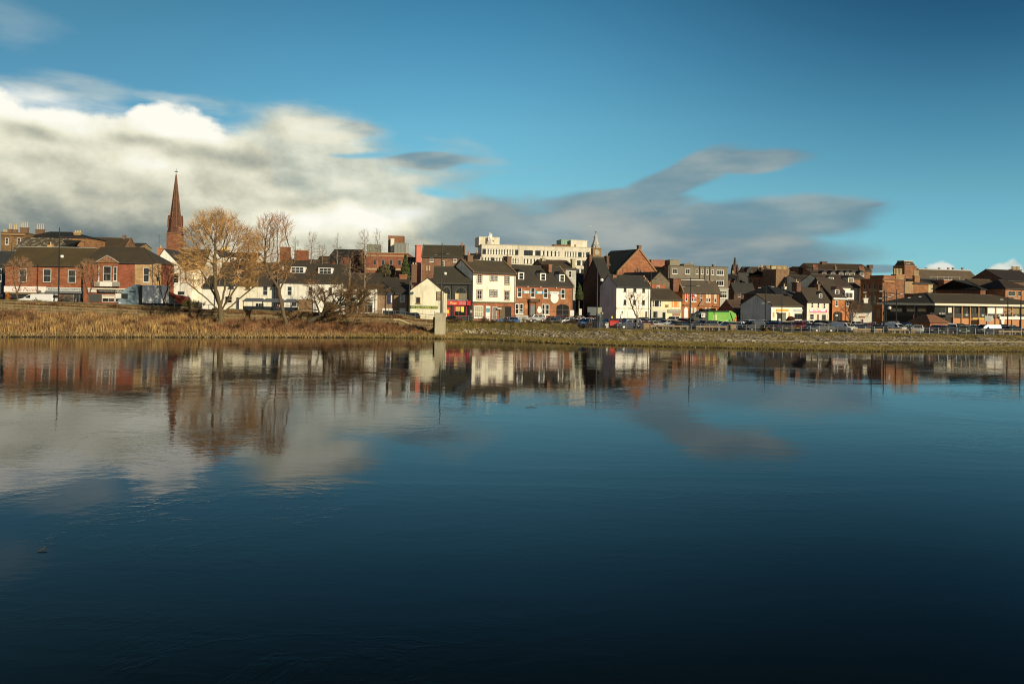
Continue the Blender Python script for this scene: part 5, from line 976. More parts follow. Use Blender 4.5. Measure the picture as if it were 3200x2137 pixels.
# concrete pier
V('D'); P0 = at(822, 1160, 123); P1 = at(948, 1160, 123); zt = P0.z; pier = empty('concrete_pier', (P0.x, 123, 0)); tag(pier, 'tall square concrete block pier at the water edge holding the lamp column', 'pier')
CON = mat('harl', (0.46, 0.42, 0.29)); w = P1.x - P0.x; mb = MB(); nb = 5
for i in range(nb): mb.box(0.0, 0, -.8 + (zt + .8) * i / nb + .02, w, 2.4, -.8 + (zt + .8) * (i + 1) / nb - .02)
mb.box(.03, .03, -.8, w - .03, 2.35, zt - .05).build('block_course', CON, pier); MB().box(-.06, -.06, zt - .02, w + .06, 2.46, zt + .14).build('cap', CON, pier)
MB().box(-.32, .4, -.5, -.02, 2.2, zt - .5).build('dark_flank', DKGREY, pier); MB().box(.1, 2.5, -.5, w - .1, 12.5, 1.9).build('link_wall', m_rw, pier)
# slope coping of the old steps
V('D'); A = at(365, 1240, 130); B = at(625, 1350, 130); st_ = empty('river_steps', (A.x, 130, 0)); tag(st_, 'sloping stone flight wall beside the river steps left of the concrete pier', 'steps wall')
L = B.x - A.x; MB().prism([(0, -1), (L, -1), (L, B.z), (0, A.z)], 0, 2.0, 'y').build('side_wall', m_aw, st_); MB().prism([(-.1, A.z), (L + .1, B.z), (L + .1, B.z + .2), (0, A.z + .24), (-1.0, A.z + .24), (-1, A.z)], -.06, .6, 'y').build('coping', mat('plain', (0.45, 0.36, 0.2)), st_)
MB().prism([(-L * .55, -1), (L, -1), (L, 1.0), (-L * .55, 1.0)], -.9, -.03, 'y').build('lower_course', m_aw, st_)
# thin pipe along the foot of the right wall
mb = MB(); pts = []
for i in range(46):
    X = 33 + i * 1.15; pts.append((X, ft(X) + 5.3, 0.3 + 1.25 * 5.3 / (wy(X) - ft(X)) + .16))
pp_ = mb.tube(pts, 0.055, 6).build('water_pipe', mat('plain', (0.36, 0.32, 0.24))); tag(pp_, 'pale pipe running along the foot of the right bank on small blocks', 'pipe')
q = MB()
for i in (0, 3, 9, 12, 21, 32, 44): x, y, z = pts[i]; q.box(x - .28, y - .2, 0.1, x + .28, y + .25, z + .05)
bk = q.build('support_block', mat('plain', (0.4, 0.35, 0.25)), pp_)
# ------------------------------------------------------------------ railings
def railing(name, label, pts, h, rails, sp, group=None):
    X0, Y0, Z0 = pts[0]; r = empty(name, pts[0]); tag(r, label, 'railing', group)
    P = [Vector(p) - Vector(pts[0]) for p in pts]
    for k in range(rails):
        z = h * (k + 1) / rails; MB().tube([(p.x, p.y, p.z + z) for p in P], .03 if k < rails - 1 else .038, 5).build('rail', GRMET, r)
    acc = 0; last = P[0]; posts = [P[0]]
    for a, b in zip(P, P[1:]):
        L = (b - a).length
        while acc + sp <= L + 1e-6: acc += sp; posts.append(a + (b - a) * (acc / L))
        acc -= L
    pm = MB().box(-.035, -.035, -.1, .035, .035, h + .05).build('post', GRMET, r); pm.location = posts[0]
    for q in posts[1:100]:
        c = pm.copy(); COL.objects.link(c); c.parent = r; c.location = q
xr = lambda a, b, st=2.0: [a + (b - a) * i / max(1, int((b - a) / st)) for i in range(int((b - a) / st) + 1)]
railing('railing', 'four rail grey metal railing along the edge of the car park', [(X, wy(X) + .35, gz(X)) for X in xr(11.4, 96)], 1.2, 4, 1.55)
railing('railing', 'thin two rail railing on the wall right of the concrete pier', [(X, wy(X) + .3, wt(X) - .1) for X in xr(-9.4, 11.2)], .95, 2, 1.8)
railing('railing', 'thin railing on the wall top left of the concrete pier below the cream gable', [(X, wy(X) + .3, wt(X) - .1) for X in xr(-24, -13)], .85, 2, 1.8)
railing('railing', 'short railing on the wall beside the box lorry and slender kerb tree', [(X, wy(X) + .3, wt(X) + .1) for X in xr(-60.5, -52)], .7, 1, 1.5)
# ------------------------------------------------------------------ lamp columns and poles
def lamp(vw, x, yt, D, label, arms=None, globe=None, r=.11, yb=None, group='lamp columns along the waterfront', base=None):
    D = max(D * 1.07, 138) if px(0, 0) is None or (VIEWS[vw][0] + x / VIEWS[vw][2]) < 1850 else max(D, 133)
    V(vw); P = at(x, yt, D); g = gz(P.x, D) if base is None else base; o = empty('lamp_column', (P.x, D, g)); tag(o, label, 'lamp post', group); h = P.z - g
    MB().lathe([(0, r * 2), (1.0, r * 1.9), (1.1, r * 1.2), (h * .6, r), (h, r * .55)], 8).build('column', DKMET, o)
    for (ya, wd) in (arms or []):
        z = at(x, ya, D).z - g; wd = wd / VIEWS[vw][2] / F * D
        MB().tube([(-wd, 0, z - .12), (0, 0, z), (wd, 0, z + .12)], .05, 5).build('cross_arm', DKMET, o)
        for sx in (-1, 1): MB().box(sx * wd - .28, -.14, z - .16 + sx * .12, sx * wd + .28, .14, z - .02 + sx * .12).build('lamp_head', GRMET, o)
    if globe:
        z = at(x, globe, D).z - g; gb = empty('lantern', (0, 0, 0), 0, o); MB().tube([(0, 0, z), (.5, -.25, z)], .05, 5).build('bracket', DKMET, gb)
        MB().lathe([(z - .28, .06), (z - .22, .24), (z, .33), (z + .22, .24), (z + .28, .06)], 10, (.7, -.3)).build('lamp_shade', mat('plain', (0.75, 0.74, 0.68), .3), gb)
    return o
lamp('A', 664, 182, 131, 'tall dark lamp column in front of the cafe and coach office block', globe=505)
lamp('D', 915, 245, 135.6, 'tallest dark lamp column rising from behind the concrete pier, with cross arm and white lantern', [(388, 75)], 640, .14)
lamp('D', 500, 480, 141, 'thin dark pole at the joint between brown house and cream gable', r=.09)
lamp('D', 1312, 575, 138, 'thin dark pole against the left edge of the white three storey house', [(660, 30)], r=.08)
lamp('F', 280, 445, 128, 'plain grey column before the dark alley right of the pub', globe=640)
lamp('F', 975, 540, 150, 'slim column with two cross arms at the corner of the white tenement', [(632, 80)], r=.08)
lamp('F', 938, 720, 152, 'short slim pole just left of the cream low shop', r=.06)
lamp('G', 362, 495, 124, 'dark column with long cross arm before the red blind building', [(615, 105)], 757, .12)
lamp('G', 1448, 590, 150, 'slim column before the shaded grey gable side of the white bungalow', [(628, 95), (852, 40)], r=.09)
lamp('G', 1682, 620, 152, 'slim column before the orange sign of the white bungalow', r=.08)
lamp('H', 1252, 560, 132, 'column with a cross arm beside the white cottage', [(655, 110)], r=.09)
lamp('H', 1414, 640, 124, 'thick dark column in front of the large sandstone building', [(735, 60)], 880, .13)
lamp('H', 1442, 645, 150, 'thin pole immediately right of the thick dark column', r=.07)
lamp('H', 1578, 630, 140, 'column at the left end of the market hall', [(690, 60)], r=.1)
lamp('I', 402, 640, 160, 'slim column before the shaded side of the market hall', [(690, 70)], r=.07)
lamp('I', 1610, 690, 140, 'column with lower cross arm before the white market hall panels', [(712, 85), (880, 45)], r=.1)
lamp('I', 1780, 600, 138, 'rightmost slim column near the edge of the photo', r=.1)
lamp('P', 1282 + 232, 820, 141, 'hidden') if False else None
def signpost(vw, x, yt, D, bw, bh, m, label, yb=None, two=False, r=.04, txt=None):
    V(vw); D += 8; P = at(x, yt, D); g = gz(P.x, D); o = empty('sign_post', (P.x, D, g)); tag(o, label, 'sign'); h = P.z - g
    if bw: o2 = MB().box(-bw / 2, -.06, h - bh, bw / 2, -.04, h).build('sign_plate', m, o)
    if bw and txt: text_part(o2, txt, -bw * .3, h - bh * .75, bw * .6, bh * .5, -.062, NAV)
    q = MB()
    for sx in ((-bw * .35, bw * .35) if two else (0,)): q.tube([(sx, 0, 0), (sx, 0, h)], r, 6)
    q.build('post', GRMET, o); return o
signpost('L', 65, 245, 137, .75, 1.1, WHITE, 'small white sign on a pole at the right corner of the pub')
signpost('L', 285, 210, 150, .55, 1.3, CREAMP, 'narrow vertical notice in front of the dark alley')
signpost('L', 660, 165, 128.5, 2.6, 1.5, mat('plain', (0.13, 0.15, 0.16)), 'large grey road sign seen from behind on two poles before the alley', two=True, r=.07)
signpost('L', 765, 175, 126.5, 1.0, 1.1, mat('plain', (0.35, 0.34, 0.26)), 'round-topped weathered sign overlapping the big grey road sign', r=.06)
signpost('L', 845, 300, 126.5, .5, .3, LEAD, 'slim white-banded post right of the big grey road sign', r=.08)
signpost('L', 806, 395, 126.2, .12, .2, LEAD, 'short thin post between the road sign posts', r=.07)
signpost('L', 712, 330, 127, .14, .2, LEAD, 'pale post just left of the road sign posts', r=.08)
signpost('L', 578, 420, 127, .14, .2, GRMET, 'short grey post behind the white sports car tail', r=.08)
signpost('J', 912, 330, 150, .8, .9, WHITE, 'white and blue parking sign by the front of the green refuse lorry', txt='P')
signpost('E', 758, 1135, 136, .4, .4, LEAD, 'low meter post before the pub windows')
signpost('E', 906, 1120, 135, .12, .2, GRMET, 'bare grey post before the pub door')
signpost('D', 228, 905, 138.5, .8, 1.9, mat('plain', (0.03, 0.04, 0.10)), 'dark blue sign on a thin pole before the brown harled house')
signpost('D', 1290, 1110, 137, .4, .5, LEAD, 'small grey sign at the corner of the white three storey house')
signpost('I', 1355, 950, 150, 1.1, .9, LEAD, 'grey notice on a pole before the orange market wall')
signpost('B', 252, 935, 134, .4, .8, mat('plain', (0.12, 0.3, 0.36)), 'pale blue traffic sign at the left of the slender tree by the box lorry')
signpost('I', 460, 945, 150, .55, .55, mat('plain', (0.6, 0.68, 0.45)), 'small round pale sign before the shaded market side')
signpost('I', 430, 1050, 140, .16, .6, mat('plain', (0.7, 0.5, 0.05)), 'small yellow post in the car park before the market side')
signpost('I', 398, 925, 155, .4, 1.0, mat('plain', (0.35, 0.03, 0.05)), 'red traffic light head before the shaded market side')
signpost('L', 1113, 402, 170, .3, .8, mat('plain', (0.75, 0.62, 0.08)), 'small yellow post beside the shaded grey side wall of the white tenement')
# bollards, bin, benches
V('L')
for i, xx in enumerate((970, 1005)):
    P = at(xx, 700, 136); o = MB().lathe([(0, .14), (.85, .14), (.95, .1)], 10).build('bollard', WHITE); o.location = (P.x, 136, gz(P.x)); tag(o, 'left white bollard of the pair by the red bin' if i == 0 else 'right white bollard of the pair by the red bin', 'bollard', 'white bollards by the red bin')
P = at(1147, 700, 137); bi = empty('waste_container', (P.x, 137, gz(P.x)), R(8)); tag(bi, 'bright red wheeled waste container behind the railing', 'bin')
MB().frus(-.72, -.5, .72, .5, .18, -.85, -.58, .85, .58, 1.15).build('body', mat('gloss', (0.62, 0.05, 0.035), .5), bi); MB().prism([(-.62, 1.15), (.6, 1.15), (.62, 1.3), (.3, 1.42), (-.35, 1.42), (-.64, 1.28)], -.85, .85, 'x').build('lid', mat('gloss', (0.55, 0.04, 0.03), .5), bi)
for sx in (-.6, .6):
    MB().disc((.0, .1, 0), .1, .04, 10, 'x').build('wheel', BLACK, bi).location = (sx, 0, 0)
SEG = [('F', 870, 955, 1.25, 'F'), ]
def stonebench(vw, x0, x1, yt, label, tall=False):
    V(vw); D = 124 + 0; a = at(x0, yt, 1); D = wy(at(x0, yt, 120).x) + 1.9; P0 = at(x0, yt, D); P1 = at(x1, yt, D); g = gz(P0.x) + .1; h = max(.75, min(1.3, P0.z - g)); w = P1.x - P0.x
    o = empty('stone_planter_wall', (P0.x, D, g)); tag(o, label, 'low wall', 'low rubble walls with benches behind the railing')
    MB().box(0, 0, -.2, w, .5, h - .1).build('wall', mat('rubble', (0.36, 0.25, 0.13)), o); MB().box(-.06, -.06, h - .1, w + .06, .56, h).build('coping', mat('plain', (0.42, 0.33, 0.2)), o)
    if w > 3:
        s_ = MB().box(w * .2, -.62, .42, w * .95, -.08, .5).build('bench_seat', mat('plain', (0.12, 0.08, 0.05)), o)
        for t in (.22, .47, .7, .92): MB().box(w * t, -.58, 0, w * t + .2, -.1, .42).build('bench_leg', mat('plain', (0.4, 0.34, 0.24)), s_)
    return o
for a in (('F', 872, 955, 1200, 'short rubble wall stub right of the dark blue car and tree'), ('F', 960, 1270, 1215, 'long low rubble wall before the cream low shop'), ('G', -110, 330, 1185, 'low rubble wall left of the dark column'), ('G', 440, 888, 1185, 'low rubble wall in front of the green refuse lorry'),
          ('G', 940, 1016, 1172, 'square rubble pillar right of the refuse lorry wall'), ('H', 988, 1050, 1158, 'small rubble pillar right of the slanting tree'), ('H', 1055, 1222, 1172, 'low rubble wall before the dark red car'), ('H', 1285, 1380, 1178, 'short rubble wall left of the thick column'),
          ('H', 1462, 1742, 1178, 'low rubble wall under the small white van'), ('I', 375, 420, 1110, 'small rubble pillar before the two white cars'), ('I', 1490, 1530, 1140, 'small rubble pillar at the right part of the railing'), ('I', 1540, 1816, 1150, 'rightmost low rubble wall behind the railing')): stonebench(*a)
for vw, x, y, l in (('G', 380, 1240, 'dark litter bin behind the railing at the foot of the dark column'), ('G', 910, 1250, 'dark litter bin left of the square rubble pillar'), ('H', 1440, 1200, 'dark litter bin right of the thick column'), ('E', 925, 1265, 'grey litter bin on the path before the pub')):
    V(vw); D = 133 if vw != 'E' else 138; P = at(x, y, D); o = empty('litter_bin', (P.x, D, gz(P.x))); tag(o, l, 'bin'); MB().lathe([(0, .34), (.08, .38), (1.1, .38), (1.15, .34)], 10).build('body', BLACK if vw != 'E' else GRMET, o); MB().lathe([(1.18, .42), (1.26, .4), (1.4, .12)], 10).build('lid', DKMET, o)
# bus shelters
def shelter(x0, x1, yt, D, label, round_=False):
    V('T'); P0 = at(x0, yt, D); P1 = at(x1, yt, D); w = P1.x - P0.x; g = gz(P0.x) ; h = P0.z - g; o = empty('bus_shelter', (P0.x, D, g)); tag(o, label, 'bus shelter', 'bus shelters by the river wall')
    MB().prism([(-.2, h - .7), (w + .2, h - .7), (w + .2, h - .62), (w - .5, h), (.6, h), (-.2, h - .62)], -.1, 1.7, 'y').build('roof', mat('plain', (0.09, 0.10, 0.12), .35), o)
    MB().box(0, -.02, .05, w, .03, h * .42).build('back_panel', mat('gloss', (0.02, 0.025, 0.03), .3), o)
    n = max(2, int(w / 1.6)); 
    for i in range(n + 1): MB().box(w * i / n - .05, -.06, 0, w * i / n + .05, .06, h - .7).build('post', DKMET, o)
    MB().box(0, -.05, h * .82 - .1, w, .05, h * .82).build('header', DKMET, o)
    return o
shelter(62, 415, 66, 149, 'leftmost dark bus shelter with grey pitched roof'); shelter(420, 790, 74, 149.5, 'middle bus shelter behind the tall leaning trunk'); 
shelter(805, 1060, 82, 149.2, 'rightmost bus shelter with rounded end beside the brown stone block')
V('T'); P = at(1070, 345, 148); o = MB().box(0, 0, -1, 38.5 / 2400 * 148 + .1, 1.2, at(1070, 185, 148).z - P.z + 1).build('stone_block', mat('rubble', (0.27, 0.17, 0.09))); o.location = (P.x, 148, P.z); tag(o, 'brown stone substation block right of the bus shelters', 'stone block')
# white picket fence before the pub
V('E'); A, B = at(700, 1188, 163), at(845, 1186, 163); g = gz(A.x); h = A.z - g; fn = empty('picket_fence', (A.x, 163, g)); tag(fn, 'white picket fence below the left pub windows', 'fence')
q = MB(); n = 20; L = B.x - A.x
for i in range(n): q.box(L * i / n, 0, 0, L * i / n + .16, .04, h)
q.build('pickets', WHITE, fn); MB().box(0, .045, h * .75, L, .09, h * .82).box(0, .045, h * .25, L, .09, h * .32).build('rail', WHITE, fn)
# ------------------------------------------------------------------ vehicles
PAINT = mat('car', (1, 1, 1)); CGL = mat('gloss', (0.012, 0.015, 0.017), .08); TYRE = mat('gloss', (0.015, 0.015, 0.015), .8); RIM = mat('metal', (0.45, 0.45, 0.46), .35)
HL = mat('gloss', (0.75, 0.76, 0.78), .15); TL = mat('gloss', (0.5, 0.015, 0.015), .25); PLY = mat('plain', (0.75, 0.55, 0.05)); PLW = mat('plain', (0.75, 0.75, 0.72))
KINDS = {  # length, width, lower body outline, roof outline [(x, z)...], wheel positions
    'hatchback': (3.95, 1.72, [(-1.97, .35), (-1.98, .62), (-1.9, .82), (-1.1, .98), (1.75, 1.0), (1.93, .8), (1.97, .38)], [(-1.15, .96), (-.45, 1.44), (1.05, 1.47), (1.5, 1.38), (1.82, .98)], (-1.25, 1.22), .31),
    'saloon': (4.6, 1.8, [(-2.3, .33), (-2.31, .6), (-2.2, .78), (-1.15, .95), (1.6, 1.0), (2.2, .98), (2.3, .75), (2.3, .38)], [(-1.1, .93), (-.3, 1.4), (.85, 1.42), (1.75, .99)], (-1.42, 1.38), .32),
    'estate': (4.6, 1.8, [(-2.3, .33), (-2.31, .6), (-2.2, .8), (-1.2, .96), (2.15, 1.02), (2.28, .8), (2.3, .38)], [(-1.2, .94), (-.45, 1.43), (1.6, 1.47), (2.0, 1.35), (2.2, 1.0)], (-1.42, 1.38), .32),
    'suv': (4.5, 1.88, [(-2.22, .42), (-2.25, .75), (-2.15, 1.0), (-1.15, 1.12), (2.05, 1.18), (2.2, .95), (2.22, .45)], [(-1.2, 1.1), (-.6, 1.66), (1.6, 1.7), (1.95, 1.6), (2.12, 1.15)], (-1.38, 1.36), .37),
    'van': (4.4, 1.8, [(-2.15, .38), (-2.18, .7), (-2.0, .95), (-1.45, 1.08), (2.12, 1.12), (2.18, .8), (2.18, .4)], [(-1.55, 1.05), (-.85, 1.62), (-.5, 1.74), (2.0, 1.78), (2.1, 1.68), (2.13, 1.1)], (-1.4, 1.35), .32),
}
def body_mesh(low, top, wd, z_in=.86):
    mb = MB(); w = wd / 2
    st = [(-w, .90), (-w + .06, 1.0), (w - .06, 1.0), (w, .90)]
    def ring(prof, y, k, zc=None):
        cx = sum(p[0] for p in prof) / len(prof); cz = sum(p[1] for p in prof) / len(prof); return [(cx + (x - cx) * (1 - (1 - k) * .25), y, cz + (z - cz) * k) for x, z in prof]
    n = len(low); rs_ = [ring(low, y, k) for y, k in st]; vs = sum(rs_, []); fs = []
    for r in range(3):
        for i in range(n): fs.append((r * n + i, r * n + (i + 1) % n, (r + 1) * n + (i + 1) % n, (r + 1) * n + i))
    fs += [tuple(range(n)), tuple(range(3 * n, 4 * n))]; mb.add(vs, fs)
    # roof and pillars: tapers inward upwards
    n = len(top); zb = min(p[1] for p in top); zt_ = max(p[1] for p in top)
    yw = lambda z: w * (0.93 - .17 * (z - zb) / (zt_ - zb))
    mb.add([(x, -yw(z), z) for x, z in top] + [(x, yw(z), z) for x, z in top], [tuple(range(n)), tuple(range(n, 2 * n))] + [(i, (i + 1) % n, n + (i + 1) % n, n + i) for i in range(n)])
    return mb, yw
def make_car(kind, protoname):
    L, wd, low, top, wx, wr = KINDS[kind]; r = empty(protoname)
    mb, yw = body_mesh(low, top, wd); bo = mb.build('body', PAINT, r)
    md = bo.modifiers.new('b', 'BEVEL'); md.width = .05; md.segments = 2; md.limit_method = 'ANGLE'; md.angle_limit = R(25)
    zb, zt_ = min(p[1] for p in top), max(p[1] for p in top); n = len(top)
    cx = sum(p[0] for p in top) / n
    ins = lambda x, z: (x * .93 + cx * .07, zb + .06 + (z - zb) * .82)
    ii = [ins(x, z) for x, z in top]
    for sy in (-1, 1):                         # side windows, split by pillars
        xa, xb = ii[0][0] + .1, ii[-1][0] - .05; cut = [0, .42, .8, 1.0] if kind != 'van' else [0, .22]
        for c0, c1 in zip(cut, cut[1:]):
            x0, x1 = xa + (xb - xa) * c0 + .03, xa + (xb - xa) * c1 - .03
            def zat(x):
                up = [p for p in ii]; 
                for (a, za), (b_, zb_) in zip(up, up[1:]):
                    if a <= x <= b_: return za + (zb_ - za) * (x - a) / max(b_ - a, 1e-6)
                return zb + .06
            xm = (x0 + x1) / 2; pts = [(x0, zb + .05), (x1, zb + .05), (x1, max(zat(x1), zb + .07)), (xm, max(zat(xm), zb + .08)), (x0, max(zat(x0), zb + .06))]
            vs = [(x, sy * (yw(z) + .012), z) for x, z in pts] + [(x, sy * (yw(z) - .02), z) for x, z in pts]
            MB().add(vs, [(0, 1, 2, 3, 4), (5, 6, 7, 8, 9)] + [(i, (i + 1) % 5, 5 + (i + 1) % 5, 5 + i) for i in range(5)]).build('window', CGL, r)
    def screen(p, q, nm):
        (x0, z0), (x1, z1) = p, q; dx_, dz_ = x1 - x0, z1 - z0; l = math.hypot(dx_, dz_); nx, nz = -dz_ / l, dx_ / l
        if nm == 'windscreen' and nx > 0: nx, nz = -nx, -nz
        if nm != 'windscreen' and nx < 0: nx, nz = -nx, -nz
        a, b_ = .1, .92; A = (x0 + dx_ * a, z0 + dz_ * a); B = (x0 + dx_ * b_, z0 + dz_ * b_); o_ = .012
        v = []
        for (x, z) in (A, B):
            for sy in (-1, 1): v.append((x + nx * o_, sy * (yw(z) - .1), z + nz * o_))
        for (x, z) in (A, B):
            for sy in (-1, 1): v.append((x - nx * .02, sy * (yw(z) - .1), z - nz * .02))
        MB().add(v, [(0, 1, 3, 2), (4, 5, 7, 6), (0, 1, 5, 4), (2, 3, 7, 6), (0, 2, 6, 4), (1, 3, 7, 5)]).build(nm, CGL, r)
    screen(top[0], top[1], 'windscreen'); screen(top[-1], top[-2], 'rear_window')
    for x in wx:
        for sy in (-1, 1):
            y = sy * (wd / 2 - .09); t = MB().disc((0, 0, 0), wr, .11, 18).build('wheel', TYRE, r); t.location = (x, y, wr)
            MB().disc((0, 0, sy * .105), wr * .62, .012, 12).build('rim', RIM, t)
            MB().disc((x, wr + .02, sy * (wd / 2 - .03)), wr + .07, .035, 16).build('wheel_arch', BLACK, r)
    xf, xb, zf = low[1][0], low[-2][0], low[1][1]
    for sy in (-1, 1):
        MB().box(xf - .02, sy * wd * .36 - .17, zf + .0, xf + .14, sy * wd * .36 + .17, zf + .15).build('headlight', HL, r)
        zt = low[-2][1]; MB().box(xb - .14, sy * wd * .4 - .13, zt - .08, xb + .02, sy * wd * .4 + .12, zt + .14).build('tail_light', TL, r)
        MB().box(top[0][0] + .25, sy * (wd / 2 + .02) - .08, zb + .02, top[0][0] + .4, sy * (wd / 2 + .02) + .1 * sy * 0 + .08, zb + .16).build('mirror', PAINT, r)
    MB().box(low[0][0] - .03, -.26, .42, low[0][0] + .05, .26, .53).build('number_plate', PLW, r); MB().box(low[-1][0] - .05, -.26, .5, low[-1][0] + .035, .26, .62).build('number_plate', PLY, r)
    MB().box(low[0][0] - .015, -wd * .3, .56, low[0][0] + .1, wd * .3, .68).build('grille', BLACK, r); MB().box(low[0][0] + .1, -wd / 2 + .1, .16, low[-1][0] - .1, wd / 2 - .1, .4).build('underbody', BLACK, r)
    return r
protos = {}
def copy_tree(o, parent=None):
    c = o.copy(); COL.objects.link(c)
    if parent: c.parent = parent
    for ch in list(o.children): copy_tree(ch, c)
    return c
CC = {'white': (.8, .8, .78), 'silver': (.44, .45, .45), 'grey': (.07, .075, .085), 'black': (.012, .012, .014), 'dark blue': (.012, .022, .06), 'blue': (.03, .16, .42), 'red': (.5, .02, .02), 'dark red': (.2, .015, .02), 'light blue': (.25, .4, .45), 'yellow': (.5, .42, .12), 'green grey': (.1, .13, .09), 'orange': (.5, .12, .03)}
NM = {'hatchback': 'hatchback', 'saloon': 'saloon', 'estate': 'estate_car', 'suv': 'four_wheel_drive', 'van': 'panel_van'}
def paint(o, c):
    o.color = c + (1,)
    for ch in o.children: paint(ch, c)
def place(kind, X, Y, rz, colour, z=None):
    if kind not in protos: protos[kind] = make_car(kind, 'parked_' + NM[kind]); o = protos[kind]
    else: o = copy_tree(protos[kind])
    o.location = (X, Y, gz(X, Y) if z is None else z); o.rotation_euler = (0, 0, R(rz)); paint(o, CC[colour]); return o
# (view, x centre, y of the roof, kind, colour, heading)
CARS = [('E', 580, 1207, 'estate', 'blue', 8), ('E', 940, 1172, 'suv', 'silver', 20), ('E', 1155, 1200, 'suv', 'grey', 60), ('E', 1195, 1190, 'hatchback', 'red', 30), ('E', 1330, 1212, 'hatchback', 'white', 30), ('E', 1530, 1217, 'estate', 'white', 10), ('E', 1480, 1195, 'saloon', 'silver', 20), ('E', 1640, 1210, 'hatchback', 'red', 70),
    ('L', 130, 265, 'hatchback', 'blue', 30), ('L', 410, 262, 'estate', 'dark blue', 30), ('D', 470, 1172, 'estate', 'black', 4), ('D', 1020, 1200, 'saloon', 'black', 3),
    ('L', 1060, 462, 'estate', 'dark blue', 20), ('L', 1290, 456, 'hatchback', 'red', 100), ('L', 1560, 532, 'suv', 'dark blue', 15), ('L', 1860, 538, 'saloon', 'dark red', 30), ('L', 1480, 457, 'hatchback', 'grey', 35), ('L', 1830, 407, 'estate', 'green grey', 10), ('L', 1680, 452, 'saloon', 'silver', 30), ('L', 2010, 468, 'hatchback', 'black', 30), ('L', 2190, 522, 'saloon', 'silver', 200), ('L', 2250, 447, 'estate', 'grey', 30),
    ('F', 1060, 1122, 'hatchback', 'dark blue', 40), ('F', 1270, 1102, 'suv', 'silver', 60), ('F', 1370, 1115, 'hatchback', 'dark red', 40), ('F', 1170, 1150, 'estate', 'silver', 35), ('F', 1310, 1170, 'estate', 'black', 30), ('F', 1390, 1135, 'saloon', 'dark red', 60),
    ('J', 100, 655, 'saloon', 'silver', 20), ('J', 560, 690, 'hatchback', 'dark blue', 30), ('J', 1010, 610, 'suv', 'grey', 30), ('J', 1230, 700, 'saloon', 'silver', 25), ('J', 1540, 712, 'hatchback', 'dark blue', 20), ('J', 1830, 675, 'hatchback', 'black', 30), ('J', 2020, 722, 'estate', 'silver', 15),
    ('G', 1095, 1112, 'van', 'grey', 35), ('G', 1262, 1122, 'suv', 'white', 215), ('G', 1370, 1100, 'suv', 'silver', 60), ('G', 1540, 1112, 'hatchback', 'dark blue', 35), ('G', 1190, 1103, 'hatchback', 'white', 40), ('G', 1135, 1152, 'suv', 'black', 20), ('G', 1075, 1206, 'saloon', 'white', 190), ('G', 1262, 1165, 'estate', 'grey', 200), ('G', 1470, 1180, 'suv', 'grey', 240), ('G', 1625, 1143, 'hatchback', 'white', 50), ('G', 1410, 1150, 'hatchback', 'black', 30), ('G', 880, 1160, 'estate', 'silver', 20), ('G', 640, 1175, 'hatchback', 'grey', 20), ('G', 1700, 1122, 'hatchback', 'silver', 40),
    ('K', 620, 695, 'suv', 'black', 235), ('K', 1120, 705, 'suv', 'dark red', 235), ('K', 1620, 772, 'saloon', 'grey', 12), ('K', 1430, 700, 'hatchback', 'dark blue', 30), ('K', 480, 622, 'estate', 'grey', 40), ('K', 700, 622, 'hatchback', 'grey', 30), ('K', 920, 592, 'estate', 'silver', 30), ('K', 1130, 602, 'hatchback', 'white', 60), ('K', 1300, 602, 'saloon', 'black', 50), ('K', 1570, 582, 'estate', 'black', 30), ('K', 1740, 600, 'hatchback', 'grey', 35), ('K', 200, 745, 'suv', 'dark blue', 235), ('K', 1650, 690, 'saloon', 'silver', 30),
    ('H', 865, 1092, 'van', 'white', 118), ('H', 990, 1062, 'estate', 'silver', 40), ('H', 1180, 1082, 'saloon', 'dark red', 15), ('H', 1030, 1130, 'hatchback', 'dark blue', 25), ('H', 1165, 1135, 'saloon', 'grey', 20), ('H', 1320, 1140, 'saloon', 'black', 30), ('H', 1400, 1085, 'estate', 'dark blue', 20), ('H', 1590, 1102, 'van', 'white', 120), ('H', 1690, 1088, 'hatchback', 'blue', 40), ('H', 830, 1050, 'saloon', 'black', 20), ('H', 1510, 1060, 'van', 'grey', 20), ('H', 1290, 1075, 'hatchback', 'silver', 60), ('H', 470, 1128, 'estate', 'grey', 20),
    ('M', 130, 848, 'hatchback', 'white', 60), ('M', 250, 862, 'hatchback', 'silver', 60), ('M', 420, 830, 'estate', 'black', 30), ('M', 500, 880, 'hatchback', 'red', 100), ('M', 660, 885, 'hatchback', 'green grey', 60), ('M', 860, 905, 'hatchback', 'yellow', 50), ('M', 610, 812, 'van', 'white', 60), ('M', 950, 742, 'saloon', 'black', 10), ('M', 1180, 765, 'saloon', 'light blue', 15), ('M', 1560, 765, 'van', 'black', 5), ('M', 2060, 765, 'saloon', 'silver', 190), ('M', 1150, 870, 'saloon', 'grey', 50), ('M', 1380, 872, 'hatchback', 'white', 55), ('M', 1620, 885, 'suv', 'black', 20), ('M', 1300, 825, 'hatchback', 'dark blue', 30), ('M', 1900, 880, 'estate', 'black', 20), ('M', 2180, 850, 'hatchback', 'grey', 25), ('M', 1750, 850, 'saloon', 'dark blue', 30), ('M', 820, 840, 'estate', 'dark blue', 30), ('M', 2290, 900, 'hatchback', 'dark blue', 30), ('M', 1010, 830, 'hatchback', 'black', 30), ('M', 60, 800, 'saloon', 'silver', 25), ('M', 300, 800, 'hatchback', 'blue', 25)]
placed = []; rr = random.Random(11)
HT = {'hatchback': 1.47, 'saloon': 1.42, 'estate': 1.47, 'suv': 1.7, 'van': 1.8}
info = []
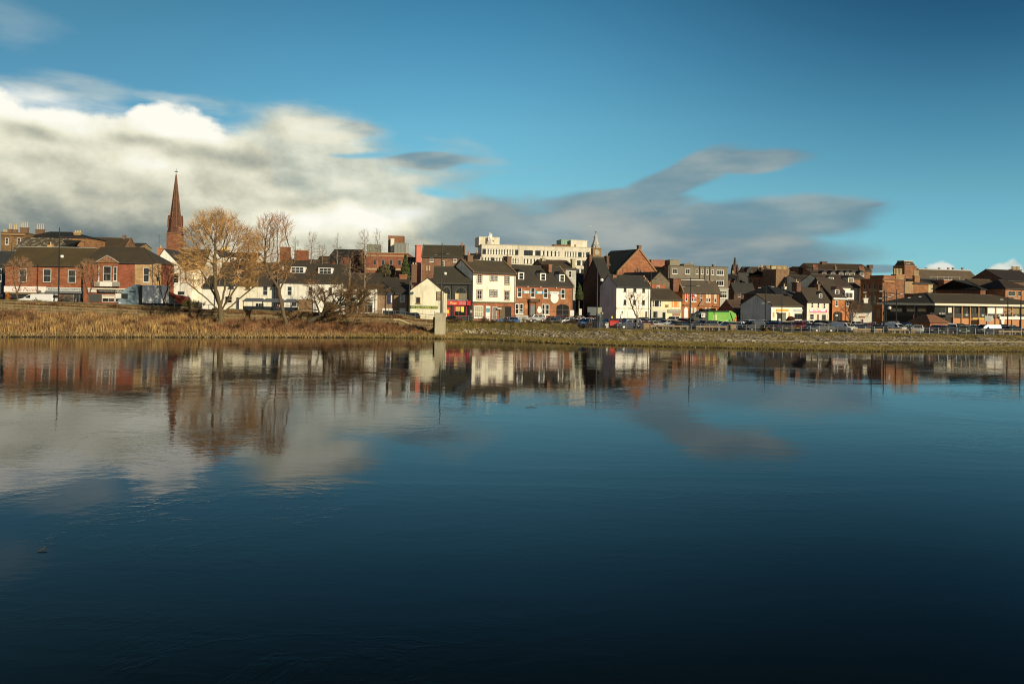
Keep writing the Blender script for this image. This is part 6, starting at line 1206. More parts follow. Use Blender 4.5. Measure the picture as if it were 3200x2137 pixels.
for (vw, x, y, kind, colour, hd) in CARS:
    V(vw); d = ray(x, y); D = 150
    for _ in range(6): g = gz(d.x * D, D); D = (HC - g - HT[kind]) / max(-d.z, 1e-4)
    D = max(wy(d.x * 130) + 4.2, min(D, 166)); X = d.x * D
    for it in range(80):                     # nudge away from cars already there
        bad = [q for q in placed if abs(q[0] - X) < 4.3 and abs(q[1] - D) < 3.2 and (q[0] - X) ** 2 / 16 + (q[1] - D) ** 2 / 7.5 < 1]
        if not bad: break
        q = bad[0]; D = max(D + (.7 if (D >= q[1] or q[1] < wy(X) + 7) else -.7), wy(X) + 4.2)
        if it % 3 == 2: X += .5 if X >= q[0] else -.5
    placed.append((X, D)); nx, ny = px(x, y)
    if vw in 'E' : hd = hd
    o = place(kind, X, D, hd, colour); info.append([o, nx, D, kind, colour])
LMK = [(1290, 'below the brown harled house'), (1390, 'below the charcoal takeaway'), (1560, 'before the white three storey house'), (1700, 'before the sandstone pub door'), (1775, 'before the pub gateway'), (1830, 'at the alley mouth by the pub'), (1905, 'near the big grey road sign'), (1960, 'before the white tenement door'), (2035, 'behind the leafless kerb tree'), (2130, 'before the cream low shop'), (2200, 'before the red blind building'), (2300, 'beside the green refuse lorry'),
       (2390, 'before the shaded grey side of the white bungalow'), (2460, 'before the orange bungalow sign'), (2525, 'before the grey bungalow sign'), (2600, 'before the cream pizza shop'), (2650, 'before the orange brick house'), (2730, 'before the white cottage'), (2790, 'before the large sandstone building'), (2900, 'before the shaded side of the market hall'), (2985, 'by the terracotta roofed kiosk'), (3070, 'before the left part of the orange market wall'), (3140, 'before the white market panel'), (3400, 'at the right edge of the car park')]
def lm(x):
    for a, t in LMK:
        if x <= a: return t
    return LMK[-1][1]
def row(D): return 'in the front row' if D < 139 else 'in the second row' if D < 148 else 'in the middle rows' if D < 158 else 'in the back row'
seen = {}
for it in info:
    o, nx, D, kind, colour = it; seen.setdefault((colour, kind, lm(nx), row(D)), []).append(it)
for (colour, kind, l, rw), L in seen.items():
    L.sort(key=lambda q: q[1]); k = NM[kind].replace('_', ' ')
    for i, (o, nx, D, _, _) in enumerate(L):
        t = '%s %s %s, %s' % (colour, k, rw, l)
        if len(L) > 1: t = ('left one, ' if i == 0 else 'right one, ' if i == len(L) - 1 else 'middle one, ') + t
        tag(o, t, 'van' if kind == 'van' else 'car', 'vehicles parked along the riverside')
        o.name = ('parked_' + NM[kind])
# white van by the cafe
V('A'); P = at(425, 948, 143); k0 = place('van', P.x, 143, 1, 'white', gz(P.x) + .0); k0.scale = (1.5, 1.15, 1.2); k0.name = 'delivery_van'; tag(k0, 'white van passing in front of the cafe signboard', 'van')
# articulated lorry: rounded silver-blue cab and white box
V('S'); P = at(240, 700, 143); lo = empty('box_lorry', (P.x, 143, gz(P.x)), R(2)); tag(lo, 'silver blue cab lorry with white box body shaded by branches', 'lorry'); SBL = mat('gloss', (0.22, 0.30, 0.34), .35)
pf = lambda x, y: ((at(x, y, 143).x - P.x), at(x, y, 143).z - gz(P.x))
poly = [pf(*q) for q in ((-30, 740), (-20, 610), (50, 590), (60, 440), (90, 395), (180, 320), (400, 225), (460, 280), (470, 745))]; poly[0] = (poly[0][0], .5); poly[-1] = (poly[-1][0], .5)
cb = MB().prism(poly, -1.2, 1.2, 'y').build('cab', SBL, lo); md = cb.modifiers.new('b', 'BEVEL'); md.width = .12; md.segments = 3; md.limit_method = 'ANGLE'; md.angle_limit = R(20)
for sy in (-1.22, 1.19):
    a, b_ = pf(80, 450), pf(225, 580); MB().box(a[0], sy, b_[1], b_[0], sy + .03, a[1]).build('side_window', CGL, lo)
a, b_ = pf(255, 385), pf(405, 415); MB().box(a[0], -1.23, b_[1], b_[0], -1.19, a[1]).build('sleeper_vent', BLACK, lo); a, b_ = pf(250, 450), pf(360, 620); MB().box(a[0], -1.23, b_[1], b_[0], -1.2, a[1]).build('door', mat('gloss', (0.17, 0.24, 0.28), .35), lo)
a, b_ = pf(510, 250), pf(580, 740); MB().box(a[0], -1.0, .8, b_[0], 1.0, a[1]).build('bulkhead', BLACK, lo); a, b_ = pf(580, 245), pf(1080, 690); MB().box(a[0], -1.25, 1.1, b_[0], 1.25, a[1]).build('box_body', mat('gloss', (0.72, 0.72, 0.7), .4), lo)
MB().box(pf(460, 0)[0], -.9, .6, b_[0], .9, 1.08).build('chassis', BLACK, lo)
for xx in (30, 420, 860, 960):
    w_ = MB().disc((pf(xx, 0)[0], .5, -.95), .5, .15, 18).build('wheel', TYRE, lo); MB().disc((pf(xx, 0)[0], .5, -1.11), .28, .02, 12).build('rim', RIM, w_)
MB().tube([(pf(262, 0)[0], -.9, pf(0, 300)[1]), (pf(262, 0)[0], -.9, pf(0, 205)[1])], .09, 6).build('exhaust_stack', mat('plain', (0.3, 0.08, 0.05)), lo); a = pf(55, 660); MB().box(a[0] - .3, -1.22, a[1] - .2, a[0], -1.15, a[1]).build('headlight', HL, lo)
# red digger arm machine behind the tree
P = at(1380, 690, 146); dg = empty('red_loader_lorry', (P.x, 146, gz(P.x)), 0); tag(dg, 'red skip loader with slanting arm parked right of the box lorry', 'lorry'); pf = lambda x, y: ((at(x, y, 146).x - P.x), at(x, y, 146).z - gz(P.x)); RED = mat('plain', (0.34, 0.06, 0.03), .5)
a, b_ = pf(1110, 420), pf(1640, 690); MB().prism([(a[0], 1.1), (b_[0], 1.1), (b_[0] - .2, pf(0, 520)[1]), (pf(1450, 0)[0], pf(0, 470)[1]), (pf(1250, 0)[0], pf(0, 450)[1])], -1.1, 1.1, 'y').build('cab', RED, dg)
MB().tube([pf(1120, 370)[:1] + (-1.4,) + pf(1120, 400)[1:], pf(1290, 450)[:1] + (-1.4,) + pf(1290, 450)[1:], pf(1560, 580)[:1] + (-1.4,) + pf(1560, 580)[1:]], .28, 6).build('loader_arm', RED, dg)
a, b_ = pf(1210, 480), pf(1480, 690); MB().prism([(pf(1190, 0)[0], a[1]), (pf(1300, 0)[0], a[1]), (pf(1480, 0)[0], 1.0), (pf(1240, 0)[0], 1.0)], -1.3, -1.12, 'y').build('mudguard', DKGREY, dg)
a, b_ = pf(1440, 400), pf(1600, 480); MB().box(a[0], -1.14, b_[1], b_[0], -1.09, a[1]).build('window', CGL, dg); MB().box(pf(1110, 0)[0], -.9, .5, pf(1640, 0)[0], .9, 1.08).build('chassis', BLACK, dg)
for xx in (1180, 1560): w_ = MB().disc((pf(xx, 0)[0], .5, -.95), .5, .15, 18).build('wheel', TYRE, dg); MB().disc((pf(xx, 0)[0], .5, -1.11), .28, .02, 12).build('rim', RIM, w_)
# green refuse lorry
V('J'); D = 160; P = at(1400, 690, D); g = gz(P.x); rl = empty('refuse_lorry', (P.x, D, g), R(6)); tag(rl, 'bright green refuse lorry with pale pictogram and open dark cab in the car park', 'refuse lorry'); pf = lambda x, y: ((at(x, y, D).x - P.x), at(x, y, D).z - g)
GRN = mat('gloss', (0.13, 0.42, 0.035), .4); x0, z1 = pf(1010, 290); x1 = pf(1790, 0)[0]; z0 = .95
MB().box(x0, -1.25, z0, x1, 1.25, z1).build('hopper_body', GRN, rl); MB().box(x0 + .02, -1.2, z1, x1 - .02, 1.2, z1 + .25).build('roof_rail', mat('plain', (0.03, 0.08, 0.04)), rl); MB().box(x0, -1.28, z0 - .12, x1, 1.28, z0).build('yellow_skirt', mat('plain', (0.45, 0.42, 0.06)), rl)
xe, zt2 = pf(2060, 370); MB().prism([(x1 + .02, .8), (xe - .1, .8), (xe, zt2), (pf(1880, 0)[0], z1 + .3), (x1 + .02, z1 + .3)], -1.22, 1.22, 'y').build('tailgate', mat('gloss', (0.15, 0.42, 0.05), .4), rl)
MB().tube([(x1 + .3, -1.27, z1 - .1), (pf(1900, 0)[0] + .3, -1.27, 1.0)], .06, 6).build('hydraulic_ram', DKMET, rl); MB().box(xe - .1, -1.1, 1.0, xe + .12, 1.1, zt2 - .3).build('bin_lift', mat('plain', (0.7, 0.2, 0.04)), rl)
LTX = mat('plain', (0.68, 0.8, 0.35)); lg = MB()
for xx in (1215, 1262, 1322): a = pf(xx, 0)[0]; lg.box(a - .1, -1.275, pf(0, 570)[1], a + .1, -1.252, pf(0, 385)[1])
lg.box(pf(1140, 0)[0], -1.276, pf(0, 578)[1], pf(1340, 0)[0], -1.253, pf(0, 562)[1]).box(pf(1200, 0)[0], -1.276, pf(0, 392)[1], pf(1340, 0)[0], -1.253, pf(0, 372)[1])
for xx in (1215, 1322):
    for k in (-1, 1): lg.tube([(pf(xx, 0)[0], -1.265, pf(0, 385)[1]), (pf(xx + 22 * k, 0)[0], -1.265, pf(0, 345)[1])], .03, 4)
lg.tube([(pf(1340, 0)[0], -1.265, pf(0, 585)[1]), (pf(1410, 0)[0], -1.265, pf(0, 500)[1]), (pf(1450, 0)[0], -1.265, pf(0, 570)[1]), (pf(1720, 0)[0], -1.265, pf(0, 575)[1])], .06, 4)
lg.disc((pf(1715, 0)[0], pf(0, 575)[1], -1.265), .14, .012, 10).build('pictogram', LTX, rl)
for t, x_0, y_0, x_1, y_1 in (('working for you', 1365, 368, 1620, 402), ('doing our best', 1365, 428, 1660, 465), ('recycling and waste', 1450, 510, 1715, 532)):
    a, b_ = pf(x_0, y_1), pf(x_1, y_0); text_part(rl, t, a[0], a[1], b_[0] - a[0], b_[1] - a[1], -1.255, LTX)
xa, zc = pf(470, 320); xb_ = pf(1000, 0)[0]; xm = pf(730, 0)[0]; CABM = mat('gloss', (0.02, 0.03, 0.025), .4)
MB().prism([(xa, .7), (xb_, .7), (xb_, pf(0, 270)[1]), (xm, pf(0, 250)[1]), (xm - .5, pf(0, 320)[1]), (xa + .3, pf(0, 330)[1]), (xa, 2.0)], -1.2, 1.2, 'y').build('cab', CABM, rl)
MB().box(pf(660, 0)[0], -1.26, pf(0, 378)[1], pf(905, 0)[0], -1.2, pf(0, 345)[1]).build('green_visor', mat('plain', (0.35, 0.5, 0.08)), rl); MB().box(xa + .5, -1.22, 1.8, xm - .4, -1.19, 2.5).build('side_window', CGL, rl); MB().box(x0 - 2.5, -.9, .5, xe - .5, .9, .94).build('chassis', BLACK, rl)
for xx in (560, 1150, 1600, 1720): w_ = MB().disc((pf(xx, 0)[0], .5, -1.0), .5, .15, 18).build('wheel', TYRE, rl); MB().disc((pf(xx, 0)[0], .5, -1.16), .28, .02, 12).build('rim', RIM, w_)
# ------------------------------------------------------------------ trees
def fast_mesh(name, verts, faces_tri_quads, m, parent=None):
    me = bpy.data.meshes.new(name); me.from_pydata(verts, [], faces_tri_quads); me.materials.append(m); o = bpy.data.objects.new(name, me); COL.objects.link(o)
    if parent: o.parent = parent
    return o
def perp(d, rr, ang, up=0.0):
    u = d.orthogonal().normalized(); u.rotate(Matrix.Rotation(rr.uniform(0, 2 * math.pi), 3, d)); v = (d * math.cos(ang) + u * math.sin(ang)); v.z += up; return v.normalized()
def grow_tree(seed, stems, levels, spec, rmin=.012):
    """stems: [(pos, dir, len, rad)]; spec per level: (n children, length ratio, angle, up, wiggle)"""
    rr = random.Random(seed); out = []
    def go(p, d, L, r, lv):
        n = 5 if lv < 2 else 4 if lv < levels - 1 else 3; pts = [p.copy()]; rs = [r]; cur = p.copy(); dd = d.copy(); nc, lr, ang, up, wg = spec[min(lv, len(spec) - 1)]
        for i in range(n):
            dd = (dd + Vector((rr.gauss(0, wg), rr.gauss(0, wg), rr.gauss(0, wg) + up * .3))).normalized(); cur = cur + dd * (L / n); pts.append(cur.copy()); rs.append(max(r * (1 - .62 * (i + 1) / n), rmin))
        out.append((lv, pts, rs))
        if lv >= levels: return
        for k in range(nc):
            t = .28 + .7 * (k + rr.random()) / nc; i = min(int(t * n), n - 1); f = t * n - i; q = pts[i] + (pts[i + 1] - pts[i]) * f; td = (pts[i + 1] - pts[i]).normalized()
            go(q, perp(td, rr, R(ang) * rr.uniform(.6, 1.3), up), L * lr * rr.uniform(.7, 1.15) * (1.15 - .45 * t), max(rs[i] * (.62 if lv < 2 else .55), rmin), lv + 1)
        go(pts[-1], perp(dd, rr, R(ang * .4), up), L * lr * .9, max(rs[-1] * .9, rmin), lv + 1)
    for (p, d, L, r) in stems: go(Vector(p), Vector(d).normalized(), L, r, 0)
    return out
def tree(name, label, vw, bx, by, D, box, seed, stems, levels, spec, bark, twig, tlev=2, rmin=.014, group=None, base=None, bend=None, cat='tree', lean=None):
    """box: crown box in the photo (x0, ytop, x1); the skeleton is scaled to fill it"""
    V(vw); P = at(bx, by, D); z = P.z if base is None else base; o = empty(name, (P.x, D, z)); tag(o, label, cat, group)
    br_ = grow_tree(seed, stems, levels, spec, rmin)
    A = np.array([q[:] for lv, pts, rs in br_ for q in pts]); xs_ = np.percentile(A[:, 0], (1.5, 98.5)); zt = np.percentile(A[:, 2], 99.5)
    x0 = at(box[0], by, D).x - P.x; x1 = at(box[2], by, D).x - P.x; H = at((box[0] + box[2]) / 2, box[1], D).z - z
    kx = (x1 - x0) / (xs_[1] - xs_[0]); kz = H / zt; cx = (x0 + x1) / 2 - (xs_[0] + xs_[1]) / 2 * kx
    ky = min(kx, 1.2 * kz)
    def T(q):
        t = min(max(q.z / (zt * .45), 0), 1); t = t * t * (3 - 2 * t); return (q.x * kx + cx * t, q.y * ky, q.z * kz)
    tk, tw = MB(), MB()
    for lv, pts, rs in br_:
        (tk if lv < tlev else tw).tube([T(q) for q in pts], rs, 7 if lv == 0 else 5 if lv < tlev else 3, cap=False)
    tk.build('trunk', mat('bark', bark), o, True, norm=False); tw.build('crown', mat('twig', twig), o, norm=False)
    return o
BR = (0.13, 0.09, 0.05)
from mathutils.kdtree import KDTree
def crown_tree(name, label, vw, bx, by, D, blobs, seed, stems, n=1100, step=.42, infl=5.0, kill=.85, bark=BR, twig=(0.40, 0.22, 0.08), rtip=.016, rbase=.4, twn=4, twl=1.0, twr=.011,
               group=None, base=None, cat='tree', depth=.8, up=.25, thick=.045, droop=0.0, pw=2.35):
    """a crown grown through ellipsoids given in the photo (x0, ytop, x1, ybottom, weight); stems: polylines (dx, dz) in metres from the foot"""
    V(vw); P = at(bx, by, D); z = P.z if base is None else base; o = empty(name, (P.x, D, z)); tag(o, label, cat, group); rr = random.Random(seed)
    A = []; tw_ = sum(b[4] for b in blobs); cs = []
    for (x0, y0, x1, y1, w) in blobs:
        a, b = at(x0, y1, D), at(x1, y0, D); c = Vector(((a.x + b.x) / 2 - P.x, 0, (a.z + b.z) / 2 - z)); rx, rz_ = (b.x - a.x) / 2, (b.z - a.z) / 2; cs.append((c, rx, rz_))
        for i in range(int(n * w / tw_)):
            d = Vector((rr.gauss(0, 1), rr.gauss(0, 1), rr.gauss(0, 1))).normalized() * (rr.random() ** .42); A.append(Vector((c.x + d.x * rx, d.y * rx * depth, c.z + d.z * rz_)))
    N = [Vector((0, 0, -.3))]; PAR = [-1]
    for st in stems:
        last = 0; cur = N[0] if st[0][:2] == (0, 0) else None
        if cur is None:
            f = Vector((st[0][0], st[0][2] if len(st[0]) > 2 else 0, st[0][1])); last = min(range(len(N)), key=lambda i: (N[i] - f).length)
        for q in st[1:] if cur is None else st:
            tgt = Vector((q[0], q[2] if len(q) > 2 else 0, q[1])); src = N[last]; k = max(1, int((tgt - src).length / step))
            for j in range(1, k + 1): N.append(src.lerp(tgt, j / k) + Vector((rr.gauss(0, .04), rr.gauss(0, .04), 0))); PAR.append(last); last = len(N) - 1
    z0 = min(c.z - rz_ for c, rx, rz_ in cs)
    for it in range(90):
        kd = KDTree(len(N))
        for i, q in enumerate(N): kd.insert(q, i)
        kd.balance(); pull = {}; keep = []
        for a in A:
            co, i, d = kd.find(a)
            if d < kill: continue
            keep.append(a)
            if d < infl + (8 if it < 6 else 0): pull.setdefault(i, []).append((a - co).normalized())
        A = keep; new = []
        for i, L in pull.items():
            v = sum(L, Vector()) ; v = v.normalized() + Vector((rr.gauss(0, .16), rr.gauss(0, .16), rr.gauss(0, .12) + up * .25)); nn = N[i] + v.normalized() * step
            new.append((nn, i))
        if not new: break
        for q, i in new: N.append(q); PAR.append(i)
        if len(N) > 9000: break
    ch = [[] for _ in N]
    for i, p_ in enumerate(PAR):
        if p_ >= 0: ch[p_].append(i)
    RD = [0.0] * len(N)
    for i in range(len(N) - 1, -1, -1): RD[i] = rtip if not ch[i] else sum(RD[c] ** pw for c in ch[i]) ** (1 / pw)
    k = rbase / RD[0]; RD = [max(rtip, q * (1 + (k - 1) * min(1, (q / RD[0]) ** .5))) if k > 1 else max(rtip, q * k) for q in RD]
    tk, tw = MB(), MB(); stack = [(0, c) for c in ch[0]]
    while stack:
        p_, c = stack.pop(); line = [N[p_], N[c]]; rs = [min(RD[p_], RD[c] * 1.35), RD[c]]
        while ch[c]:
            nx_ = max(ch[c], key=lambda q: RD[q]); stack += [(c, q) for q in ch[c] if q != nx_]; c = nx_; line.append(N[c]); rs.append(RD[c])
        sp = next((i for i, r in enumerate(rs) if r < thick), len(rs))
        if sp > 1: tk.tube(line[:sp + 1], rs[:sp + 1], 6, cap=False)
        if sp < len(rs) - 1: tw.tube(line[max(sp - 1, 0) if sp > 1 else 0:], rs[max(sp - 1, 0) if sp > 1 else 0:], 4, cap=False)
    cen = sum((c for c, _, _ in cs), Vector()) / len(cs); HT_ = [0] * len(N)
    for i in range(len(N) - 1, 0, -1):
        HT_[PAR[i]] = max(HT_[PAR[i]], HT_[i] + 1)
    for i, q in enumerate(N):
        if HT_[i] > 6 or q.z < z0 * .6: continue
        kk = twn if not ch[i] else max(1, twn // 2)
        for _ in range(kk):
            if rr.random() < .12: continue
            d = (q - N[PAR[i]]).normalized() * .7 + (q - cen).normalized() * .6 + Vector((rr.gauss(0, .55), rr.gauss(0, .55), rr.gauss(0, .45) + up)); d.normalize(); L = twl * rr.uniform(.4, 1.2); a = q.copy(); pts = [a]
            for s_ in range(3): d = (d + Vector((rr.gauss(0, .14), rr.gauss(0, .14), .1 * up - droop * .3))).normalized(); a = a + d * L / 3; pts.append(a)
            tw.tube(pts, [twr, twr, twr * .9, twr * .6], 3, cap=False)
            for j in (1, 2):
                d2 = (d + Vector((rr.gauss(0, .5), rr.gauss(0, .5), rr.gauss(0, .4)))).normalized(); tw.tube([pts[j], pts[j] + d2 * L * .55], [twr * .85, twr * .5], 3, cap=False)
    tk.build('trunk', mat('bark', bark), o, True, norm=False); tw.build('crown', mat('twig', twig), o, norm=False)
    return o
def fan(n, spread, L, r, z=0.0, seed=1, ysp=.6):
    q = random.Random(seed); o = []
    for i in range(n):
        a = -spread + 2 * spread * (i + .5) / n + q.uniform(-.08, .08); o.append(((q.uniform(-.15, .15), q.uniform(-.15, .15), z), (math.sin(a), q.uniform(-ysp, ysp), math.cos(a)), L * q.uniform(.8, 1.1), r * q.uniform(.7, 1.1)))
    return o
# the big orange willow
crown_tree('willow_tree', 'large willow with golden orange twigs spreading over the wall, biggest tree in the photo', 'B', 790, 1340, 122,
     [(560, 395, 960, 700, 3.2), (450, 490, 720, 800, 1.3), (830, 520, 1130, 830, 1.5), (420, 700, 680, 1040, 1.1), (880, 700, 1130, 1060, 1.2), (600, 640, 900, 960, .9)], 21,
     [[(0, 0), (-.1, 1.6), (-.25, 2.6)], [(-.2, 2.4), (-1.5, 5.2, .3), (-3.4, 8.2, .6)], [(-.2, 2.5), (-.9, 6.0, -.5), (-1.0, 10.2, -.6)], [(-.1, 2.4), (.3, 6, .5), (-.2, 9.5, .8)], [(0, 2.0), (1.2, 4.2, -.4), (3.4, 7.4, -.6)], [(.1, 2.0), (1.0, 5.0, .7), (1.6, 8.0, 1.2)], [(0, 1.8), (2.4, 3.9, .2), (5.4, 6.6, .6)], [(-.2, 2.1), (-2.4, 4.2, -.4), (-5.2, 6.6, -.8)]],
     n=3000, infl=9, rbase=.5, twn=8, twl=1.4, twr=.016, twig=(0.52, 0.31, 0.12), kill=.62, up=.35, droop=.1)
crown_tree('tall_ash_tree', 'tall bare tree with leaning trunk and fine open crown right of the willow', 'C', 370, 1300, 125,
     [(0, -30, 440, 330, 3), (-60, 150, 330, 520, 1.6), (60, 300, 420, 640, 1.0), (180, 560, 480, 780, .35), (-110, 160, 190, 640, 2.6), (150, 380, 420, 700, 1.0)], 33,
     [[(0, 0), (-.6, 2.2), (-1.1, 4.4), (-1.5, 6.5), (-1.7, 9.5)], [(-1.3, 5.3), (-.1, 7.8, .5), (.6, 10, .7)], [(-1.4, 5.8), (-2.8, 8.2, -.4), (-3.6, 10.4, -.4)]], n=3400, infl=9, rbase=.34, twn=6, twl=1.2, twr=.012, twig=(0.46, 0.26, 0.11), kill=.62, up=.3)
# low crooked tree leaning right
tree('crooked_tree', 'low wide crooked dark tree with sideways limbs before the white terrace', 'C', 640, 1280, 128, (560, 700, 1500), 8,
     [((0, 0, 0), (.9, -.1, .55), 3.4, .42), ((2.0, 0, 1.2), (.75, 0, .7), 4.2, .26), ((1.6, 0, 1.0), (.1, 0, 1), 3.8, .24), ((2.6, 0, 1.5), (1, 0, .25), 4.2, .22), ((1.4, 0, .9), (-.5, 0, 1), 3.4, .18), ((2.2, 0, 1.2), (.4, .2, 1), 3.6, .2)], 4, [(6, .66, 42, .1, .12), (6, .6, 42, .08, .15), (5, .6, 38, .05, .18), (5, .6, 35, 0, .2)], (0.075, 0.055, 0.035), (0.20, 0.12, 0.055), 2, .014)
tree('fallen_branch_shrub', 'tangle of bare brown brushwood hanging down the bank right of the crooked tree', 'C', 1180, 1290, 127.5, (980, 1010, 1500), 18, fan(7, 1.3, 2.0, .07, 0, 8), 3, [(6, .7, 40, -.05, .18), (5, .65, 40, -.05, .2), (4, .6, 35, -.1, .2)], BR, (0.27, 0.16, 0.07), 1, .013, cat='shrub')
# slender street trees
g4 = 'slender bare street trees along the kerb'
def street_tree(label, vw, bx, by, D, box, seed, bark, twig, base, lean=0.0, fork=2.2, n=420, dens=4):
    x0, y0, x1, y1 = box; w = (x1 - x0)
    crown_tree('street_tree', label, vw, bx, by, D, [(x0, y0, x1, y0 + (y1 - y0) * .78, 3), (x0 + w * .16, y0 + (y1 - y0) * .35, x1 - w * .16, y1, 1.2)], seed,
               [[(0, 0), (lean * fork * .5, fork * .5), (lean * fork, fork)]] + [[(lean * fork, fork), (lean * fork + sx * .5, fork + 1.0, sy), (lean * fork + sx, fork + 1.9, sy * 1.5)] for sx, sy in ((-.8, .2), (-.3, -.3), (.3, .35), (.8, -.2))],
               n=n, step=.3, kill=.5, infl=3.5, bark=bark, twig=twig, rbase=.15, rtip=.013, twn=dens, twl=.65, twr=.010, group=g4, base=base, up=.4, thick=.032, depth=.9)
TB = (0.34, 0.20, 0.11)
street_tree('bare kerb tree with hazy crown before the left end of the cafe signboard', 'A', 190, 1015, 139, (60, 520, 370, 870), 3, BR, TB, gz(-80), n=800, dens=9)
street_tree('bare kerb tree between the cafe block and the fish shop', 'A', 985, 1035, 139, (840, 540, 1140, 880), 5, BR, TB, gz(-72), n=800, dens=9)
street_tree('dark bare kerb tree in front of the box lorry', 'B', 300, 1190, 139, (165, 810, 465, 1060), 9, (0.09, 0.065, 0.045), (0.2, 0.12, 0.07), gz(-60), fork=1.8, n=800, dens=5)
street_tree('pale barked leafless tree in front of the white tenement windows', 'F', 785, 1290, 134, (600, 765, 930, 1050), 12, (0.19, 0.14, 0.08), (0.15, 0.10, 0.06), gz(20), fork=1.9, n=420, dens=2)
street_tree('slanting bare tree with reddish crown before the white cottage', 'H', 922, 1240, 133, (805, 790, 1155, 1040), 14, (0.26, 0.18, 0.10), (0.22, 0.11, 0.07), gz(55), lean=.2, fork=1.8, n=480, dens=4)
# birches and trees rising behind the terraces
for i, (x, y, D, b_, lab) in enumerate(((655, 620, 160, (590, 170, 790, 560), 'thin bare birch with white trunk behind the left roof dormer'), (1005, 600, 162, (925, 205, 1065, 560), 'thin pale birch behind the low roofed house'), (1345, 620, 178, (1225, 140, 1430, 560), 'tall thin leafless tree at the left of the modern brick block'), (1490, 620, 180, (1410, 140, 1568, 560), 'tall thin leafless tree in front of the modern brick block roof'), (820, 640, 168, (720, 340, 910, 600), 'low bare birch between the two taller birches'),
                                        (470, 640, 165, (400, 230, 560, 600), 'hazy leafless tree right behind the tall ash crown'), (1130, 700, 126, (1060, 420, 1260, 760), 'bare spreading tree over the white shop terrace roof'), (1330, 760, 126, (1230, 430, 1450, 800), 'bare twiggy tree behind the right end of the white row'))):
    V('C'); D *= 1.1; P = at(x, y, D); g = gz(P.x); x0, y0, x1, y1 = b_; ht = at(x, y0 + (y1 - y0) * .35, D).z - g; xo = (x0 + x1) / 2; ox = at(xo, y0, D).x - P.x
    crown_tree('birch_tree', lab, 'C', x, y, D, [(x0 + 30, y0, x1 - 30, y0 + (y1 - y0) * .5, 1.2), (x0, y0 + (y1 - y0) * .3, x1, y1, 1.6)], 40 + i, [[(0, 0), (ox * .4, ht * .5), (ox * .9, ht)]], n=1100, step=.4, kill=.7, infl=4, bark=(0.26, 0.2, 0.14), twig=(0.30, 0.19, 0.11), rbase=.16, rtip=.013, twn=4, twl=.9, twr=.011, group='bare birches behind the white terraces', base=g, up=.7, thick=.035, depth=.8)
# leafy plants: conifer, bushes
def leafy(name, label, vw, x0, yt, x1, yb, D, m, kind='round', n=2600, ls=.28, seed=1, cat='bush', trunk=True, basez=None):
    V(vw); A = at(x0, yb, D); B = at(x1, yt, D); w = B.x - A.x; zb = A.z; h = B.z - zb; g = gz(A.x, D) if basez is None else basez; o = empty(name, ((A.x + B.x) / 2, D, g)); tag(o, label, cat); rr = random.Random(seed); vs, fs = [], []
    for i in range(n):
        if kind == 'cone':
            t = rr.random() ** 1.5; r = (w / 2) * (1 - t) ** .8 * (0.55 + .45 * rr.random() ** .4) * (1 + .25 * math.sin(t * 34)); a = rr.uniform(0, 2 * math.pi); c = Vector((r * math.cos(a), r * math.sin(a), zb - g + t * h)); out = Vector((math.cos(a), math.sin(a), .2))
        else:
            a = rr.uniform(0, 2 * math.pi); e = math.asin(rr.uniform(-.3, 1)); lob = 1 + .22 * math.sin(a * 3 + seed) * math.cos(e * 4) ; r = lob * (.55 + .45 * rr.random() ** .5); c = Vector((w / 2 * r * math.cos(a) * math.cos(e), w / 2.6 * r * math.sin(a) * math.cos(e), zb - g + h * .25 + h * .75 * r * math.sin(e))); out = Vector((math.cos(a), math.sin(a), math.sin(e)))
        u = perp(out.normalized(), rr, R(80)); v = u.cross(out.normalized() + Vector((rr.gauss(0, .4), rr.gauss(0, .4), rr.gauss(0, .4)))).normalized(); s_ = ls * rr.uniform(.5, 1.3); k = len(vs)
        vs += [tuple(c + u * s_), tuple(c + v * s_ * .5), tuple(c - u * s_), tuple(c - v * s_ * .5)]; fs.append((k, k + 1, k + 2, k + 3))
    fast_mesh('crown' if kind == 'cone' else 'foliage', vs, fs, m, o)
    if trunk: MB().tube([(0, 0, 0), (0, 0, zb - g + h * .6)], [.22, .08], 6).build('trunk', mat('bark', BR), o)
    return o
LG = mat('leaf', (0.05, 0.075, 0.022)); LB = mat('leaf', (0.085, 0.075, 0.035))
leafy('conifer_tree', 'dark green pointed conifer in front of the modern brick block', 'D', 370, 405, 512, 700, 190, LG, 'cone', 5200, .34, 2, 'tree')
leafy('round_bush', 'grey-green rounded bush below the modern brick block', 'D', 60, 530, 330, 700, 195, LB, n=3600, seed=5)
leafy('red_leaf_shrub', 'dark reddish shrub by the bungalow shop entrance', 'H', 82, 1000, 185, 1065, 168, mat('leaf', (0.10, 0.035, 0.02)), n=900, seed=6)
def brush(name, label, vw, box, D, base, twig, seed, n=14, cat='shrub'):
    x0, y0, x1, y1 = box; tree(name, label, vw, (x0 + x1) / 2, y1, D, (x0, y0, x1), seed, [((q_, 0, 0), (random.Random(seed + i).uniform(-.8, .8), random.Random(seed + i + 50).uniform(-.5, .5), .8), 1.6, .05) for i, q_ in enumerate([-3 + 6 * k / n for k in range(n)])], 3, [(6, .62, 34, .1, .15), (5, .6, 36, .1, .18), (4, .6, 34, .1, .2)], BR, twig, 1, .011, None, base, cat=cat)
brush('olive_bush', 'yellow-green twiggy bush on the wall left of the willow trunk', 'S', (1500, 600, 2020, 860), 134.6, 3.9, (0.24, 0.19, 0.05), 61)
brush('dark_brush', 'dark leafless brushwood filling the hollow in the wall left of the willow', 'S', (1080, 810, 1960, 1010), 131, 3.0, (0.07, 0.05, 0.03), 71, 20)
leafy('alley_hedge', 'dark green hedge in the alley shade right of the pub', 'F', -10, 700, 90, 900, 186, LG, n=1500, seed=9)
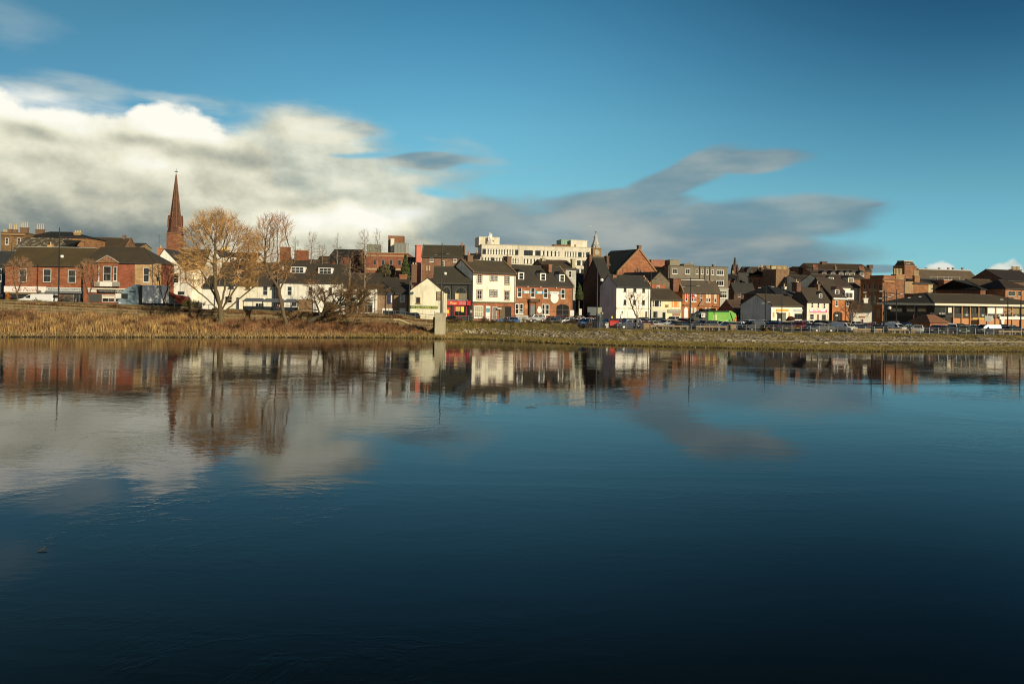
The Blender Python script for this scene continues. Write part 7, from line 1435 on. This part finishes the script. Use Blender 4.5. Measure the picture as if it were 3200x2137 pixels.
leafy('railing_bush', 'brown bush at the railing before the dark four wheel drives', 'G', 1385, 1215, 1520, 1320, 130, mat('leaf', (0.10, 0.06, 0.03)), n=900, ls=.14, seed=10)
leafy('railing_bush', 'green bush by the slanting tree foot', 'H', 600, 1195, 700, 1260, 129.5, mat('leaf', (0.07, 0.07, 0.03)), n=700, ls=.13, seed=11)
leafy('railing_bush', 'dark bush at the far right end of the railing', 'I', 1760, 1150, 1830, 1240, 130.5, mat('leaf', (0.05, 0.05, 0.025)), n=800, ls=.14, seed=12)
# ------------------------------------------------------------------ reeds, grass and scrub on the banks
def blades(name, n, fx, hf, wf, m, seed, label, cat, tuft=1, lean=.18, cross=False):
    rr = random.Random(seed); V_, F_ = [], []
    for i in range(n):
        x, y, z = fx(rr)
        for j in range(tuft):
            h = hf(x, rr); w = wf * rr.uniform(.6, 1.4); a = rr.uniform(-.6, .6); lx, ly = rr.gauss(0, lean) * h, rr.gauss(0, lean) * h; X, Y = x + rr.gauss(0, .12) * (tuft > 1), y + rr.gauss(0, .12) * (tuft > 1); c, s_ = math.cos(a) * w, math.sin(a) * w; k = len(V_)
            V_ += [(X - c, Y - s_, z - .05), (X + c, Y + s_, z - .05), (X + c * .8 + lx * .35, Y + s_ * .8 + ly * .35, z + h * .55), (X - c * .8 + lx * .35, Y - s_ * .8 + ly * .35, z + h * .55), (X + lx, Y + ly, z + h)]
            F_ += [(k, k + 1, k + 2, k + 3), (k + 3, k + 2, k + 4)]
    o = fast_mesh(name, V_, F_, m); tag(o, label, cat, kind='stuff'); return o
def bz(X, Y):
    rws = bankrows(round(X)) if round(X) in jit else None
    if not rws: return 0.1
    for (_, ya, za), (_, yb, zb) in zip(rws, rws[1:]):
        if ya <= Y <= yb: return za + (zb - za) * (Y - ya) / max(yb - ya, 1e-6)
    return rws[-1][2]
def reedmat(nm, c1, c2, c3, s=0.5):
    m, b = newmat(nm, 0.85); p = wpos(); n = noise(p, s, 5, 0.65); n2 = noise(vscale(p, (5, 5, 1)), 1, 3)
    a = mixc(sstep(n, 0.4, 0.62), c1, c2); setc(b, 'Base Color', mixc(sstep(n2, 0.5, 0.72) * .7, a, c3)); return m
mg = reedmat('golden_reed', (0.24, 0.14, 0.055), (0.52, 0.34, 0.13), (0.15, 0.08, 0.035), .55); mbn = reedmat('brown_scrub', (0.16, 0.08, 0.04), (0.36, 0.19, 0.085), (0.08, 0.05, 0.028), .7); mgr = reedmat('bank_green', (0.10, 0.085, 0.02), (0.23, 0.17, 0.05), (0.36, 0.26, 0.10), .8)
def left(rr, a, b, f0, f1):
    X = rr.uniform(a, b); Y = wl(X) + (wy(X) - wl(X)) * rr.uniform(f0, f1); return X, Y, bz(X, Y)
nz = lambda X, s=0: .5 + .5 * math.sin(X * .9 + s) * math.sin(X * .37 + 1.3 + s)
blades('golden_reeds', 9000, lambda r: left(r, -75, -46, .08, .72), lambda X, r: (.25 + 1.2 * nz(X * 1.7)) * r.uniform(.6, 1.25) + .15, .035, mg, 1, 'tall golden dry reeds on the left bank', 'reeds', 1, .1)
blades('brown_scrub', 22000, lambda r: left(r, -90, -14, .1, .9), lambda X, r: (.35 + 1.15 * nz(X, 2) * nz(X * 2.3, 1)) * r.uniform(.5, 1.3) + .1, .04, mbn, 2, 'reddish brown dry scrub along the left bank', 'scrub', 1, .3)
def scrub_mass(name, label, n, seed, rng, hts, twig, thk=.012):
    rr = random.Random(seed); q = MB()
    for i in range(n):
        x, y, z = rng(rr); h = rr.uniform(*hts); S_ = grow_tree(seed + i, [((0, 0, 0), (rr.uniform(-.6, .6), rr.uniform(-.4, .4), .8), h * .5, .03) for _ in range(4)], 2, [(6, .7, 38, .1, .16), (5, .65, 38, .05, .2)], thk)
        for lv, pts, rs in S_: q.tube([(p.x + x, p.y + y, p.z + z) for p in pts], rs, 3, cap=False)
    o = q.build(name, mat('twig', twig), None, norm=False); tag(o, label, 'scrub', kind='stuff')
scrub_mass('bramble_scrub', 'dark tangled brambles and dead shrubs along the left bank', 190, 300, lambda r: left(r, -84, -14, .15, .8), (.8, 2.0), (0.13, 0.075, 0.04))
scrub_mass('red_stem_scrub', 'reddish leafless stems under the willow and ash trees', 110, 700, lambda r: left(r, -60, -16, .2, .85), (.8, 2.0), (0.30, 0.15, 0.07))
scrub_mass('wall_scrub', 'bare scrub growing on the rubble wall below the white three storey house', 60, 900, lambda r: (lambda X: (X, wy(X) - .8, 1.2 + r.random()))(r.uniform(-12, 14)), (.6, 1.8), (0.14, 0.09, 0.05))
blades('flattened_grass', 12000, lambda r: left(r, -90, -8, -.02, .4), lambda X, r: r.uniform(.15, .55), .03, reedmat('straw', (0.33, 0.22, 0.09), (0.46, 0.32, 0.14), (0.1, 0.1, 0.03), .6), 3, 'pale flattened straw grass at the left water edge', 'grass', 1, .8)
blades('bank_grass', 20000, lambda r: left(r, -26, 84, -.02, .24), lambda X, r: r.uniform(.06, .38) * (1 if X < 5 else .8), .03, mgr, 4, 'green and brown grass at the foot of the right bank', 'grass', 1, .5)
def wallgrass(rr):
    X = rr.uniform(-12, 86); u = rr.random(); t = u ** .6 if rr.random() < .6 else u; zt = rz(X) if X > 11.2 else wt(X)
    n = math.sin(X * .8) * math.sin(X * .31 + t * 5) + math.sin(X * 2.3 + t * 9) * .5
    if n < .1 and t < .85: t = (1 - rr.random() * .12) if rr.random() < .6 else rr.random() * .12
    return X, ft(X) + (wy(X) - ft(X)) * t - .1, .3 + (zt - .3) * t - .03
blades('wall_grass', 20000, wallgrass, lambda X, r: r.uniform(.06, .3), .028, mgr, 5, 'grass tufts growing on the sloping river wall', 'grass', 1, .5)
blades('wall_top_scrub', 9000, lambda r: (lambda X: (X, wy(X) - .15, (wt(X) if X < 11.2 else gz(X)) - .35))(r.uniform(-88, 11)), lambda X, r: r.uniform(.1, .55) * (.2 + 1.3 * nz(X, 4) ** 2), .028, mbn, 6, 'brown weeds hanging on the river wall top', 'weeds', 1, .9)
# ------------------------------------------------------------------ people
SKIN = mat('plain', (0.45, 0.27, 0.18), .6); HAIR = mat('plain', (0.05, 0.03, 0.02))
def skin_obj(name, nodes, edges, m, parent, sub=1):
    me = bpy.data.meshes.new(name); me.from_pydata([n[0] for n in nodes], edges, []); o = bpy.data.objects.new(name, me); COL.objects.link(o)
    sk = o.modifiers.new('s', 'SKIN'); sk.use_smooth_shade = True; su = o.modifiers.new('u', 'SUBSURF'); su.levels = su.render_levels = sub
    if not me.skin_vertices: me.skin_vertices.new() if hasattr(me.skin_vertices, 'new') else None
    lay = me.skin_vertices[0].data if me.skin_vertices else None
    if lay is None: return o
    for i, n in enumerate(nodes): lay[i].radius = (n[1], n[2] if len(n) > 2 else n[1])
    lay[0].use_root = True
    dg_ = bpy.context.evaluated_depsgraph_get(); m2 = bpy.data.meshes.new_from_object(o.evaluated_get(dg_)); bpy.data.objects.remove(o)
    m2.materials.clear(); m2.materials.append(m); m2.name = name; o = bpy.data.objects.new(name, m2); COL.objects.link(o); o.parent = parent; return o
def person(loc, rz, label, coat, legs, pose='stand', hair=HAIR, group=None):
    r = empty('person', loc, R(rz)); tag(r, label, 'person', group)
    sit = pose == 'sit'; hz = .5 if sit else .95; k = 0.0
    hip = Vector((0, 0, hz)); ch = Vector((0, -.02, hz + .42)); nk = Vector((0, 0, hz + .58)); hd = Vector((0, -.02, hz + .72)); st = .16 if pose == 'walk' else .02
    N = [(hip, .13, .1), (hip + Vector((0, 0, .2)), .13, .09), (ch, .17, .11), (nk, .055), (hd, .085, .095), (hd + Vector((0, 0, .09)), .06)]; E = [(0, 1), (1, 2), (2, 3), (3, 4), (4, 5)]
    J = {}
    for s_ in (-1, 1):
        b0 = len(N); fw = s_ * st
        if sit: kn = hip + Vector((s_ * .11, -.42, .02)); an = kn + Vector((0, -.05, -.42))
        else: kn = hip + Vector((s_ * .1, -abs(fw) * .6 - fw * .6, -.45)); an = Vector((s_ * .1, fw * -1.6, .08))
        N += [(hip + Vector((s_ * .1, 0, -.04)), .085), (kn, .06), (an, .04), (an + Vector((0, -.16, -.05)), .035, .03)]; E += [(0, b0), (b0, b0 + 1), (b0 + 1, b0 + 2), (b0 + 2, b0 + 3)]
        a0 = len(N); sh = ch + Vector((s_ * .19, 0, .08)); elb = sh + Vector((s_ * .05, .04 + fw * .3, -.28)); wr = elb + Vector((-s_ * .02, -.12 - fw * .5, -.21)) if not sit else elb + Vector((-s_ * .08, -.24, -.02))
        N += [(sh, .06), (elb, .042), (wr, .03)]; E += [(2, a0), (a0, a0 + 1), (a0 + 1, a0 + 2)]
        hd_ = (wr - elb).normalized(); pl = len(N); N.append((wr + hd_ * .06, .034, .018)); E.append((a0 + 2, pl)); sd_ = Vector((0, 1, 0)) if abs(hd_.y) < .8 else Vector((1, 0, 0))
        for f_, L_ in ((-.027, .06), (-.009, .075), (.009, .07), (.027, .055)):
            q = len(N); c = wr + hd_ * .09 + sd_ * f_; N += [(c, .009), (c + hd_ * L_ * .6, .008), (c + hd_ * L_ + Vector((-s_ * .015, 0, 0)), .007)]; E += [(pl, q), (q, q + 1), (q + 1, q + 2)]
        q = len(N); N += [(wr + hd_ * .04 + sd_ * -.035, .01), (wr + hd_ * .08 + sd_ * -.055, .008)]; E += [(pl, q), (q, q + 1)]
        J[s_] = (sh, elb, wr, kn, an)
    skin_obj('body', N, E, SKIN, r)
    CN = [(hip + Vector((0, 0, -.06)), .16, .125), (hip + Vector((0, 0, .2)), .155, .115), (ch, .195, .135), (nk - Vector((0, 0, .02)), .08)]; CE = [(0, 1), (1, 2), (2, 3)]
    for s_ in (-1, 1): sh, elb, wr, kn, an = J[s_]; a = len(CN); CN += [(sh, .08), (elb, .06), (wr - (wr - elb) * .1, .045)]; CE += [(2, a), (a, a + 1), (a + 1, a + 2)]
    skin_obj('coat', CN, CE, coat, r)
    TN = [(hip + Vector((0, 0, 0)), .14, .11)]; TE = []
    for s_ in (-1, 1): sh, elb, wr, kn, an = J[s_]; a = len(TN); TN += [(hip + Vector((s_ * .1, 0, -.05)), .1), (kn, .075), (an, .055)]; TE += [(0, a), (a, a + 1), (a + 1, a + 2)]
    skin_obj('trousers', TN, TE, legs, r)
    MB().tube([hd + Vector((0, .02, -.02)), hd + Vector((0, .025, .06)), hd + Vector((0, .02, .12)), hd + Vector((0, .01, .15))], [.095, .105, .085, .03], 10).build('hair', hair, r, True)
    fc = MB().box(-.045, -.112 - .02, -.005 + hd.z + .02, -.02, -.10 - .02, hd.z + .03).box(.02, -.132, hd.z + .015, .045, -.12, hd.z + .03).box(-.03, -.13, hd.z - .055, .03, -.115, hd.z - .045); fc.prism([(-.015, hd.z - .03), (.015, hd.z - .03), (0, hd.z + .02)], -.145, -.1, 'y'); fc.build('face', mat('plain', (0.2, 0.1, 0.08)), r)
    for s_ in (-1, 1): an = J[s_][4]; MB().frus(an.x - .05, an.y - .2, an.x + .05, an.y + .08, an.z - .08, an.x - .035, an.y - .12, an.x + .035, an.y + .06, an.z + .02).build('shoe', BLACK, r)
    return r
BK = mat('plain', (0.02, 0.02, 0.022)); BKJ = mat('plain', (0.03, 0.035, 0.05)); RDC = mat('plain', (0.5, 0.1, 0.1)); ORC = mat('plain', (0.8, 0.2, 0.04))
V('E'); D = 136; P = at(585, 1240, D); person((P.x, wy(P.x) + 1.2, gz(P.x) + .12), 20, 'person in dark coat standing in front of the bright blue car', BK, BKJ)
P = at(1475, 1240, 136); person((P.x, wy(P.x) + 1.4, gz(P.x) + .12), 60, 'person in black coat walking past the white estate car near the pub', BK, BK, 'walk')
V('A')
for xx, t in ((400, 'left seated person with grey hair behind the river wall, by the white van'), (845, 'right seated person in black behind the river wall, before the grey shutter')):
    P = at(xx, 990, 135); Y = wy(P.x) + 1.0; g = gz(P.x) + .25
    bn = empty('park_bench', (P.x, Y + .05, g)); tag(bn, 'bench behind the river wall under the ' + ('left' if xx == 400 else 'right') + ' seated person', 'bench'); MB().box(-.9, -.25, .4, .9, .2, .46).build('seat', mat('plain', (0.12, 0.08, 0.05)), bn); MB().box(-.9, .2, .55, .9, .25, .9).build('backrest', mat('plain', (0.12, 0.08, 0.05)), bn)
    for sx in (-.75, .75): MB().box(sx - .04, -.22, 0, sx + .04, .22, .4).build('leg', DKMET, bn)
    person((P.x, Y, g - .02), 10, t, BK, BKJ, 'sit', mat('plain', (0.25, 0.23, 0.2)))
V('T'); P = at(690, 260, 147.5); person((P.x, 147.5, gz(P.x) + .1), 20, 'person in dark jacket with red top waiting by the middle bus shelter', mat('plain', (0.06, 0.03, 0.035)), BKJ)
V('J'); P = at(2085, 600, 158); person((P.x, 158, gz(P.x)), 200, 'worker in bright orange behind the green refuse lorry tailgate', ORC, ORC, 'walk')
V('L'); P = at(1340, 440, 171); person((P.x, 171, gz(P.x)), 90, 'person in dark jacket by the white tenement door', mat('plain', (0.05, 0.045, 0.04)), BK, 'walk')
V('K'); P = at(350, 560, 169); person((P.x, 169, gz(P.x)), 10, 'person in white top in the bungalow shop doorway', WHITE, BKJ)

# floating branches and a gull
for xx, yy, l, sc_ in ((133, 1722, 'small dark branch floating on the water at lower left', .2), (1660, 1274, 'thin dark drift branch on the water below the pub reflection', .7)):
    V('P'); d = ray(xx, yy); D = -HC / d.z; P = at(xx, yy, D); o = empty('floating_branch', (P.x, D, .02), R(20)); tag(o, l, 'driftwood'); MB().tube([(-.5 * sc_, 0, 0), (0, .06, .03), (.5 * sc_, 0, .01)], [.012, .018, .008], 5).build('stem', mat('bark', (0.04, 0.03, 0.02)), o); MB().tube([(0, .05, .03), (.15 * sc_, .12, .06)], .008, 4).build('side_twig', mat('bark', BR), o)
P = at(1845, 707, 200); gl = empty('gull', P, R(30)); tag(gl, 'white gull flying left of the clock tower weathervane', 'bird')
MB().tube([(-.3, 0, 0), (-.12, 0, .02), (.1, 0, .02), (.28, 0, .04), (.36, 0, .03)], [.02, .09, .1, .06, .02], 7).build('body', WHITE, gl)
for sy in (-1, 1): MB().add([(-.08, 0, .05), (.14, 0, .05), (.16, sy * .4, .28), (-.02, sy * .4, .26), (-.1, sy * .85, .16)], [(0, 1, 2, 3), (3, 2, 4)]).build('wing', LEAD, gl)
